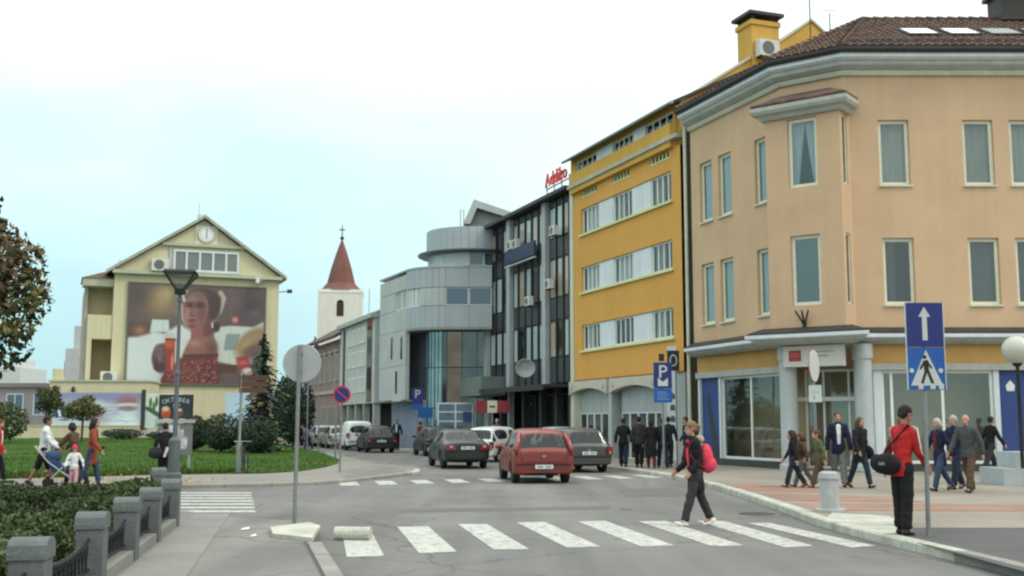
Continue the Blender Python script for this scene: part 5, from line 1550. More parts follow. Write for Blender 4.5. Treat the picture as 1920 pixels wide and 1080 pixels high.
def leaf_cloud(mb, blobs, n, size, nm, up=.35, shell=.55):
    """Many small bent leaves through the volume of overlapping blobs."""
    vol = [b[3] * b[4] * b[5] for b in blobs]; tot = sum(vol)
    for b, v in zip(blobs, vol):
        cx, cy, cz, rx, ry, rz = b[:6]
        tone = b[6] if len(b) > 6 else None
        for _ in range(int(n * v / tot)):
            d = Vector((random.gauss(0, 1), random.gauss(0, 1), random.gauss(0, 1))).normalized()
            r = (shell + (1 - shell) * random.random()) if random.random() < .8 else random.random()
            p = Vector((cx + d.x * rx * r, cy + d.y * ry * r, cz + d.z * rz * r))
            s = size * random.uniform(.6, 1.3)
            nrm = (d * .8 + Vector((random.gauss(0, 1), random.gauss(0, 1), random.gauss(0, 1) + up)) * .8).normalized()
            a = nrm.orthogonal().normalized(); a = Matrix.Rotation(random.uniform(0, 6.28), 3, nrm) @ a; bb_ = nrm.cross(a)
            k = tone if tone is not None and random.random() < .75 else random.randrange(nm)
            fold = nrm * s * .18
            mb.add([p - a * s, p + bb_ * s * .5 - fold, p + a * s, p - bb_ * s * .5 - fold], [(0, 1, 2), (0, 2, 3)], k)
    return mb


def branchy(mb, base, tips, r0):
    for t in tips:
        b = Vector(base); t = Vector(t); m = b.lerp(t, .5) + Vector((random.uniform(-.1, .1), random.uniform(-.1, .1), .12)) * (t - b).length * .6
        mb.tube([b, m, t], [r0, r0 * .6, r0 * .2], 6)
    return mb


# autumn tree at the left edge
tx, ty = -12.15, 22.0
tr = thing('autumn_tree', 'autumn tree with brown and green leaves reaching in at the left edge', 'tree', (tx, ty, 0))
mb = MB(); mb.tube([(0, 0, 0), (.05, 0, 1.2), (.1, .05, 2.4), (.15, 0, 3.6)], [.24, .19, .16, .1], 9)
branchy(mb, (.1, .03, 2.2), [(1.6, .2, 3.9), (2.0, -.3, 4.9), (.9, .6, 5.8), (-1.2, .3, 4.6), (-.4, -.8, 5.6), (1.8, .3, 3.2), (1.2, -.5, 6.3)], .08)
mb.build('trunk', M_BARK, tr)
mb = MB()
bl = [(0.2, 0, 5.0, 1.7, 1.6, 1.7), (1.75, -.1, 4.75, .95, .9, .75, 4), (1.9, .1, 4.0, .85, .8, .6, 1), (1.6, 0, 3.2, .85, .8, .55, 0), (1.15, -.2, 6.0, .75, .7, .7, 3), (1.3, .2, 5.4, .7, .7, .5, 3),
      (2.35, 0, 4.35, .45, .5, .45, 2), (1.0, -.3, 2.75, .6, .6, .4, 0), (-1.4, 0, 4.6, 1.3, 1.3, 1.3), (2.05, -.2, 3.55, .55, .5, .35, 2), (.95, 0, 6.75, .45, .4, .5, 4), (2.2, .2, 5.0, .4, .4, .3, 3), (1.5, .3, 2.55, .35, .3, .3, 1)]
leaf_cloud(mb, [(b[0] * 1.1, b[1], b[2], b[3] * 1.1, b[4], b[5] * 1.08, *b[6:]) for b in bl], 11500, .10, 5)
mb.build('crown', [L_DK, L_GR, L_OL, L_BR, L_RD], tr)

# dark conifers and the spruce
def conifer(name, label, x, y, z, h, r, seed, layers=15, group=None, m=(L_CON, L_CON2)):
    random.seed(seed)
    t = thing(name, label, 'tree', (x, y, z), 0, group)
    mb = MB(); mb.tube([(0, 0, 0), (0, 0, h * .5), (0, 0, h * .98)], [r * .09, r * .06, .01], 6); mb.build('trunk', M_BARK, t)
    mb = MB()
    for k in range(layers):
        f = k / (layers - 1); zz0 = h * (.04 + .93 * f); rad = r * (1 - f) ** .8 + .06
        for a in range(int(9 + 9 * (1 - f))):
            an = random.uniform(0, 6.28); rr = rad * random.uniform(.65, 1.12)
            d = Vector((math.cos(an), math.sin(an), 0)); zz = zz0 + random.uniform(-.5, .5) * h / layers
            for s in range(9):
                g = (s + random.random()) / 9; p = d * rr * g + Vector((0, 0, zz - .22 * rr * g + random.uniform(-.08, .08)))
                w = .08 + .12 * (1 - g) * rr; side = Vector((-d.y, d.x, random.uniform(-.4, .4)))
                q = p + d * .16 + Vector((0, 0, random.uniform(-.14, .04)))
                mb.add([p - side * w, p + side * w, q + side * w * .4, q - side * w * .4], [(0, 1, 2, 3)], (1 if random.random() < .4 else 0) if random.random() > .14 * (len(m) - 2) else 2)
    mb.build('crown', list(m), t)
    return t


conifer('spruce_tree', 'dark green spruce in front of the right edge of the huge picture', -12.75, 57.6, .15, 6.1, 1.95, 3, 17, m=(L_CON, L_CON2, L_YE))
conifer('spruce_tree', 'distant dark tree beside the foot of the church tower', -19.0, 108, .1, 9.8, 2.2, 7)
random.seed(21)


def round_bush(label, x, y, r, h, z=None, cat='bush', name='clipped_bush', mats=(L_DK, L_CON, L_CON2), n=2600, size=.085, group='clipped round bushes on the lawn'):
    z = lawn_h(x, y) if z is None else z
    t = thing(name, label, cat, (x, y, z), 0, group)
    mb = MB(); branchy(mb, (0, 0, 0), [(r * .4 * math.cos(a), r * .4 * math.sin(a), h * .5) for a in (0, 2, 4)], .05); mb.build('stem', M_BARK, t)
    mb = MB(); leaf_cloud(mb, [(0, 0, h * .52, r, r, h * .48), (0, 0, h * .45, r * .8, r * .8, h * .4, 0)], n, size, len(mats), shell=.8)
    mb.build('foliage', list(mats), t)


round_bush('dark clipped bush close to the right edge of the poster stand', -16.4, 58.4, .75, 1.85)
round_bush('largest dark clipped bush, beside the post with brown direction boards', -14.6, 56.8, 1.05, 1.95)
round_bush('dark clipped bush right of the post with brown boards, below the spruce', -12.6, 55.6, 1.1, 1.85)
round_bush('tall dark evergreen shrub right behind the round traffic sign', -14.7, 76.0, 1.45, 4.9, z=.1, name='tall_shrub', mats=(L_CON, L_DK, L_CON2), n=4200, size=.12, group=None)
round_bush('tall dark evergreen shrub between the round sign and the dusky pink house', -16.6, 84.0, 1.3, 5.3, z=.1, name='tall_shrub', mats=(L_CON, L_DK, L_CON2), n=3800, size=.12, group=None)
round_bush('low spreading dark bush at the foot of the graffiti hoarding post', -27.6, 80, 1.5, .75, n=1500, group=None)
round_bush('low dark bush before the mural panel left of the poster stand', -24.6, 80, 1.3, .6, n=1200, group=None)
round_bush('loose green shrub behind the walkers at the far left', -32.6, 72, 1.7, 2.6, name='loose_shrub', mats=(L_GR, L_DK, L_LT), n=2200, size=.12, group=None)
round_bush('second loose green shrub cut off by the left edge of the lawn', -35.2, 73, 1.5, 3.3, name='loose_shrub', mats=(L_GR, L_DK, L_LT), n=2000, size=.12, group=None)


def small_tree(label, x, y, h, blobs, mats, n, size):
    t = thing('small_tree', label, 'tree', (x, y, lawn_h(x, y)))
    mb = MB(); mb.tube([(0, 0, 0), (.03, 0, h * .6), (0, 0, h * .8)], [.09, .07, .04], 6)
    branchy(mb, (0, 0, h * .55), [(b[0], b[1], b[2]) for b in blobs], .03); mb.build('trunk', M_BARK, t)
    mb = MB(); leaf_cloud(mb, blobs, n, size, len(mats), shell=.5); mb.build('crown', list(mats), t)


small_tree('small round dark green tree left of the graffiti hoarding', -30.6, 74.5, 3.2, [(0, 0, 2.9, .75, .8, .7), (.45, 0, 2.45, .55, .6, .45), (-.5, 0, 3.15, .45, .5, .4), (-.35, 0, 2.3, .6, .6, .4), (.35, .1, 3.4, .35, .4, .3), (.1, 0, 1.8, .4, .4, .35)], (L_GR, L_DK, L_OL), 1700, .11)
small_tree('small umbrella-shaped yellow-green tree in front of the graffiti', -28.0, 73.5, 2.4, [(0, 0, 2.3, .9, .9, .6, 1), (-.75, 0, 2.15, .6, .7, .5), (.8, 0, 2.0, .65, .7, .45, 1), (.3, 0, 2.75, .5, .5, .3), (-.4, 0, 1.75, .6, .6, .4), (.5, 0, 1.6, .45, .5, .3), (-1.1, 0, 1.7, .35, .4, .3)], (L_GR, L_OL, L_LT), 2200, .10)

# clipped hedges inside the fence: each a row of leaves round dark stems
def hedge(label, a, b, w, z0, z1, n, mats, tones, seed):
    random.seed(seed)
    a, b = Vector(a), Vector(b); d = (b - a).normalized(); nn = Vector((-d.y, d.x)); L_ = (b - a).length
    t = thing('hedge', label, 'hedge', (a.x, a.y, .1))
    o = Vector((a.x, a.y, .1))
    mb = MB()
    k = 0.0
    while k < L_:
        p = a + d * k + nn * random.uniform(-w * .3, w * .3); q = p + d * random.uniform(-.15, .15)
        mb.tube([Vector((*p, .1)) - o, Vector((*q, z1 - .12)) - o], [.018, .008], 5); k += .22
    mb.build('stems', M_BARK, t, kind='stuff')
    mb = MB()
    for _ in range(n):
        s = random.random(); u = random.uniform(-1, 1)
        edge = random.random()
        zz = random.uniform(z0, z1)
        if edge < .45:
            zz = z1 + random.uniform(-.12, .05) + .06 * math.sin(s * L_ * 2.3) + .04 * math.sin(s * L_ * 5.1 + u)
        elif edge < .85:
            u = math.copysign(1 + random.uniform(-.12, .06), u)
        p = a + d * (s * L_) + nn * (u * w / 2)
        P_ = Vector((p.x, p.y, zz)) - o
        sz = random.uniform(.024, .052)
        nr = Vector((random.gauss(0, 1), random.gauss(0, 1), random.gauss(.5, 1))).normalized(); x_ = nr.orthogonal().normalized()
        x_ = Matrix.Rotation(random.uniform(0, 6.28), 3, nr) @ x_; y_ = nr.cross(x_)
        r_t = random.random(); m_ = 0
        acc = 0
        for i, f in enumerate(tones):
            acc += f
            if r_t < acc:
                m_ = i; break
        mb.add([P_ - x_ * sz, P_ + y_ * sz * .55 - nr * sz * .2, P_ + x_ * sz, P_ - y_ * sz * .55 - nr * sz * .2], [(0, 1, 2), (0, 2, 3)], m_)
    mb.build('foliage', list(mats), t)


hedge('fresh green hedge running along the inside of the stone post fence', (-3.45, 3.6), (-6.15, 18.4), .8, .12, .58, 26000, (L_GR, L_LT, L_DK, L_CON2), (.44, .20, .30, .06), 31)
hedge('dark clipped hedge running left from the far end of the fence', (-6.0, 19.3), (-16, 19.3), 1.6, .12, .58, 30000, (L_DK, L_GR, L_LT), (.6, .34, .06), 32)
hedge('dark inner hedge in the planting bed at the lower left', (-6.4, 14.6), (-14, 15.4), 1.5, .12, .5, 16000, (L_DK, L_GR), (.8, .2), 33)
random.seed(40)

# ------------------------------------------------------------------ stone post fence with iron railings
M_STONE = mat('grey_stone', (.105, .12, .118), rough=.85, var=.16, scale=2.5, fine=.16, fscale=40, bump=.3, bscale=50)
M_IRON = mat('wrought_iron', (.022, .024, .026), rough=.5, metal=.4, var=.2)
dF = Vector((-.1791, .9838)); nF = Vector((dF.y, -dF.x)); rzF = math.atan2(dF.y, dF.x) - math.pi / 2
post_y = [4.1, 6.35, 8.65, 11.1, 13.25, 15.25, 17.5]
names = ['stone fence post nearest the viewer, mostly outside the frame', 'first stone fence post, low beyond the lower left corner', 'large stone fence post at the lower left corner', 'second stone fence post in view, before the pale strip of slabs', 'middle stone fence post of the row in view',
         'second last stone fence post before the side street crossing', 'last stone fence post beside the side street crossing']
proto = None


def post_mesh():
    w, dp, h = .15, .125, .73
    prof = []
    n = 8
    pr = [(-w, .0), (-w, h - .16)] + [(-w * math.cos(math.pi * k / n) * 1.06, h - .15 + .13 * math.sin(math.pi * k / n)) for k in range(n + 1)] + [(w, h - .16), (w, 0)]
    mb = MB()
    a = [(x, -dp, z) for x, z in [(-w, 0), (w, 0), (w, h - .17), (-w, h - .17)]]; b = [(x, dp, z) for x, _, z in a]
    mb.add(a + b, [(0, 1, 2, 3), (7, 6, 5, 4), (1, 5, 6, 2), (4, 0, 3, 7), (3, 2, 6, 7), (0, 4, 5, 1)])
    cap = [(-w - .015, h - .168)] + [(-(w + .015) * math.cos(math.pi * k / n), h - .13 + .12 * math.sin(math.pi * k / n) ** .6) for k in range(n + 1)] + [(w + .015, h - .168)]
    cap = cap[::-1]
    m = len(cap)
    vs = [(x, -dp - .015, z) for x, z in cap] + [(x, dp + .015, z) for x, z in cap]
    c2 = MB(); c2.add(vs, [tuple(range(m)), tuple(range(2 * m - 1, m - 1, -1))] + [(k, m + k, m + (k + 1) % m, (k + 1) % m) for k in range(m)])
    for q in (mb, c2):
        xform(q, Matrix.Rotation(R(90), 4, 'Z'))
    return mb.mesh('shaft', M_STONE), c2.mesh('cap', M_STONE)


sh, cp_ = post_mesh()
for yv, nm in zip(post_y, names):
    x = FENCE(yv)
    p = thing('fence_post', nm, 'post', (x, yv, .105), rzF, 'stone fence posts')
    part('shaft', sh, p); part('cap', cp_, p)
p = thing('fence_post', 'stone post standing behind the dark hedge left of the last fence post', 'post', (-7.05, 22.6, .08), .5, 'stone fence posts'); part('shaft', sh, p); part('cap', cp_, p)
pn = ['lowest left railing', 'railing at the lower left corner', 'railing behind the large corner post', 'railing between the corner post and the second post', 'railing between the middle posts', 'last railing before the side street crossing']
for i, (a, b) in enumerate(zip(post_y, post_y[1:])):
    p0 = Vector((FENCE(a), a)) + dF * .18; p1 = Vector((FENCE(b), b)) - dF * .18; L_ = (p1 - p0).length
    r = thing('railing', 'wrought iron ' + pn[i], 'railing', (p0.x, p0.y, .1), rzF, 'iron railings between the stone posts')
    MB().box(-.11, .11, 0, L_, -.03, .13).build('plinth', M_CONC, r)
    mb = MB(); mb.box(-.018, .018, 0, L_, .17, .2); mb.build('bottom_rail', M_IRON, r)
    n = 8; q = [(0, L_ * k / n, .47 - .07 * math.sin(math.pi * k / n)) for k in range(n + 1)]
    mb = MB(); mb.tube(q, .018, 6); mb.build('top_rail', M_IRON, r)
    nb_ = max(4, int(L_ / .155))
    for k in range(nb_):
        yk = L_ * (k + .5) / nb_; zt = .47 - .07 * math.sin(math.pi * yk / L_)
        MB().tube([(0, yk, .2), (0, yk, zt)], .011, 5).build('bar', M_IRON, r)
        mb = MB()
        for s in (-1, 1):
            cq = [(0, yk + s * (.012 + .045 * math.sin(t)), .25 + .06 * t) for t in (0.2, .8, 1.6, 2.4, 3.0)]
            mb.tube(cq, .007, 4)
        mb.build('scroll', M_IRON, r)
# low wall under the railings is the plinth of each bay; the bird on the lawn
bd = thing('bird', 'black crow standing on the lawn', 'bird', (-21.2, 58.5, lawn_h(-21.2, 58.5)), R(70))
mb = MB(); mb.ball((0, 0, .2), (.09, .2, .1), 12, 8); mb.ball((0, .2, .30), (.055, .075, .06), 10, 6); mb.tube([(0, .26, .3), (0, .34, .28)], [.02, .005], 6); mb.tube([(0, -.15, .2), (0, -.36, .14)], [.06, .03], 6, flat=(1, .35)); mb.tube([(0, .12, .24), (0, .2, .29)], [.07, .05], 8)
mb.build('body', mat('crow_black', (.012, .012, .014), rough=.5), bd, smooth=True)
for s in (-.04, .04):
    MB().tube([(s, .02, .12), (s, .03, .01), (s, .08, .005)], .008, 5).build('leg', M_IRON, bd)
# small white litter by the round sign
for i, (x, y, s) in enumerate(((-3.95, 16.9, .06), (-3.6, 15.9, .04))):
    mb = MB(); mb.add([(-s, -s, .0), (s, -s * .7, .01), (s * .8, s, .03), (-s * .9, s * .8, .012)], [(0, 1, 2, 3)]); o = mb.build('paper_scrap', M_WHITE); o.location = (x, y, .115)
    tag(o, ['white paper scrap on the pavement left of the painted kerb block', 'smaller white paper scrap on the pavement nearer the viewer'][i], 'paper')
# ------------------------------------------------------------------ street furniture and signs
M_POLE = mat('galvanised_pole', (.22, .235, .235), rough=.5, metal=.5, var=.15, scale=4)
M_SBLUE = mat('sign_blue', (.014, .028, .15), rough=.4, var=.08, scale=2)
M_SBLUE2 = mat('sign_light_blue', (.013, .085, .31), rough=.4, var=.08, scale=2)
M_SWHITE = mat('sign_face_white', (.47, .50, .47), rough=.45, var=.06)
M_SRED = mat('sign_face_red', (.42, .03, .05), rough=.45, var=.06)
M_SBLACK = mat('sign_face_black', (.012, .013, .014), rough=.5)
M_SBACK = mat('sign_back', (.36, .38, .38), rough=.45, metal=.35, var=.1, scale=3)

# round sign seen from behind
x, y = gp(552, 980, .115); z0 = .115
s = thing('round_sign', 'big round traffic sign seen from its grey back beside the painted kerb block', 'sign', (x, y, z0))
zt = at(557, 645, y)[2] - z0; zc = at(557, 681, y)[2] - z0
mb = MB(); mb.tube([(0, 0, -.05), (.02, 0, zt - .02)], .032, 10); mb.build('pole', M_POLE, s)
disc((.055, .045, zc), .30, 36, th=.012).build('sign_plate', M_SBACK, s)
mb = MB()
for k in range(36):
    a0, a1 = 2 * math.pi * k / 36, 2 * math.pi * (k + 1) / 36
    mb.tube([(.055 + .30 * math.cos(a0), .05, zc + .30 * math.sin(a0)), (.055 + .30 * math.cos(a1), .05, zc + .30 * math.sin(a1))], .011, 5, cap=False)
mb.build('rim', M_SBACK, s)
for dz in (-.14, .14):
    MB().box(-.03, .07, .034, .044, zc + dz - .015, zc + dz + .015).build('clamp', M_POLE, s)

# direction and pedestrian crossing signs on the right
x, y = gp(1741, 1004, .13)
s = thing('crossing_sign', 'blue arrow sign above a blue pedestrian crossing sign on one pole at the kerb', 'sign', (x, y, .125))
zA1 = at(1733, 568, y)[2] - .125; zA0 = at(1733, 651, y)[2] - .125; zB0 = at(1733, 731, y)[2] - .125
cx = at(1734, 650, y)[0] - x; hw = .262
mb = MB(); mb.tube([(0, 0, -.03), (cx, .03, zA1 - .05)], .032, 10); mb.build('pole', M_POLE, s)
for nm, z0_, z1_, m in (('arrow_plate', zA0 + .006, zA1, M_SBLUE), ('pedestrian_plate', zB0, zA0 - .006, M_SBLUE2)):
    mb = MB(); mb.box(cx - hw, cx + hw, -.025, -.012, z0_, z1_); p = mb.build(nm, m, s)
    MB().box(cx - hw - .012, cx - hw, -.03, -.008, z0_, z1_).build('edge', M_SWHITE, p)
    MB().box(cx + hw, cx + hw + .012, -.03, -.008, z0_, z1_).build('edge', M_SWHITE, p)
    zc = (z0_ + z1_) / 2
    if nm == 'arrow_plate':
        h = z1_ - z0_
        poly_plate(MB(), [(cx - .035, z0_ + .09), (cx + .035, z0_ + .09), (cx + .035, z1_ - .2), (cx + .085, z1_ - .2), (cx, z1_ - .06), (cx - .085, z1_ - .2), (cx - .035, z1_ - .2)], -.029, .003).build('arrow', M_SWHITE, p)
    else:
        b, t = z0_ + .06, z1_ - .035
        poly_plate(MB(), [(cx - .225, b), (cx + .225, b), (cx, t)], -.029, .003).build('triangle', M_SWHITE, p)
        mb = MB()
        zz = lambda f: b + (t - b) * f
        poly_plate(mb, [(cx - .02 + .028 * math.cos(a), zz(.80) + .028 * math.sin(a)) for a in [k * .785 for k in range(8)]], -.033, .003)
        poly_plate(mb, [(cx - .045, zz(.70)), (cx - .03, zz(.42)), (cx + .03, zz(.42)), (cx + .025, zz(.72))], -.033, .003)
        poly_plate(mb, [(cx - .025, zz(.44)), (cx - .085, zz(.06)), (cx - .05, zz(.06)), (cx + .012, zz(.42))], -.0335, .003)
        poly_plate(mb, [(cx - .01, zz(.44)), (cx + .06, zz(.06)), (cx + .1, zz(.06)), (cx + .032, zz(.44))], -.034, .003)
        poly_plate(mb, [(cx - .04, zz(.68)), (cx - .10, zz(.48)), (cx - .08, zz(.45)), (cx - .03, zz(.58))], -.0345, .003)
        poly_plate(mb, [(cx + .02, zz(.70)), (cx + .08, zz(.50)), (cx + .065, zz(.47)), (cx + .018, zz(.58))], -.035, .003)
        mb.build('walking_figure', M_SBLACK, p)
        mb = MB()
        for a, z_ in ((-.21, zz(.42)), (.20, zz(.42))):
            poly_plate(mb, [(cx + a + .035 * math.cos(q), z_ + .035 * math.sin(q)) for q in [k * .785 for k in range(8)]], -.031, .003)
        for a in (-.09, .08, .2):
            mb.box(cx + a - .035, cx + a + .035, -.031, -.028, z0_ + .01, z0_ + .085)
        mb.build('sticker', M_SWHITE, p)

# no-stopping sign
x, y = gp(637, 885, .1)
s = thing('no_stopping_sign', 'round blue no-stopping sign with a red rim on a thin post by the lawn', 'sign', (x, y, .09))
zc = at(640, 740, y)[2] - .09
MB().tube([(0, 0, -.05), (.02, 0, zc + .25)], .03, 8).build('pole', M_POLE, s)
p = disc((.03, -.05, zc), .29, 32).build('sign_plate', M_SRED, s)
disc((.03, -.056, zc), .235, 32, th=.004).build('blue_field', M_SBLUE, p)
mb = MB(); mb.cbox((.03, -.060, zc), (.48, .004, .05), rot=Matrix.Rotation(R(40), 3, 'Y')); mb.build('bar', M_SRED, p)
# thin posts near it and a parking sign far down the street
for px, Y, h, lab in ((600, 62, 3.2, 'thin grey post standing left of the no-stopping sign by the parked cars'), (632, 50, 2.4, 'thin dark post right behind the no-stopping sign'), (579, 60, 5.2, 'tall slim pale pole rising in front of the dark conifers')):
    X = (px - 960) / F_PX * Y; o = MB().tube([(0, 0, 0), (0, 0, h)], .04, 7).build('thin_post', M_POLE); o.location = (X, Y, .09); tag(o, lab, 'post')


def parking(label, x, y, zb, w, z0, z1, lower, pz):
    s = thing('parking_sign', label, 'sign', (x, y, zb))
    MB().tube([(0, 0, -.03), (0, 0, z1 - .03)], .035, 8).build('pole', M_POLE, s)
    p = MB().box(-w / 2, w / 2, -.06, -.035, pz, z1).build('parking_plate', M_SBLUE, s)
    t = text_mb('P', (z1 - pz) * .72, .003); xform(t, Matrix.Translation((0, -.064, pz + (z1 - pz) * .62))); t.build('letter', M_SWHITE, p)
    q = MB().box(-w / 2, w / 2, -.058, -.035, z0, pz - .008).build('lower_plate', lower, s)
    return s, p, q


x, y = gp(1245, 880, .13)
zt = at(1245, 680, y)[2] - .12; zb = at(1245, 755, y)[2] - .12
s, p, q = parking('blue parking sign with a white P and vehicle mark near the orange house', x, y, .12, .62, zb, zt, M_SBLUE2, zb + .48)
poly_plate(MB(), [(-.17, zb + .56), (.17, zb + .56), (.17, zb + .84), (.1, zb + .78), (0, zb + .7), (-.1, zb + .78), (-.17, zb + .84)], -.066, .003).build('vehicle_mark', M_SWHITE, p)
mb = MB()
for k in range(4):
    mb.box(-.2, .2 - .08 * (k % 2), -.062, -.059, zb + .1 + k * .08, zb + .13 + k * .08)
mb.build('small_print', mat('sign_print', (.16, .27, .5)), q)
# its pole top box
MB().box(-.12, .06, -.05, .0, zt + .05, zt + .3).build('dark_box', M_SBLACK, s)
X, Y_, Z = at(1262, 676, 41.5)
s = thing('lit_sign', 'small dark upright sign with a white outline mark beside the parking sign', 'sign', (X, 41.5, .12))
MB().box(-.22, .22, -.06, .0, Z - .5, Z + .25).build('board', M_SBLACK, s)
mb = MB(); q = [(.12 * math.cos(a) * 1, Z - .12 + (.2 if math.sin(a) > 0 else .2) * math.sin(a)) for a in [k * math.pi / 7 for k in range(15)]]
for (a, b), (c, d) in zip(q, q[1:]):
    mb.tube([(a, -.066, b), (c, -.066, d)], .022, 5)
mb.build('outline_mark', M_SWHITE, s)
MB().tube([(.1, .05, -.02), (.1, .05, Z)], .035, 7).build('pole', M_POLE, s)
x, y = at(782, 838, 62)[:2]
zt = at(782, 728, y)[2]; zb = at(782, 768, y)[2]
parking('distant blue parking sign in front of the rounded glass corner', x, y, .0, .62, zb, zt, M_SBLUE2, zb + .28)
X, Y_, Z = at(797, 776, 65.5)
s = thing('info_sign', 'small blue information board beside the distant parking sign', 'sign', (X, 65.5, .12))
MB().box(-.45, .45, -.03, .0, Z - .35, Z + .25).build('board', M_SBLUE2, s); MB().tube([(0, .03, -.02), (0, .03, Z)], .03, 6).build('pole', M_POLE, s)
# round sign seen edge-on with a plate, in front of the corner entrance
x, y = gp(1533, 905, .13)
s = thing('side_on_sign', 'round sign seen nearly edge-on with a pale plate below, before the corner entrance', 'sign', (x, y, .12), 0)
zc = at(1530, 686, y)[2] - .12; zp1 = at(1530, 722, y)[2] - .12; zp0 = at(1530, 754, y)[2] - .12
MB().tube([(0, 0, -.03), (-.02, 0, zc + .3)], .035, 8).build('pole', M_POLE, s)
d = disc((0, -.05, 0), .42, 30, th=.02); xform(d, Matrix.Translation((-.03, 0, zc)) @ Matrix.Rotation(R(58), 4, 'Z')); p = d.build('sign_plate', M_SWHITE, s)
d = disc((0, -.03, 0), .44, 30, th=.012); xform(d, Matrix.Translation((-.03, 0, zc)) @ Matrix.Rotation(R(58), 4, 'Z')); d.build('rim', M_SRED, p)
p = MB().box(-.17, .17, -.06, -.045, zp0, zp1).build('plate', mat('pale_green_plate', (.44, .52, .49), rough=.5), s)
mb = MB(); mb.box(-.1, .1, -.063, -.06, zp0 + .25, zp0 + .28); mb.box(-.07, .0, -.063, -.06, zp0 + .07, zp0 + .18); mb.build('print', M_SBACK, p)

# street lamp with a tapered square lantern
x, y = gp(325, 910, .1)
s = thing('street_lamp', 'old street lamp with a tapered four-sided lantern on a slim post before the huge picture', 'street lamp', (x, y, .09))
Zt = at(327, 508, y)[2] - .09; Zb = at(327, 545, y)[2] - .09; Zk = at(322, 822, y)[2] - .09
mb = MB(); mb.lathe([(.20, 0), (.20, .3), (.155, .34), (.15, Zk - .05), (.1, Zk), (.062, Zk + .05), (.055, 2.8), (.07, 2.82), (.07, 2.9), (.05, 2.95), (.045, Zb - .3), (.07, Zb - .28), (.07, Zb - .2), (.04, Zb - .16), (.045, Zb)], (0, 0, 0), 14)
mb.build('post', mat('lamp_post_paint', (.10, .115, .125), rough=.5, var=.2, scale=3), s)
M_LI = mat('lantern_iron', (.022, .03, .026), rough=.5)
t_, b_ = .56, .12
for k in range(4):
    a = R(45 + 90 * k + 12); c, d_ = math.cos(a), math.sin(a)
    MB().tube([(b_ * c, b_ * d_, Zb), (t_ * c, t_ * d_, Zt - .06)], [.028, .03], 6).build('lantern_bar', M_LI, s)
    a2 = R(45 + 90 * (k + 1) + 12); e, f = math.cos(a2), math.sin(a2)
    MB().quad((b_ * c * .97, b_ * d_ * .97, Zb + .03), (b_ * e * .97, b_ * f * .97, Zb + .03), (t_ * e * .96, t_ * f * .96, Zt - .07), (t_ * c * .96, t_ * d_ * .96, Zt - .07)).build('lantern_pane', glass('lantern_glass', (.20, .22, .20), see=.72, rough=.15), s)
mb = MB(); mb.lathe([(.14, Zb - .1), (.17, Zb - .02), (.12, Zb + .04)], (0, 0, 0), 8); mb.build('lantern_base', M_LI, s)
mb = MB(); a0 = R(57)
vs = [(.60 * math.cos(a0 + R(90) * k), .60 * math.sin(a0 + R(90) * k), Zt - .06) for k in range(4)] + [(.53 * math.cos(a0 + R(90) * k), .53 * math.sin(a0 + R(90) * k), Zt) for k in range(4)]
mb.hexa(vs); mb.build('lantern_lid', M_LI, s)

# poster stand behind the lamp
y = 38.5; xL, xR = at(296, 800, y)[0], at(362, 800, y)[0]
zz = lambda py: at(330, py, y)[2] - .1
s = thing('poster_stand', 'poster stand with a dark festival poster above pale bills behind the street lamp', 'notice board', ((xL + xR) / 2, y, .1))
hw = (xR - xL) / 2
for a in (-hw + .1, hw - .1):
    MB().box(a - .04, a + .04, -.04, .04, -.02, zz(742)).build('leg', M_SBACK, s)
PD = Paint(80, 58, 0, 0, 100, 72, (30, 44, 50))
PD.ell(20, 54, 13, 18, (196, 122, 70), .5).ell(22, 60, 12, 12, (176, 62, 40), .6).ell(19, 42, 11, 8, (206, 186, 140), .6).ell(62, 54, 10, 15, (120, 70, 52), .5).ell(60, 46, 9, 5, (190, 180, 160), .6).ell(85, 62, 8, 8, (60, 50, 48), .8)
p = MB().box(-hw + .03, hw, -.075, -.045, zz(785), zz(740)).build('dark_poster', M_SBLACK, s)
PD.sheet('print', lambda u, v: (-hw + .05 + (2 * hw - .07) * u, -.078, zz(742) + (zz(784) - zz(742)) * v), p)
word = 'OKTOBER'
for i, ch in enumerate(word):
    t = text_mb(ch, .21, .002); f = (i - 3) / 3.0
    xform(t, Matrix.Translation((.02 + f * .40, -.082, zz(749.5) - .07 * f * f)) @ Matrix.Rotation(R(14) * f, 4, 'Y')); t.build('letter', M_SWHITE, p)
t = text_mb('FEST', .13, .002); xform(t, Matrix.Translation((.05, -.082, zz(760.5)))); t.build('lettering', M_SWHITE, p)
MB().box(-hw - .08, hw + .06, -.1, .05, zz(793), zz(786.5)).build('shelf', M_GREYT, s)
p = MB().box(-hw, hw, -.06, -.03, zz(852), zz(794)).build('bill_board', mat('board_grey', (.17, .18, .18), rough=.8), s)
random.seed(9)
for k in range(11):
    a = -hw + .06 + (2 * hw - .5) * random.random(); zb_ = zz(845) + random.random() * .75; w, h = random.uniform(.26, .4), random.uniform(.34, .5); c = random.uniform(.34, .62)
    mb = MB(); mb.cbox((a + w / 2, -.064 - .0006 * k, min(zb_ + h / 2, zz(796) - h / 2)), (w, .0005, h), rot=Matrix.Rotation(random.uniform(-.1, .1), 3, 'Y')); mb.build('bill', mat('bill_paper_%s' % 'abcdefghijk'[k], (c, c * 1.02, c * 1.02), var=.35, scale=6, fine=.2, fscale=20), p)

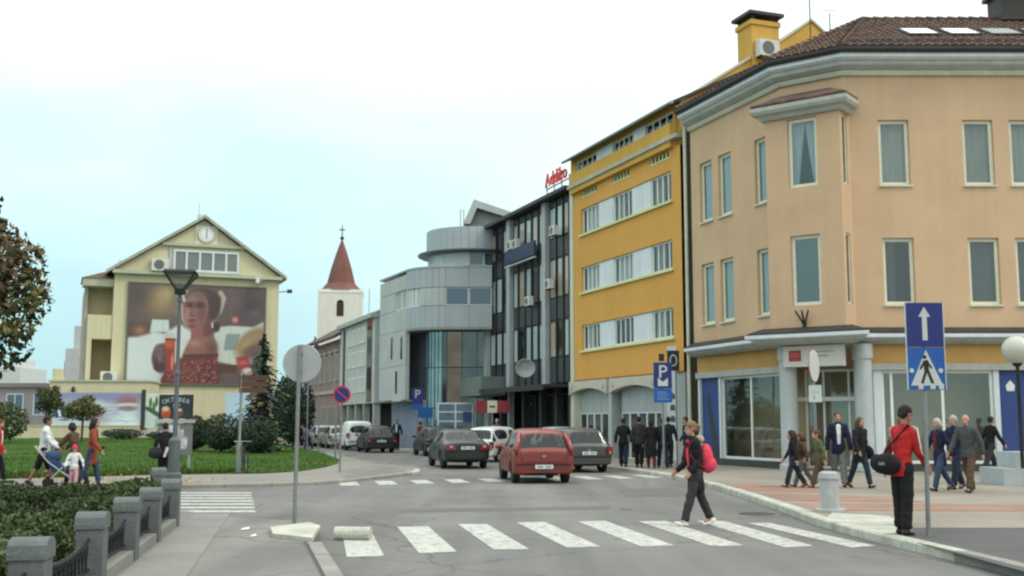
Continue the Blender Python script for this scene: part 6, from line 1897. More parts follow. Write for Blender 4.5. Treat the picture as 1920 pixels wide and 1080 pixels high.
# post with brown direction boards and a parked bicycle
x, y = gp(447, 886, .1)
s = thing('direction_post', 'grey post with brown direction boards at the lawn edge, in front of the round bushes', 'signpost', (x, y, .09))
Zq = lambda py: at(447, py, y)[2] - .09
MB().tube([(0, 0, -.05), (.02, 0, Zq(694))], .045, 8).build('pole', mat('post_paint', (.20, .225, .215), rough=.6, var=.15), s)
MB().tube([(.0, 0, -.05), (.0, 0, .95)], .085, 8).build('pole_foot', mat('post_paint', (.2, .22, .21)), s)
M_BRN = mat('brown_board', (.085, .045, .03), rough=.6, var=.2)
xw = lambda px: at(px, 700, y)[0] - x
MB().box(xw(405), xw(444), -.04, .0, Zq(699), Zq(684)).build('direction_board', M_BRN, s)
for k in range(3):
    z1 = Zq(704 + k * 11.5); MB().box(xw(450), xw(506 - 3 * k), -.04, .0, z1 - .165, z1).build('direction_board', M_BRN, s)
for a in (419, 438):
    pass
bk_ = thing('bicycle', 'dark bicycle leaning against the post with brown boards', 'bicycle', (x + .12, y + .15, .1), R(22))
M_TY = mat('tyre', (.02, .02, .021), rough=.9)
for sy in (-.52, .52):
    mb = MB()
    for k in range(24):
        a0, a1 = 2 * math.pi * k / 24, 2 * math.pi * (k + 1) / 24
        mb.tube([(0, sy + .33 * math.cos(a0), .33 + .33 * math.sin(a0)), (0, sy + .33 * math.cos(a1), .33 + .33 * math.sin(a1))], .02, 5, cap=False)
    w = mb.build('wheel', M_TY, bk_)
    mb = MB()
    for k in range(8):
        a = math.pi * k / 8; mb.tube([(0, sy + .32 * math.cos(a), .33 + .32 * math.sin(a)), (0, sy - .32 * math.cos(a), .33 - .32 * math.sin(a))], .003, 3)
    mb.build('spoke', M_GUTTER, w)
mb = MB()
for a, b in (((0, -.52, .33), (0, -.1, .3)), ((0, -.1, .3), (0, -.22, .82)), ((0, -.22, .78), (0, .38, .78)), ((0, .38, .78), (0, -.1, .3)), ((0, -.52, .33), (0, -.2, .76)), ((0, .52, .33), (0, .36, .95))):
    mb.tube([a, b], .018, 6)
mb.build('frame', mat('bicycle_paint', (.03, .035, .03), rough=.4), bk_)
MB().tube([(-.28, .3, .98), (0, .37, .98), (.28, .3, .98)], .014, 6).build('handlebar', M_GUTTER, bk_)
MB().box(-.07, .07, -.38, -.12, .83, .89).build('saddle', M_TY, bk_)

# concrete litter bin and globe lamp, stepped plinth
x, y = gp(1556, 958, .13)
s = thing('litter_bin', 'round pale concrete litter bin on the red paving at the kerb', 'litter bin', (x, y, .122))
h = at(1556, 884, y)[2] - .122
mb = MB(); mb.lathe([(.27, 0), (.27, .05), (.165, .055), (.165, h - .04), (.155, h - .02), (.13, h), (.0, h)], (0, 0, 0), 18); mb.build('body', mat('bin_concrete', (.40, .42, .41), rough=.8, var=.15, scale=4, streak=.2), s)
mb = MB(); mb.lathe([(.19, h - .13), (.19, h - .09), (.165, h - .085)], (0, 0, 0), 18); mb.build('ring', M_PIER, s)
X, Y_, Z = at(1906, 656, 28.5)
s = thing('globe_lamp', 'white globe lamp on a thin dark pole beside the blue panel', 'street lamp', (X, 28.5, .12))
rg = .36
MB().tube([(0, 0, 0), (0, 0, Z - .12 - rg + .03)], .05, 8).build('pole', M_IRON, s)
MB().lathe([(.09, Z - .12 - rg - .06), (.13, Z - .12 - rg + .02)], (0, 0, 0), 10).build('collar', M_IRON, s)
MB().ball((0, 0, Z - .12), rg, 20, 14).build('globe', mat('opal_globe', (.47, .48, .41), rough=.25, var=.05), s, smooth=True)
s = thing('stone_plinth', 'stepped pale stone plinth at the foot of the globe lamp', 'plinth', (X + .1, 28.9, .12))
MB().box(-.62, 2.2, -.5, 1.0, 0, .42).build('step', M_PIER, s)
MB().box(-.15, 2.2, -.2, 1.0, .425, .82).build('step', M_PIER, s)
# antenna on the corner roof
for px, Y, lab, h in ((1520, 44.5, 'tall thin antenna on the tiled roof of the corner building', 4.5), (1888, 42.5, 'short antenna beside the dark chimney on the corner roof', 3.2), (1557, 46.5, 'small forked antenna near the yellow gable top', 2.2)):
    X, _, Z = at(px, 75 if px != 1888 else 18, Y)
    o = MB().tube([(0, 0, -2.0), (0, 0, h - 1.0)], .025, 5)
    o.tube([(-.25, 0, h * .6), (.25, 0, h * .6)], .012, 4); o = o.build('antenna', M_FLASH); o.location = (X, Y, Z); tag(o, lab, 'antenna')
# ------------------------------------------------------------------ cars
def paint(name, c, metal=.3):
    return mat(name, c, rough=.45, var=.05, scale=2, fine=.02, metal=metal * .5, coat=.4, spec=.5)


M_CGL = glass('car_glass', (.02, .032, .032), see=.5, rough=.04, wob=.03)
M_SEAT = mat('car_seat', (.03, .03, .032), rough=.9)
MATS['car_glass'].node_tree.nodes['Principled BSDF'].inputs['IOR'].default_value = 1.5
M_TAIL = mat('tail_lamp_red', (.22, .010, .012), rough=.3, var=.1, scale=8, fine=0, coat=1)
M_CLEAR = mat('lamp_clear', (.5, .45, .42), rough=.15, var=0, fine=0, coat=1)
M_BLK = mat('black_plastic', (.018, .019, .02), rough=.6, var=.1)
M_RIM = mat('alloy_rim', (.35, .36, .36), rough=.35, metal=.8, var=.1)
M_PILLAR = mat('pillar_glare_matte', (.03, .03, .03), rough=.8, spec=.08, var=.1)  # matte dark colour added on rear pillars to suppress bright sky reflections
M_PLATE = mat('number_plate', (.62, .64, .64), rough=.5, var=.05)


def cage_body(st, rear, sides, front, cap_win=False, tall_lamp=None):
    bm = bmesh.new(); rings = []
    for (y, zl, zb, zt, ws, wb, wt) in st:
        half = [(0, zl), (ws * .9, zl), (ws, zl + .1), (wb, (zl + zb) / 2 + .06), (wb * .985, zb), (wt, zt - .06), (wt * .8, zt), (0, zt + .018)]
        ring = [bm.verts.new((x, y, z)) for x, z in half] + [bm.verts.new((-x, y, z)) for x, z in half[-2:0:-1]]
        rings.append(ring)
    n = 14
    win = {}
    for i in range(len(st) - 1):
        for k in range(n):
            f = bm.faces.new((rings[i][k], rings[i][(k + 1) % n], rings[i + 1][(k + 1) % n], rings[i + 1][k]))
            kk = k if k < 7 else 13 - k
            if i == rear and kk in (5, 6):
                win.setdefault('rear', []).append(f)
            if i == front and kk in (5, 6):
                win.setdefault('front', []).append(f)
            for j, (a, b) in enumerate(sides):
                if a <= i < b and kk == 4:
                    win.setdefault(('s', j, k), []).append(f)
            if cap_win is False and i == rear and kk == 4 and rear == 1:
                f.material_index = 4
            if kk == 0:
                f.material_index = 3
    for ring, fl in ((rings[0], True), (rings[-1], False)):
        R_ = lambda k: ring[k]; L_ = lambda k: ring[(14 - k) % 14]
        for k in range(7):
            vs = [R_(k), R_(k + 1), L_(k + 1), L_(k)] if 0 < k < 6 else ([R_(0), R_(1), L_(1)] if k == 0 else [R_(6), R_(7), L_(6)])
            f = bm.faces.new(vs if not fl else vs[::-1])
            if fl and cap_win and k == 4:
                win['rear'] = [f]
            if k == 0:
                f.material_index = 3
    bmesh.ops.recalc_face_normals(bm, faces=bm.faces)
    for fs in win.values():
        bmesh.ops.inset_region(bm, faces=fs, thickness=.045, use_even_offset=True)
        for f in fs:
            f.material_index = 1
    cl = bm.edges.layers.float.get('crease_edge') or bm.edges.layers.float.new('crease_edge')
    for e in bm.edges:
        mi = {f.material_index for f in e.link_faces}
        if 1 in mi and len(mi) > 1:
            e[cl] = .8
    me = bpy.data.meshes.new('cage'); bm.to_mesh(me); bm.free()
    return me


def build_car(name, label, st, rear, sides, front, wb_f, wb_r, body_mat, wheel_r=.30, cap_win=False, tall_lamp=None, loc=(0, 0, 0), rz=0, W=.83, lamps='box', group=None, plate_z=.62, bumper=True):
    root = thing(name, label, 'car' if 'van' not in name else 'van', loc, rz, group)
    me = cage_body(st, rear, sides, front, cap_win, tall_lamp)
    o = bpy.data.objects.new('cage', me); C.objects.link(o)
    ss = o.modifiers.new('s', 'SUBSURF'); ss.levels = 2; ss.render_levels = 2
    cb = MB()
    for y in (wb_f, wb_r):
        for s in (-1, 1):
            cb.tube([(s * (W - .28), y, wheel_r + .01), (s * (W + .3), y, wheel_r + .01)], wheel_r + .065, 22)
    co_ = bpy.data.objects.new('cut', cb.mesh('cut', M_BLK)); C.objects.link(co_)
    b = o.modifiers.new('b', 'BOOLEAN'); b.object = co_; b.operation = 'DIFFERENCE'; b.solver = 'EXACT'
    dg = bpy.context.evaluated_depsgraph_get()
    ev = bpy.data.meshes.new_from_object(o.evaluated_get(dg))
    bpy.data.objects.remove(o); bpy.data.objects.remove(co_)
    bm = bmesh.new(); bm.from_mesh(ev)
    tree = BVHTree.FromBMesh(bm)

    def gap(pts, ax):
        out = []
        for a, z in pts:
            h = tree.ray_cast(Vector((a, -6, z)), Vector((0, 1, 0))) if ax == 'y' else tree.ray_cast(Vector((6 * ax, a, z)), Vector((-ax, 0, 0)))
            if h[0] is not None:
                out.append(h[0])
        if len(out) > 1:
            mb = MB(); mb.tube(out, .009, 4); mb.build('panel_gap', M_BLK, root)
    seg = lambda p, q: [(p[0] + (q[0] - p[0]) * k / 7, p[1] + (q[1] - p[1]) * k / 7) for k in range(8)]
    zb_ = st[1][2]
    for s in (-1, 1):
        for a, b_ in sides:
            gap(seg((st[a][0], .32), (st[a][0], zb_ - .03)), s); gap(seg((st[b_][0], .32), (st[b_][0], zb_ - .03)), s)
        gap(seg((st[1][0], zb_ - .10), (st[-2][0], zb_ - .16)), s)
        gap(seg((s * .60, .60), (s * .66, zb_ + .02)), 'y')
    gap(seg((-.60, .60), (.60, .60)), 'y'); gap(seg((-.62, .40), (.62, .40)), 'y')
    mats = {0: ('body', body_mat), 1: ('window', M_CGL), 2: ('tail_light', M_TAIL), 3: ('sill', M_BLK), 4: ('rear_pillar', M_PILLAR)}
    for idx, (nm, m) in mats.items():
        fs = [f for f in bm.faces if f.material_index == idx] if idx != 0 else [f for f in bm.faces if f.material_index not in (1, 2, 3, 4)]
        if not fs:
            continue
        groups = [fs]
        if idx in (1, 2, 4):
            groups = []; left = set(fs)
            while left:
                st_ = [left.pop()]; g = [st_[0]]
                while st_:
                    f = st_.pop()
                    for e in f.edges:
                        for q in e.link_faces:
                            if q in left:
                                left.discard(q); st_.append(q); g.append(q)
                groups.append(g)
        for g in groups:
            vi = {}; mb = MB(); vs = []; ff = []
            for f in g:
                r = []
                for v in f.verts:
                    if v.index not in vi:
                        vi[v.index] = len(vs); vs.append(tuple(v.co))
                    r.append(vi[v.index])
                ff.append(tuple(r))
            mb.add(vs, ff)
            cy = sum(v[1] for v in vs) / len(vs); cxx = sum(v[0] for v in vs) / len(vs)
            nme = nm
            if idx == 1:
                nme = 'side_window' if abs(cxx) > .25 else ('rear_window' if cy < 0 else 'windscreen')
            mb.build(nme, m, root, smooth=True)
    bm.free(); bpy.data.meshes.remove(ev)
    yr = st[0][0]; yf = st[-1][0]
    for sx_, sy_, ww in ((-.36, .05, .44), (.36, .05, .44), (0, -.72, 1.15)):
        mb = MB(); mb.cbox((sx_, sy_, .45), (ww, .5, .2)); mb.cbox((sx_, sy_ - .28, .76), (ww, .16, .6)); seat = mb.build('seat', M_SEAT, root)
        for hx in ((0,) if ww < 1 else (-.36, .36)):
            MB().cbox((sx_ + hx, sy_ - .3, 1.16), (.26, .1, .18)).build('headrest', M_SEAT, seat)
    MB().cbox((0, .86, .84), (1.3, .4, .16)).build('dashboard', M_SEAT, root)
    tyre = MB(); tyre.lathe([(wheel_r * .62, -.1), (wheel_r * .94, -.1), (wheel_r, -.07), (wheel_r, .07), (wheel_r * .94, .1), (wheel_r * .62, .1)], (0, 0, 0), 22)
    xform(tyre, Matrix.Rotation(R(90), 4, 'Y')); tm = tyre.mesh('wheel', M_TY)
    rim = MB(); rim.lathe([(.001, -.085), (wheel_r * .3, -.09), (wheel_r * .62, -.075), (wheel_r * .62, .075), (wheel_r * .3, .09), (.001, .085)], (0, 0, 0), 16); xform(rim, Matrix.Rotation(R(90), 4, 'Y')); rm = rim.mesh('rim', M_RIM)
    for y in (wb_f, wb_r):
        for s in (-1, 1):
            w = part('wheel', tm, root, (s * (W - .12), y, wheel_r)); part('rim', rm, w)
    # rear details
    zb = st[0][2]; wbk = st[0][5]
    if bumper:
        MB().cbox((0, yr - .015, .545), (2 * wbk * .93, .05, .035)).build('bumper_strip', M_BLK if lamps != 'sedan' else body_mat, root)
    pl = MB().cbox((0, yr - .035, plate_z), (.50, .015, .11)).build('number_plate', M_PLATE, root)
    mb = MB()
    for k in range(7):
        if k in (3,):
            continue
        mb.cbox((-.17 + k * .057, yr - .0445, plate_z), (.03, .003, .06))
    mb.build('plate_character', M_BLK, pl)
    if lamps != 'tall':
        for s in (-1, 1):
            if lamps == 'sedan':
                mb = MB(); mb.cbox((s * (wbk - .19), yr + .03, zb - .06), (.40, .17, .17), rot=Matrix.Rotation(s * R(14), 3, 'Z')); l = mb.build('tail_light', M_TAIL, root)
                MB().cbox((s * (wbk - .22), yr - .055, zb - .02), (.16, .03, .06)).build('lamp_lens', M_CLEAR, l)
            else:
                mb = MB(); mb.cbox((s * (wbk - .10), yr + .04, zb - .05), (.20, .18, .26), rot=Matrix.Rotation(s * R(20), 3, 'Z')); l = mb.build('tail_light', M_TAIL, root)
                MB().cbox((s * (wbk - .12), yr - .045, zb - .12), (.1, .03, .06)).build('lamp_lens', M_CLEAR, l)
    if lamps == 'tall':
        for s in (-1, 1):
            mb = MB(); mb.tube([(s * .785, yr + .0, .80), (s * .765, yr + .035, .98), (s * .705, yr + .155, 1.2), (s * .635, yr + .29, 1.40)], [.05, .075, .07, .045], 8); mb.build('tail_light', M_TAIL, root, smooth=True)
    for s in (-1, 1):
        ym = st[front + 1][0] - .28
        mb = MB(); mb.ball((s * (W + .10), ym, .98), (.11, .06, .075), 10, 7); mb.tube([(s * (W - .08), ym + .03, .93), (s * (W + .05), ym, .97)], .025, 5); mb.build('wing_mirror', body_mat, root, smooth=True)
        mb = MB(); mb.cbox((s * (st[-1][5] - .1), yf - .1, .62), (.3, .18, .14), rot=Matrix.Rotation(-s * R(20), 3, 'Z')); mb.build('headlight', M_CLEAR, root)
        for j, (a, b_) in enumerate(sides):
            yy = (st[a][0] * .7 + st[b_][0] * .3); MB().cbox((s * (st[a][5] + .006), yy, .80), (.03, .16, .03)).build('door_handle', body_mat, root)
    MB().cbox((0, yr - .02, zb - .04), (.09, .03, .07)).build('badge', M_RIM, root)
    MB().tube([(.42, yr + .25, .24), (.42, yr - .01, .24)], .028, 8).build('exhaust_pipe', M_GUTTER, root)
    q_ = st[rear + 1 if rear < 50 else 1]; MB().tube([(0, q_[0] + .25, q_[3]), (0, q_[0] - .02, q_[3] + .22)], .006, 4).build('aerial', M_BLK, root)
    return root


HATCH = [(-1.94, .30, .80, .88, .79, .83, .74), (-1.90, .22, .86, .94, .84, .86, .74), (-1.64, .22, .93, 1.41, .85, .87, .615), (-1.40, .22, .93, 1.49, .84, .86, .62), (-.45, .22, .91, 1.53, .84, .86, .64),
         (.30, .22, .89, 1.50, .84, .86, .62), (1.05, .22, .86, .98, .84, .85, .70), (1.70, .24, .74, .80, .82, .82, .64), (1.92, .36, .60, .66, .70, .72, .5)]
SEDAN = [(-2.22, .36, .84, .92, .76, .81, .70), (-2.12, .24, .91, 1.0, .84, .86, .75), (-1.62, .22, .93, 1.03, .85, .87, .74), (-.98, .22, .93, 1.36, .87, .89, .64), (-.68, .22, .93, 1.43, .87, .89, .63),
         (-.05, .22, .92, 1.46, .87, .89, .63), (.55, .22, .91, 1.42, .87, .89, .62), (1.25, .22, .88, 1.0, .85, .86, .70), (1.95, .24, .76, .83, .83, .83, .62), (2.22, .36, .60, .68, .72, .74, .5)]
VAN = [(-2.05, .36, .98, 1.66, .80, .83, .70), (-1.96, .24, 1.0, 1.76, .84, .86, .73), (-.9, .22, 1.0, 1.80, .84, .86, .74), (0, .22, .98, 1.80, .84, .86, .73), (.5, .22, .97, 1.74, .84, .86, .69), (1.15, .22, .92, 1.06, .84, .85, .70),
       (1.8, .24, .8, .88, .82, .82, .62), (2.05, .36, .6, .7, .72, .74, .5)]
P_RED = paint('red_paint', (.19, .022, .015), .1); P_BLK = paint('black_paint', (.012, .020, .018)); P_GRY = paint('dark_grey_paint', (.055, .06, .056), .5); P_WHT = paint('white_paint', (.66, .70, .68), 0)
P_SIL = paint('silver_paint', (.42, .46, .46), .6); P_DRK = paint('dark_green_paint', (.02, .035, .035)); P_BEI = paint('pale_metal_paint', (.40, .42, .38), .4)
head = lambda a, b: math.atan2(-(b[0] - a[0]), b[1] - a[1])
GQ = 'cars driving up the main road'
red = build_car('hatchback', 'red hatchback with tall tail lights driving away in the middle of the road', HATCH, 1, [(2, 4), (4, 5)], 5, 1.22, -1.26, P_RED, tall_lamp=1, lamps='tall', loc=(.62, 33.4, 0), rz=R(8), group=GQ, plate_z=.47)
for ch in red.children:
    if ch.name.startswith('tail_light'):
        ch['label'] = 'tall red tail light beside the rear window'
sed = build_car('saloon_car', 'black saloon car with wide red tail lights ahead of the red hatchback', SEDAN, 2, [(3, 5), (5, 6)], 6, 1.38, -1.35, P_BLK, wheel_r=.315, W=.87, lamps='sedan', loc=(-2.12, 43.6, 0), rz=R(13), group=GQ, plate_z=.77, bumper=False)
van = build_car('white_van', 'small white panel van parked between pale cars in front of the pale grey house', VAN, 99, [(3, 4)], 4, 1.25, -1.25, P_WHT, cap_win=True, loc=(-9.85, 71.0, 0), rz=R(16), W=.85, plate_z=.8, group='cars parked along the house fronts')
gry = build_car('hatchback', 'dark grey hatchback at the right kerb behind the group of dark walkers', HATCH, 1, [(2, 4), (4, 5)], 5, 1.22, -1.26, P_GRY, lamps='box', loc=(2.08, 40.2, 0), rz=R(16), group=GQ, plate_z=.66)
SG = gry
dup(SG, (1.75, 46.2, 0), R(19), 'pale silver hatchback half hidden between the red hatchback and the dark grey one', {P_GRY: P_SIL})
w = dup(SG, (-.62, 50.5, 0), R(38), 'white hatchback turned sideways left of the red hatchback', {P_GRY: P_WHT}); w.rotation_euler = (0, 0, R(-28))
dup(sed, (-2.0, 58.5, 0), R(18), 'dark saloon car just ahead of the white hatchback and beyond the black saloon', {P_BLK: P_DRK})
dup(SG, (-4.05, 58.8, 0), R(16), 'dark hatchback farthest up the road, peeking out left of the black saloon', {P_GRY: P_BLK})
PKG = 'cars parked along the house fronts'
for loc, m, lab in (((-7.95, 65.6, 0), P_BLK, 'black hatchback parked nearest the rounded glass corner, right of the white van'), ((-11.9, 76.4, 0), P_BEI, 'pale hatchback parked directly left of the white van'), ((-13.7, 81.6, 0), P_SIL, 'silver hatchback parked left of the pale hatchback'),
                    ((-15.6, 86.8, 0), P_DRK, 'dark hatchback at the far end of the parked row')):
    c = dup(SG, loc, R(18), lab, {P_GRY: m} if m else None); c['group'] = PKG
# ------------------------------------------------------------------ people
def cloth(name, c, rough=.9):
    return mat(name, c, rough=rough, var=.22, scale=5, fine=.12, fscale=50, bump=.9, bscale=11, spec=.2, space='obj')


SKIN = mat('skin', (.42, .24, .17), rough=.55, var=.06, scale=6, space='obj'); SKIN2 = mat('tanned_skin', (.30, .16, .105), rough=.55, var=.06, scale=6, space='obj')
K = dict(black=cloth('black_cloth', (.014, .014, .016)), char=cloth('charcoal_cloth', (.035, .035, .037)), navy=cloth('navy_cloth', (.018, .022, .048)), jeans=cloth('denim', (.04, .062, .115)), dkjeans=cloth('dark_denim', (.022, .03, .05)),
         red=cloth('red_cloth', (.40, .022, .022)), pink=cloth('pink_cloth', (.62, .06, .10)), ltpink=cloth('pale_pink_cloth', (.58, .32, .36)), white=cloth('white_cloth', (.66, .68, .68)), grey=cloth('grey_cloth', (.17, .18, .18)),
         brown=cloth('brown_cloth', (.095, .06, .04)), rust=cloth('rust_cloth', (.25, .065, .035)), maroon=cloth('maroon_cloth', (.14, .02, .025)), olive=cloth('olive_cloth', (.10, .11, .06)), teal=cloth('teal_cloth', (.10, .20, .17)), purple=cloth('purple_cloth', (.12, .09, .17)),
         slate=cloth('slate_cloth', (.06, .068, .072)), beige=cloth('beige_cloth', (.36, .32, .26)), dgreen=cloth('dark_green_cloth', (.02, .035, .03)))
H_ = dict(dark=mat('dark_hair', (.018, .012, .01), rough=.7, var=.2, scale=30, space='obj'), brown=mat('brown_hair', (.085, .045, .022), rough=.7, var=.2, scale=30, space='obj'), fair=mat('fair_hair', (.17, .11, .06), rough=.7, var=.2, scale=30, space='obj'), white=mat('white_hair', (.36, .34, .31), rough=.8, var=.1, scale=30, space='obj'))
SHOE = dict(black=mat('black_shoe', (.015, .015, .016), rough=.5), white=mat('white_shoe', (.62, .58, .58), rough=.6), brown=mat('brown_shoe', (.10, .05, .03), rough=.6), navy=mat('navy_shoe', (.02, .03, .08), rough=.6))
M_EYE = mat('eye_dark', (.02, .014, .012), rough=.3, var=0, fine=0)


def fuse(mb, name, m, voxel, smooth=3):
    """Overlapping limbs and trunk become one continuous skin."""
    o = bpy.data.objects.new('fuse', mb.mesh('fuse', m)); C.objects.link(o)
    r = o.modifiers.new('r', 'REMESH'); r.mode = 'VOXEL'; r.voxel_size = voxel; r.use_smooth_shade = True
    s = o.modifiers.new('s', 'SMOOTH'); s.factor = .5; s.iterations = smooth
    dg = bpy.context.evaluated_depsgraph_get()
    me = bpy.data.meshes.new_from_object(o.evaluated_get(dg)); me.name = name
    bpy.data.objects.remove(o)
    fr, am = {'hair': ((26, 26, 9), .013), 'jacket': ((7, 7, 12), .016), 'trousers': ((7, 7, 15), .013), 'skirt': ((12, 12, 3), .02), 'pack': ((9, 9, 9), .015), 'pouch': ((8, 8, 10), .015)}.get(name, (None, 0))
    if fr:
        nv = len(me.vertices); nn = np.empty(nv * 3, np.float32); me.vertices.foreach_get('normal', nn)
        cc = np.empty(nv * 3, np.float32); me.vertices.foreach_get('co', cc); cc = cc.reshape(-1, 3); nn = nn.reshape(-1, 3); sd_ = random.uniform(0, 50)
        d = np.array([mnoise.noise((c[0] * fr[0] + sd_, c[1] * fr[1], c[2] * fr[2])) for c in cc.tolist()], np.float32)
        cc = cc + nn * ((d * .8 + .55) * am)[:, None]; me.vertices.foreach_set('co', cc.ravel()); me.update()
    if not me.materials:
        me.materials.append(m)
    return me


def loft(mb, rings, n=14):
    """rings: (center, rx, ry, yaw) ellipses stacked along the trunk."""
    o = len(mb.v)
    for c, rx, ry, yaw in rings:
        for k in range(n):
            a = 2 * math.pi * k / n; x, y = rx * math.cos(a), ry * math.sin(a)
            mb.v.append((c[0] + x * math.cos(yaw) - y * math.sin(yaw), c[1] + x * math.sin(yaw) + y * math.cos(yaw), c[2]))
    for i in range(len(rings) - 1):
        for k in range(n):
            k2 = (k + 1) % n; mb.f.append((o + i * n + k, o + i * n + k2, o + (i + 1) * n + k2, o + (i + 1) * n + k)); mb.m.append(0)
    mb.f.append(tuple(o + k for k in range(n - 1, -1, -1))); mb.m.append(0)
    e = o + (len(rings) - 1) * n; mb.f.append(tuple(e + k for k in range(n))); mb.m.append(0)


def limb(mb, pts, rs, n=10):
    mb.tube(pts, rs, n)
    for p, r in zip(pts, rs):
        mb.ball(p, r * .99, 10, 6)


def person(label, x, y, z, face, H=1.74, top='black', bottom='jeans', shoes='black', hair='dark', hairstyle='short', legs=((20, 5), (-18, 15)), arms=((-18, 15, 12), (16, 15, 20)), lean=3, turn=0, nod=0, skin=SKIN, coat=0.0, build=1.0,
           female=False, kid=False, near=False, inner=None, group=None, skirt=None, head_tilt=0, shorts=False):
    root = thing('person', label, 'person', (x, y, z), R(face), group)
    vx = .010 if near else (.017 if H > 1.3 else .014)
    hs = 1.28 if kid else 1.0            # head scale against the body
    hipz, L1, L2 = .505 * H, .245 * H, .235 * H
    hw = (.049 if not female else .051) * H * build; sw = (.101 if not female else .090) * H * build
    # legs
    J = []
    for s, (a, b) in zip((-1, 1), legs):
        a, b = R(a), R(b); hip = Vector((s * hw, 0, 0)); kn = hip + Vector((s * .004 * H, math.sin(a) * L1, -math.cos(a) * L1)); an = kn + Vector((0, math.sin(a - b) * L2, -math.cos(a - b) * L2)); J.append([hip, kn, an, a - b])
    low = min(j[2].z for j in J); dz = .042 * H - low
    for j in J:
        for k in range(3):
            j[k] = j[k] + Vector((0, 0, dz))
    pz = dz; le = R(lean)
    up = lambda h, fwd=0.0: Vector((0, math.sin(le) * h + fwd, pz + math.cos(le) * h))
    Tn = H * .985 - .245 * H * (hs - 1) * .5
    sh_h = .298 * H; nk = .345 * H; hd = .425 * H * (1.0 if not kid else .99)
    wr = .071 * H * build * (.92 if female else 1); cr = .088 * H * build * (.92 if female else 1)
    # arms
    A = []
    for s, (sw_, out, el) in zip((-1, 1), arms):
        a, o_, e = R(sw_), R(out), R(el); shd = up(sh_h) + Vector((s * sw, 0, 0)); d1 = Vector((s * math.sin(o_), math.sin(a) * math.cos(o_), -math.cos(a) * math.cos(o_)))
        d2 = Vector((s * math.sin(o_) * .4, math.sin(a + e), -math.cos(a + e))).normalized(); el_ = shd + d1 * .175 * H; wrs = el_ + d2 * .145 * H; A.append((shd, el_, wrs, d2, s))
    # skin: head, neck, hands and a slim inner body joined as one surface
    mb = MB()
    hc = up(hd) + Vector((0, .012 * H, 0)); yaw = R(turn); pit = R(nod)
    HM = Matrix.Rotation(yaw, 3, 'Z') @ Matrix.Rotation(-pit, 3, 'X') @ Matrix.Rotation(R(head_tilt), 3, 'Y'); q = H * hs / 1.74
    hp = lambda a, b, c: hc + HM @ Vector((a * q, b * q, c * q))
    mb.ball(hp(0, -.012, .035), (.073 * q, .092 * q, .083 * q), 14, 10, M=HM); mb.ball(hp(0, .022, -.035), (.058 * q, .068 * q, .075 * q), 12, 8, M=HM); mb.ball(hp(0, .052, -.085), (.03 * q, .028 * q, .024 * q), 8, 6, M=HM)
    mb.tube([hp(0, .078, .02), hp(0, .104, -.022), hp(0, .088, -.034)], [.009 * q, .016 * q, .013 * q], 6)
    mb.ball(hp(0, .083, -.064), (.024 * q, .012 * q, .009 * q), 8, 5, M=HM)
    for s in (-1, 1):
        mb.ball(hp(s * .076, -.008, -.004), (.011 * q, .02 * q, .03 * q), 6, 5, M=HM); mb.ball(hp(s * .03, .076, .026), (.018 * q, .01 * q, .008 * q), 6, 4, M=HM)
    mb.tube([up(.30 * H), up(nk), hp(0, -.012, -.07)], [.048 * q, .042 * q, .045 * q], 10)
    loft(mb, [(up(-.03 * H), wr * .9, wr * .75, 0), (up(.1 * H), wr * .78, wr * .6, 0), (up(.24 * H), cr * .85, cr * .6, 0), (up(.315 * H), cr * .7, cr * .45, 0)])
    for j in J:
        limb(mb, [j[0], j[1], j[2]], [.048 * H, .034 * H, .022 * H]); ft = Vector((0, math.cos(j[3] * .3), -.0)); mb.tube([j[2], j[2] + ft * .07 * H + Vector((0, 0, -.02 * H))], [.022 * H, .018 * H], 6)
    for shd, el_, wrs, d2, s in A:
        limb(mb, [shd, el_, wrs], [.028 * H, .022 * H, .016 * H])
        side = Vector((0, 1, 0)) - d2 * d2.y; side = side.normalized() if side.length > .1 else Vector((0, 0, 1)); nr = d2.cross(side)
        pc = wrs + d2 * .045 * q
        M3 = Matrix((side, nr, d2)).transposed(); mb.ball(pc, (.038 * q, .017 * q, .05 * q), 10, 6, M=M3)
        for i, (fo, fl) in enumerate(((-.028, .060), (-.0095, .074), (.0095, .078), (.028, .068))):
            b0_ = pc + side * fo * q + d2 * .035 * q; b1_ = b0_ + d2 * fl * .55 * q + nr * -.008 * s * q; b2_ = b1_ + (d2 * .8 - nr * .6 * s).normalized() * fl * .5 * q
            mb.tube([b0_, b1_, b2_], [.0098 * q, .009 * q, .0075 * q], 6)
        t0 = pc + side * .03 * q - d2 * .02 * q; t1 = t0 + (side * .8 + d2 * .7).normalized() * .038 * q; mb.tube([t0, t1, t1 + (d2 * .9 - nr * .3 * s).normalized() * .03 * q], [.013 * q, .011 * q, .009 * q], 6)
    part('body', fuse(mb, 'body', skin, vx * .75, 1), root)
    if near or H > 1.5:
        for s in (-1, 1):
            MB().ball(hp(s * .030, .0815, .012), .0105 * q, 8, 5).build('eye', M_EYE, root)
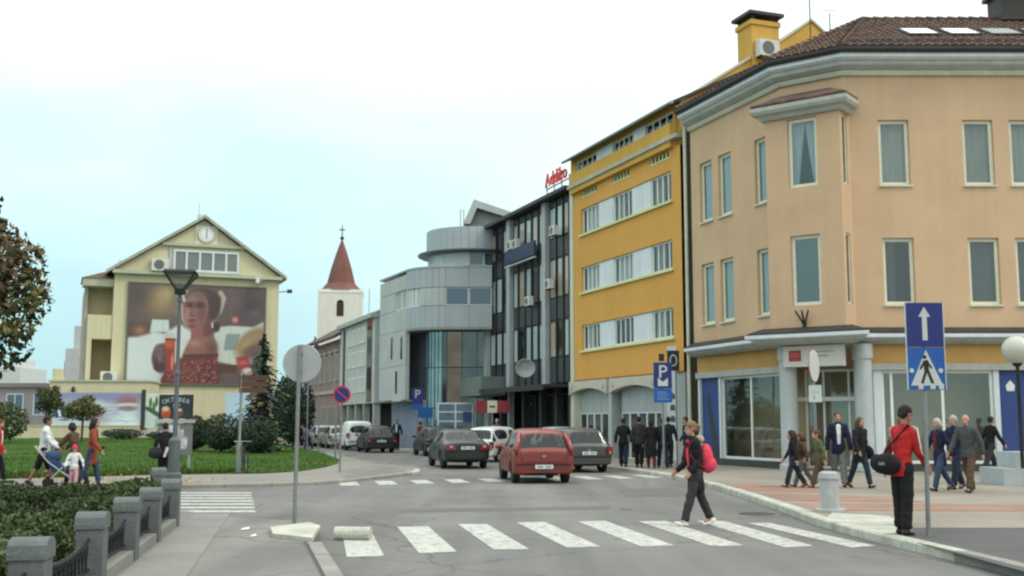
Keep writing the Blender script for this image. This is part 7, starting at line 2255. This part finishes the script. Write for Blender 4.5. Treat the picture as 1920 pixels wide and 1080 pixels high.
    # hair
    if hairstyle != 'bald':
        mb = MB(); mb.ball(hp(0, -.024, .046), (.079 * q, .095 * q, .083 * q), 14, 10, M=HM)
        if hairstyle == 'short':
            mb.ball(hp(0, -.06, .0), (.074 * q, .05 * q, .07 * q), 10, 7, M=HM)
        elif hairstyle in ('long', 'bob'):
            ln = .24 if hairstyle == 'long' else .10
            mb.ball(hp(0, -.055, -.02), (.085 * q, .06 * q, .10 * q), 12, 8, M=HM); mb.tube([hp(0, -.06, 0), hp(0, -.085, -ln * .6), hp(0, -.09, -ln)], [.085 * q, .075 * q, .045 * q], 10)
            for s in (-1, 1):
                mb.tube([hp(s * .07, -.01, .05), hp(s * .082, -.012, -.03), hp(s * .07, -.03, -ln * .7)], [.03 * q, .03 * q, .02 * q], 7)
        elif hairstyle == 'tail':
            mb.ball(hp(0, -.055, .0), (.074 * q, .05 * q, .07 * q), 10, 7, M=HM); mb.tube([hp(0, -.10, .05), hp(0, -.145, .02), hp(0, -.14, -.10)], [.03 * q, .035 * q, .012 * q], 8)
        elif hairstyle == 'hat':
            mb.ball(hp(0, -.01, .05), (.088 * q, .102 * q, .085 * q), 14, 8, M=HM); mb.ball(hp(0, -.03, .15), .03 * q, 8, 6)
        part('hair' if hairstyle != 'hat' else 'hat', fuse(mb, 'hair', H_[hair] if hair in H_ else K[hair], vx, 2), root)
    # trousers
    if bottom:
        mb = MB(); f = .9 if female else 1
        loft(mb, [(up(-.055 * H), wr * .95, wr * .85, 0), (up(-.0 * H), wr * 1.12, wr * .95, 0), (up(.05 * H), wr * 1.05, wr * .85, 0), (up(.085 * H), wr * .98, wr * .78, 0)])
        for j in J:
            end = j[1].lerp(j[2], .93) if not shorts else j[1]
            limb(mb, [j[0] + Vector((0, 0, .01)), j[0].lerp(j[1], .5), j[1]], [.053 * H * f, .051 * H * f, .045 * H * f])
            if not shorts:
                mb.tube([j[1], j[1].lerp(j[2], .45), end], [.044 * H * f, .042 * H * f, (.034 if female else .041) * H], 10)
        part('trousers' if not shorts else 'shorts', fuse(mb, 'trousers', K[bottom], vx, 2), root)
    for j in J:
        mb = MB(); a = max(-.9, min(.6, j[3] * .75)); d = Vector((0, math.cos(a), math.sin(a))); u = Vector((0, -math.sin(a), math.cos(a))); b = j[2] - u * .012 * H
        k = .042 * H
        M3 = Matrix((Vector((1, 0, 0)), d, u)).transposed()
        mb.ball(b - d * .015 * H - u * .006 * H, (.026 * H, .036 * H, .024 * H), 10, 6, M=M3); mb.ball(b + d * .045 * H - u * .012 * H, (.027 * H, .062 * H, .018 * H), 12, 6, M=M3); mb.tube([b + u * .035 * H, b], [.025 * H, .026 * H], 8)
        part('shoe', fuse(mb, 'shoe', SHOE[shoes], .012, 1), root)
    # jacket or coat
    mb = MB(); hem = -.05 * H - coat * H
    hem -= .015 * H
    rg = [(up(hem), wr * (1.36 + coat * .9), wr * (1.05 + coat * .9), 0), (up(.0), wr * 1.32, wr * 1.08, 0), (up(.09 * H), wr * 1.06, wr * .9, 0), (up(.2 * H), cr * 1.08, cr * .78, 0), (up(.28 * H), cr * 1.08, cr * .68, 0), (up(.322 * H), cr * .72, cr * .5, 0), (up(.35 * H), .052 * q, .05 * q, 0)]
    loft(mb, rg, 16)
    for shd, el_, wrs, d2, s in A:
        limb(mb, [shd + Vector((-s * .01 * H, 0, -.004 * H)), el_, el_.lerp(wrs, .96)], [.040 * H * build, .032 * H * build, .024 * H * build])
    part('jacket', fuse(mb, 'jacket', K[top], vx, 2), root)
    if skirt:
        mb = MB(); loft(mb, [(up(-.22 * H), wr * 1.55, wr * 1.4, 0), (up(-.1 * H), wr * 1.35, wr * 1.2, 0), (up(.05 * H), wr * 1.08, wr * .95, 0)]); part('skirt', fuse(mb, 'skirt', K[skirt], vx, 1), root)
    if inner:
        mb = MB(); f = cr * .74
        mb.add([up(.06 * H, wr * 1.0) + Vector((-.020 * H, 0, 0)), up(.06 * H, wr * 1.0) + Vector((.020 * H, 0, 0)), up(.2 * H, cr * .86) + Vector((.026 * H, 0, 0)), up(.31 * H, cr * .66) + Vector((.03 * H, 0, 0)), up(.335 * H, cr * .5), up(.31 * H, cr * .66) + Vector((-.03 * H, 0, 0)), up(.2 * H, cr * .86) + Vector((-.026 * H, 0, 0))], [(0, 1, 2, 6), (6, 2, 3, 5), (5, 3, 4)])
        mb.f = [ff[::-1] for ff in mb.f]
        mb.build('shirt_front', K[inner], root)
    root['_'] = 0; del root['_']
    return root, dict(up=up, A=A, cr=cr, wr=wr, q=q, hp=hp, J=J, H=H)


def bag_on(root, info, name, label, cat, mbs, group=None):
    """A bag held or worn: a thing of its own standing at the person's place."""
    t = thing(name, label, cat, root.location, root.rotation_euler.z, group)
    for nm, mb, m in mbs:
        o = part(nm, fuse(mb, nm, m, .014, 2), t)
    return t


Z1 = .122
# woman on the crossing with a pink backpack
p, I = person('woman with tied fair hair, black jacket and pink top walking over the crossing', 3.02, 18.7, .005, 106, H=1.71, top='black', bottom='char', shoes='white', hair='fair', hairstyle='tail', legs=((19, 2), (-20, 5)), arms=((-8, 5, 50), (2, 5, 46)), lean=4, nod=10,
              coat=.10, female=True, near=True, inner='pink', build=.98)
u = I['up']; cr = I['cr']
mb = MB(); c = u(.16 * 1.71, -cr * 1.5); mb.ball(c, (.14, .12, .20), 14, 10); mb.ball(c + Vector((0, -.05, -.13)), (.135, .14, .14), 14, 10)
m2 = MB()
for s in (-1, 1):
    m2.tube([u(.2 * 1.71, -cr * 1.0) + Vector((s * .09, 0, 0)), u(.325 * 1.71, -cr * .2) + Vector((s * .1, 0, .02)), u(.29 * 1.71, cr * .66) + Vector((s * .1, 0, .01)), u(.17 * 1.71, cr * .82) + Vector((s * .115, 0, 0)), u(.08 * 1.71, 0) + Vector((s * .15, 0, 0)), u(.05 * 1.71, -cr * 1.1) + Vector((s * .1, 0, 0))], .024, 6)
bag_on(p, I, 'backpack', 'bright pink backpack on the back of the woman on the crossing', 'backpack', [('pack', mb, K['pink']), ('strap', m2, K['maroon'])])
mb = MB(); mb.ball(u(.325 * 1.71, -.12), (.10, .085, .075), 12, 8); part('fur_hood', fuse(mb, 'fur_hood', K['beige'], .014, 1), p)
# man in the red jacket and the person beyond him
p, I = person('man in a red tracksuit top with white sleeve stripes waiting at the kerb', 5.50, 16.0, Z1, -56, H=1.78, top='red', bottom='black', shoes='black', hair='dark', legs=((4, 4), (-3, 3)), arms=((14, 4, 26), (10, 6, 30)), lean=9, nod=18, turn=-14, near=True, skin=SKIN2, build=.9)
for shd, el_, wrs, d2, s in I['A']:
    mb = MB(); o1 = Vector((s * .066, -.01, .03)); o2 = Vector((s * .056, -.012, .0)); o3 = Vector((s * .044, 0, 0))
    mb.tube([shd + Vector((-s * .02, 0, .060)), shd + o1, el_ + o2, wrs.lerp(el_, .1) + o3], [.008, .011, .011, .009], 6); mb.build('sleeve_stripe', K['white'], p, smooth=True)
u = I['up']
mb = MB(); mb.ball(u(.03 * 1.78, -.19) + Vector((-.12, 0, 0)), (.23, .12, .15), 14, 9); mb.ball(u(.05 * 1.78, -.17) + Vector((-.27, 0, -.02)), (.12, .10, .12), 10, 8)
m2 = MB(); m2.tube([u(.08 * 1.78, -.14) + Vector((-.26, 0, 0)), u(.2 * 1.78, -.145) + Vector((-.07, 0, 0)), u(.33 * 1.78, -.05) + Vector((.11, 0, .03)), u(.25 * 1.78, .13) + Vector((.05, 0, 0)), u(.1 * 1.78, .13) + Vector((-.15, 0, 0))], .02, 6)
b = bag_on(p, I, 'shoulder_bag', 'black shoulder bag hanging behind the man in the red jacket', 'bag', [('pouch', mb, K['black']), ('strap', m2, K['black'])])
mb = MB().cbox(u(.03 * 1.78, -.315) + Vector((-.10, 0, .01)), (.10, .01, .045)); mb.build('logo_patch', K['grey'], b)
person('person with fair hair in dark clothes mostly hidden beyond the man in red', 6.05, 17.55, Z1, -60, H=1.66, top='maroon', bottom='dkjeans', hair='fair', legs=((8, 3), (-6, 5)))
# elderly people walking along the shop front
GW = 'people walking past the corner shop'
person('white-haired woman with a maroon top under a dark open coat and jeans', 9.90, 26.2, Z1, 112, H=1.68, top='navy', bottom='jeans', hair='white', hairstyle='bob', legs=((22, 6), (-22, 14)), female=True, inner='maroon', coat=.08, group=GW)
person('balding man in a slate grey jacket and dark trousers with the white-haired woman', 10.32, 25.6, Z1, 128, H=1.74, top='slate', bottom='brown', hair='fair', hairstyle='bald', legs=((16, 4), (-16, 10)), build=1.12, group=GW)
person('white-haired man half hidden between the woman in maroon and the man in slate grey', 10.55, 26.9, Z1, 118, H=1.74, top='navy', bottom='dkjeans', hair='white', legs=((18, 4), (-16, 10)), group=GW)
person('man in dark jacket and charcoal trousers walking beside the shop glass near the globe lamp', 14.75, 34.9, Z1, -75, H=1.78, top='black', bottom='char', hair='dark', legs=((22, 4), (-20, 12)), lean=6, group=GW)
person('dark-clothed figure behind the stone plinth by the blue panel, partly out of frame', 16.25, 34.6, Z1, 80, H=1.7, top='maroon', bottom='black', hair='dark', legs=((10, 4), (-10, 8)), group=GW)
# suit and his companion
person('man in an open navy jacket, white shirt and grey trousers before the corner entrance', 8.02, 27.8, Z1, 172, H=1.82, top='navy', bottom='grey', hair='brown', legs=((12, 3), (-12, 8)), inner='white', arms=((6, 12, 10), (-8, 12, 14)), group=GW)
p, I = person('woman with long brown hair and black coat beside the man in the navy jacket', 8.42, 27.4, Z1, 205, H=1.70, top='black', bottom='dkjeans', hair='brown', hairstyle='long', legs=((18, 4), (-18, 10)), female=True, coat=.08, group=GW)
mb = MB(); mb.ball((-.24, .02, .85), (.08, .19, .16), 12, 8); m2 = MB(); m2.tube([(-.2, .1, .98), (-.17, .02, 1.40), (-.2, -.1, .98)], .015, 6)
bag_on(p, I, 'handbag', 'big black handbag on the arm of the woman in the black coat', 'bag', [('pouch', mb, K['black']), ('strap', m2, K['black'])])
# three children
GK = 'children walking in front of the corner column'
person('dark-haired girl in black with a white sleeve, first of three walking children', 6.86, 27.6, Z1, 78, H=1.36, top='black', bottom='dkjeans', shoes='brown', hair='dark', hairstyle='long', legs=((18, 4), (-18, 12)), inner='white', kid=True, group=GK)
person('brown-haired child in a brown jacket in the middle of the three children', 7.15, 27.9, Z1, 90, H=1.32, top='brown', bottom='grey', shoes='brown', hair='brown', hairstyle='bob', legs=((22, 4), (-22, 14)), kid=True, group=GK)
person('child in an olive and green jacket, last of the three children', 7.44, 27.5, Z1, 100, H=1.38, top='olive', bottom='brown', shoes='brown', hair='brown', legs=((20, 4), (-20, 14)), kid=True, group=GK)
# dark group beside the parking sign
GD = 'dark-clothed people on the pavement by the orange house'
for x, y, f, H, kw, lab in ((3.98, 40.4, -10, 1.72, dict(top='black', bottom='dkjeans', hair='dark', legs=((14, 3), (-14, 6))), 'leftmost of the dark-clothed group, in black jacket and jeans by the grey hatchback'),
                            (4.52, 40.2, -14, 1.76, dict(top='char', bottom='black', hair='dark', legs=((8, 3), (-8, 6))), 'dark-haired man in charcoal close behind the person in the wide coat'),
                            (4.85, 39.4, -10, 1.66, dict(top='black', bottom='maroon', hair='dark', hairstyle='bob', coat=.20, build=1.2, female=True, legs=((8, 3), (-8, 6))), 'person in a wide knee-length black coat left of the parking sign pole'),
                            (5.28, 39.6, 10, 1.72, dict(top='dgreen', bottom='dkjeans', hair='brown', legs=((16, 4), (-14, 10))), 'person with brown hair right behind the parking sign pole'),
                            (5.62, 40.6, -12, 1.76, dict(top='navy', bottom='black', hair='dark', legs=((10, 4), (-10, 8))), 'dark figure half hidden between the parking pole and the white banner'),
                            (6.02, 38.9, 100, 1.76, dict(top='navy', bottom='black', hair='dark', legs=((16, 4), (-16, 10)), arms=((30, 14, 10), (-10, 12, 10))), 'man in navy with outstretched arm next to the white banner')):
    person(lab, x, y, Z1, f, H=H, group=GD, **kw)
# the family on the path at the left
ZP = .09
p, I = person('man in a white hooded top and dark shorts pushing a buggy along the path', -11.95, 28.9, ZP, -72, H=1.76, top='white', bottom='black', shoes='black', hair='dark', legs=((16, 4), (-18, 10)), arms=((24, 8, 30), (20, 8, 30)), shorts=True, skin=SKIN2)
person('crouching-forward woman in brown reaching towards the buggy', -11.25, 29.2, ZP, 70, H=1.62, top='brown', bottom='dkjeans', hair='dark', hairstyle='bob', legs=((18, 6), (-20, 8)), arms=((40, 10, 6), (44, 10, 6)), lean=14, female=True)
person('woman with long black hair in a long rust cardigan and jeans on the path', -10.65, 28.7, ZP, -80, H=1.70, top='rust', bottom='jeans', shoes='brown', hair='dark', hairstyle='long', legs=((14, 4), (-16, 10)), coat=.12, female=True, inner='black')
person('small child in a pink hat and pale pink clothes on the path', -10.82, 28.0, ZP, 200, H=1.0, top='white', bottom='ltpink', shoes='white', hair='pink', hairstyle='hat', legs=((8, 3), (-8, 6)), kid=True, arms=((10, 30, 10), (10, 24, 20)))
person('person in a red jacket with a pale stripe, cut off by the left edge', -13.75, 30.2, ZP, -85, H=1.68, top='red', bottom='black', hair='brown', legs=((16, 4), (-18, 12)), inner='white', female=True)
p, I = person('person in black leaning at the foot of the street lamp with a dark bag', -9.02, 29.4, ZP, 20, H=1.58, top='black', bottom='black', hair='dark', legs=((5, 3), (-4, 4)), lean=8)
mb = MB(); mb.ball((-.24, -.08, .82), (.17, .12, .15), 12, 8); bag_on(p, I, 'travel_bag', 'dark slouchy bag carried by the person beside the street lamp', 'bag', [('pouch', mb, K['char'])])
MB().cbox((.02, -.17, .84), (.07, .02, .26), rot=Matrix.Rotation(R(18), 3, 'Y')).build('white_paper', K['white'], p)
# far people down the street
GF_ = 'distant people down the street'
person('distant man in a dark suit and white shirt before the rounded glass corner', -6.75, 66.2, .12, 175, H=1.74, top='navy', bottom='black', hair='dark', inner='white', legs=((6, 3), (-6, 5)), group=GF_)
person('distant person in purple bending over on the path behind the round sign pole', -12.3, 68.5, .1, 80, H=1.62, top='purple', bottom='dkjeans', hair='dark', lean=38, legs=((20, 6), (-10, 8)), group=GF_)
person('distant person in maroon behind the dark hatchback up the road', -5.0, 61.8, .0, 60, H=1.74, top='maroon', bottom='black', hair='dark', legs=((12, 4), (-12, 8)), group=GF_)
person('distant white-haired person in purple behind the white hatchback', -.75, 57.2, .12, 160, H=1.74, top='purple', bottom='black', hair='white', legs=((10, 4), (-10, 8)), group=GF_)
# the buggy
bg = thing('buggy', 'blue and white child buggy pushed along the path', 'buggy', (-11.35, 28.55, ZP), R(-72))
M_BUG = cloth('buggy_blue', (.035, .065, .14))
for sx_, sy_ in ((-.24, -.3), (.24, -.3), (-.2, .36), (.2, .36)):
    w = MB(); w.lathe([(.02, -.02), (.12, -.022), (.12, .022), (.02, .02)], (0, 0, 0), 14); xform(w, Matrix.Rotation(R(90), 4, 'Y')); o = w.build('wheel', M_TY, bg); o.location = (sx_, sy_, .12)
mb = MB()
for s in (-.24, .24):
    mb.tube([(s, -.62, 1.0), (s, -.3, .62), (s * .85, .36, .12)], .015, 6); mb.tube([(s, -.3, .12), (s, .05, .5)], .015, 6)
mb.tube([(-.24, -.62, 1.0), (.24, -.62, 1.0)], .018, 6); mb.build('frame', M_SWHITE, bg)
mb = MB(); mb.hexa([(-.2, -.22, .36), (.2, -.22, .36), (.2, .3, .42), (-.2, .3, .42), (-.2, -.4, .88), (.2, -.4, .88), (.2, .1, .5), (-.2, .1, .5)]); mb.build('seat', M_BUG, bg)
mb = MB(); mb.ball((0, -.2, .74), (.22, .2, .17), 14, 8); mb.build('hood', M_BUG, bg, smooth=True)
MB().cbox((0, .12, .56), (.30, .22, .10), rot=Matrix.Rotation(R(20), 3, 'X')).build('blanket', K['white'], bg)
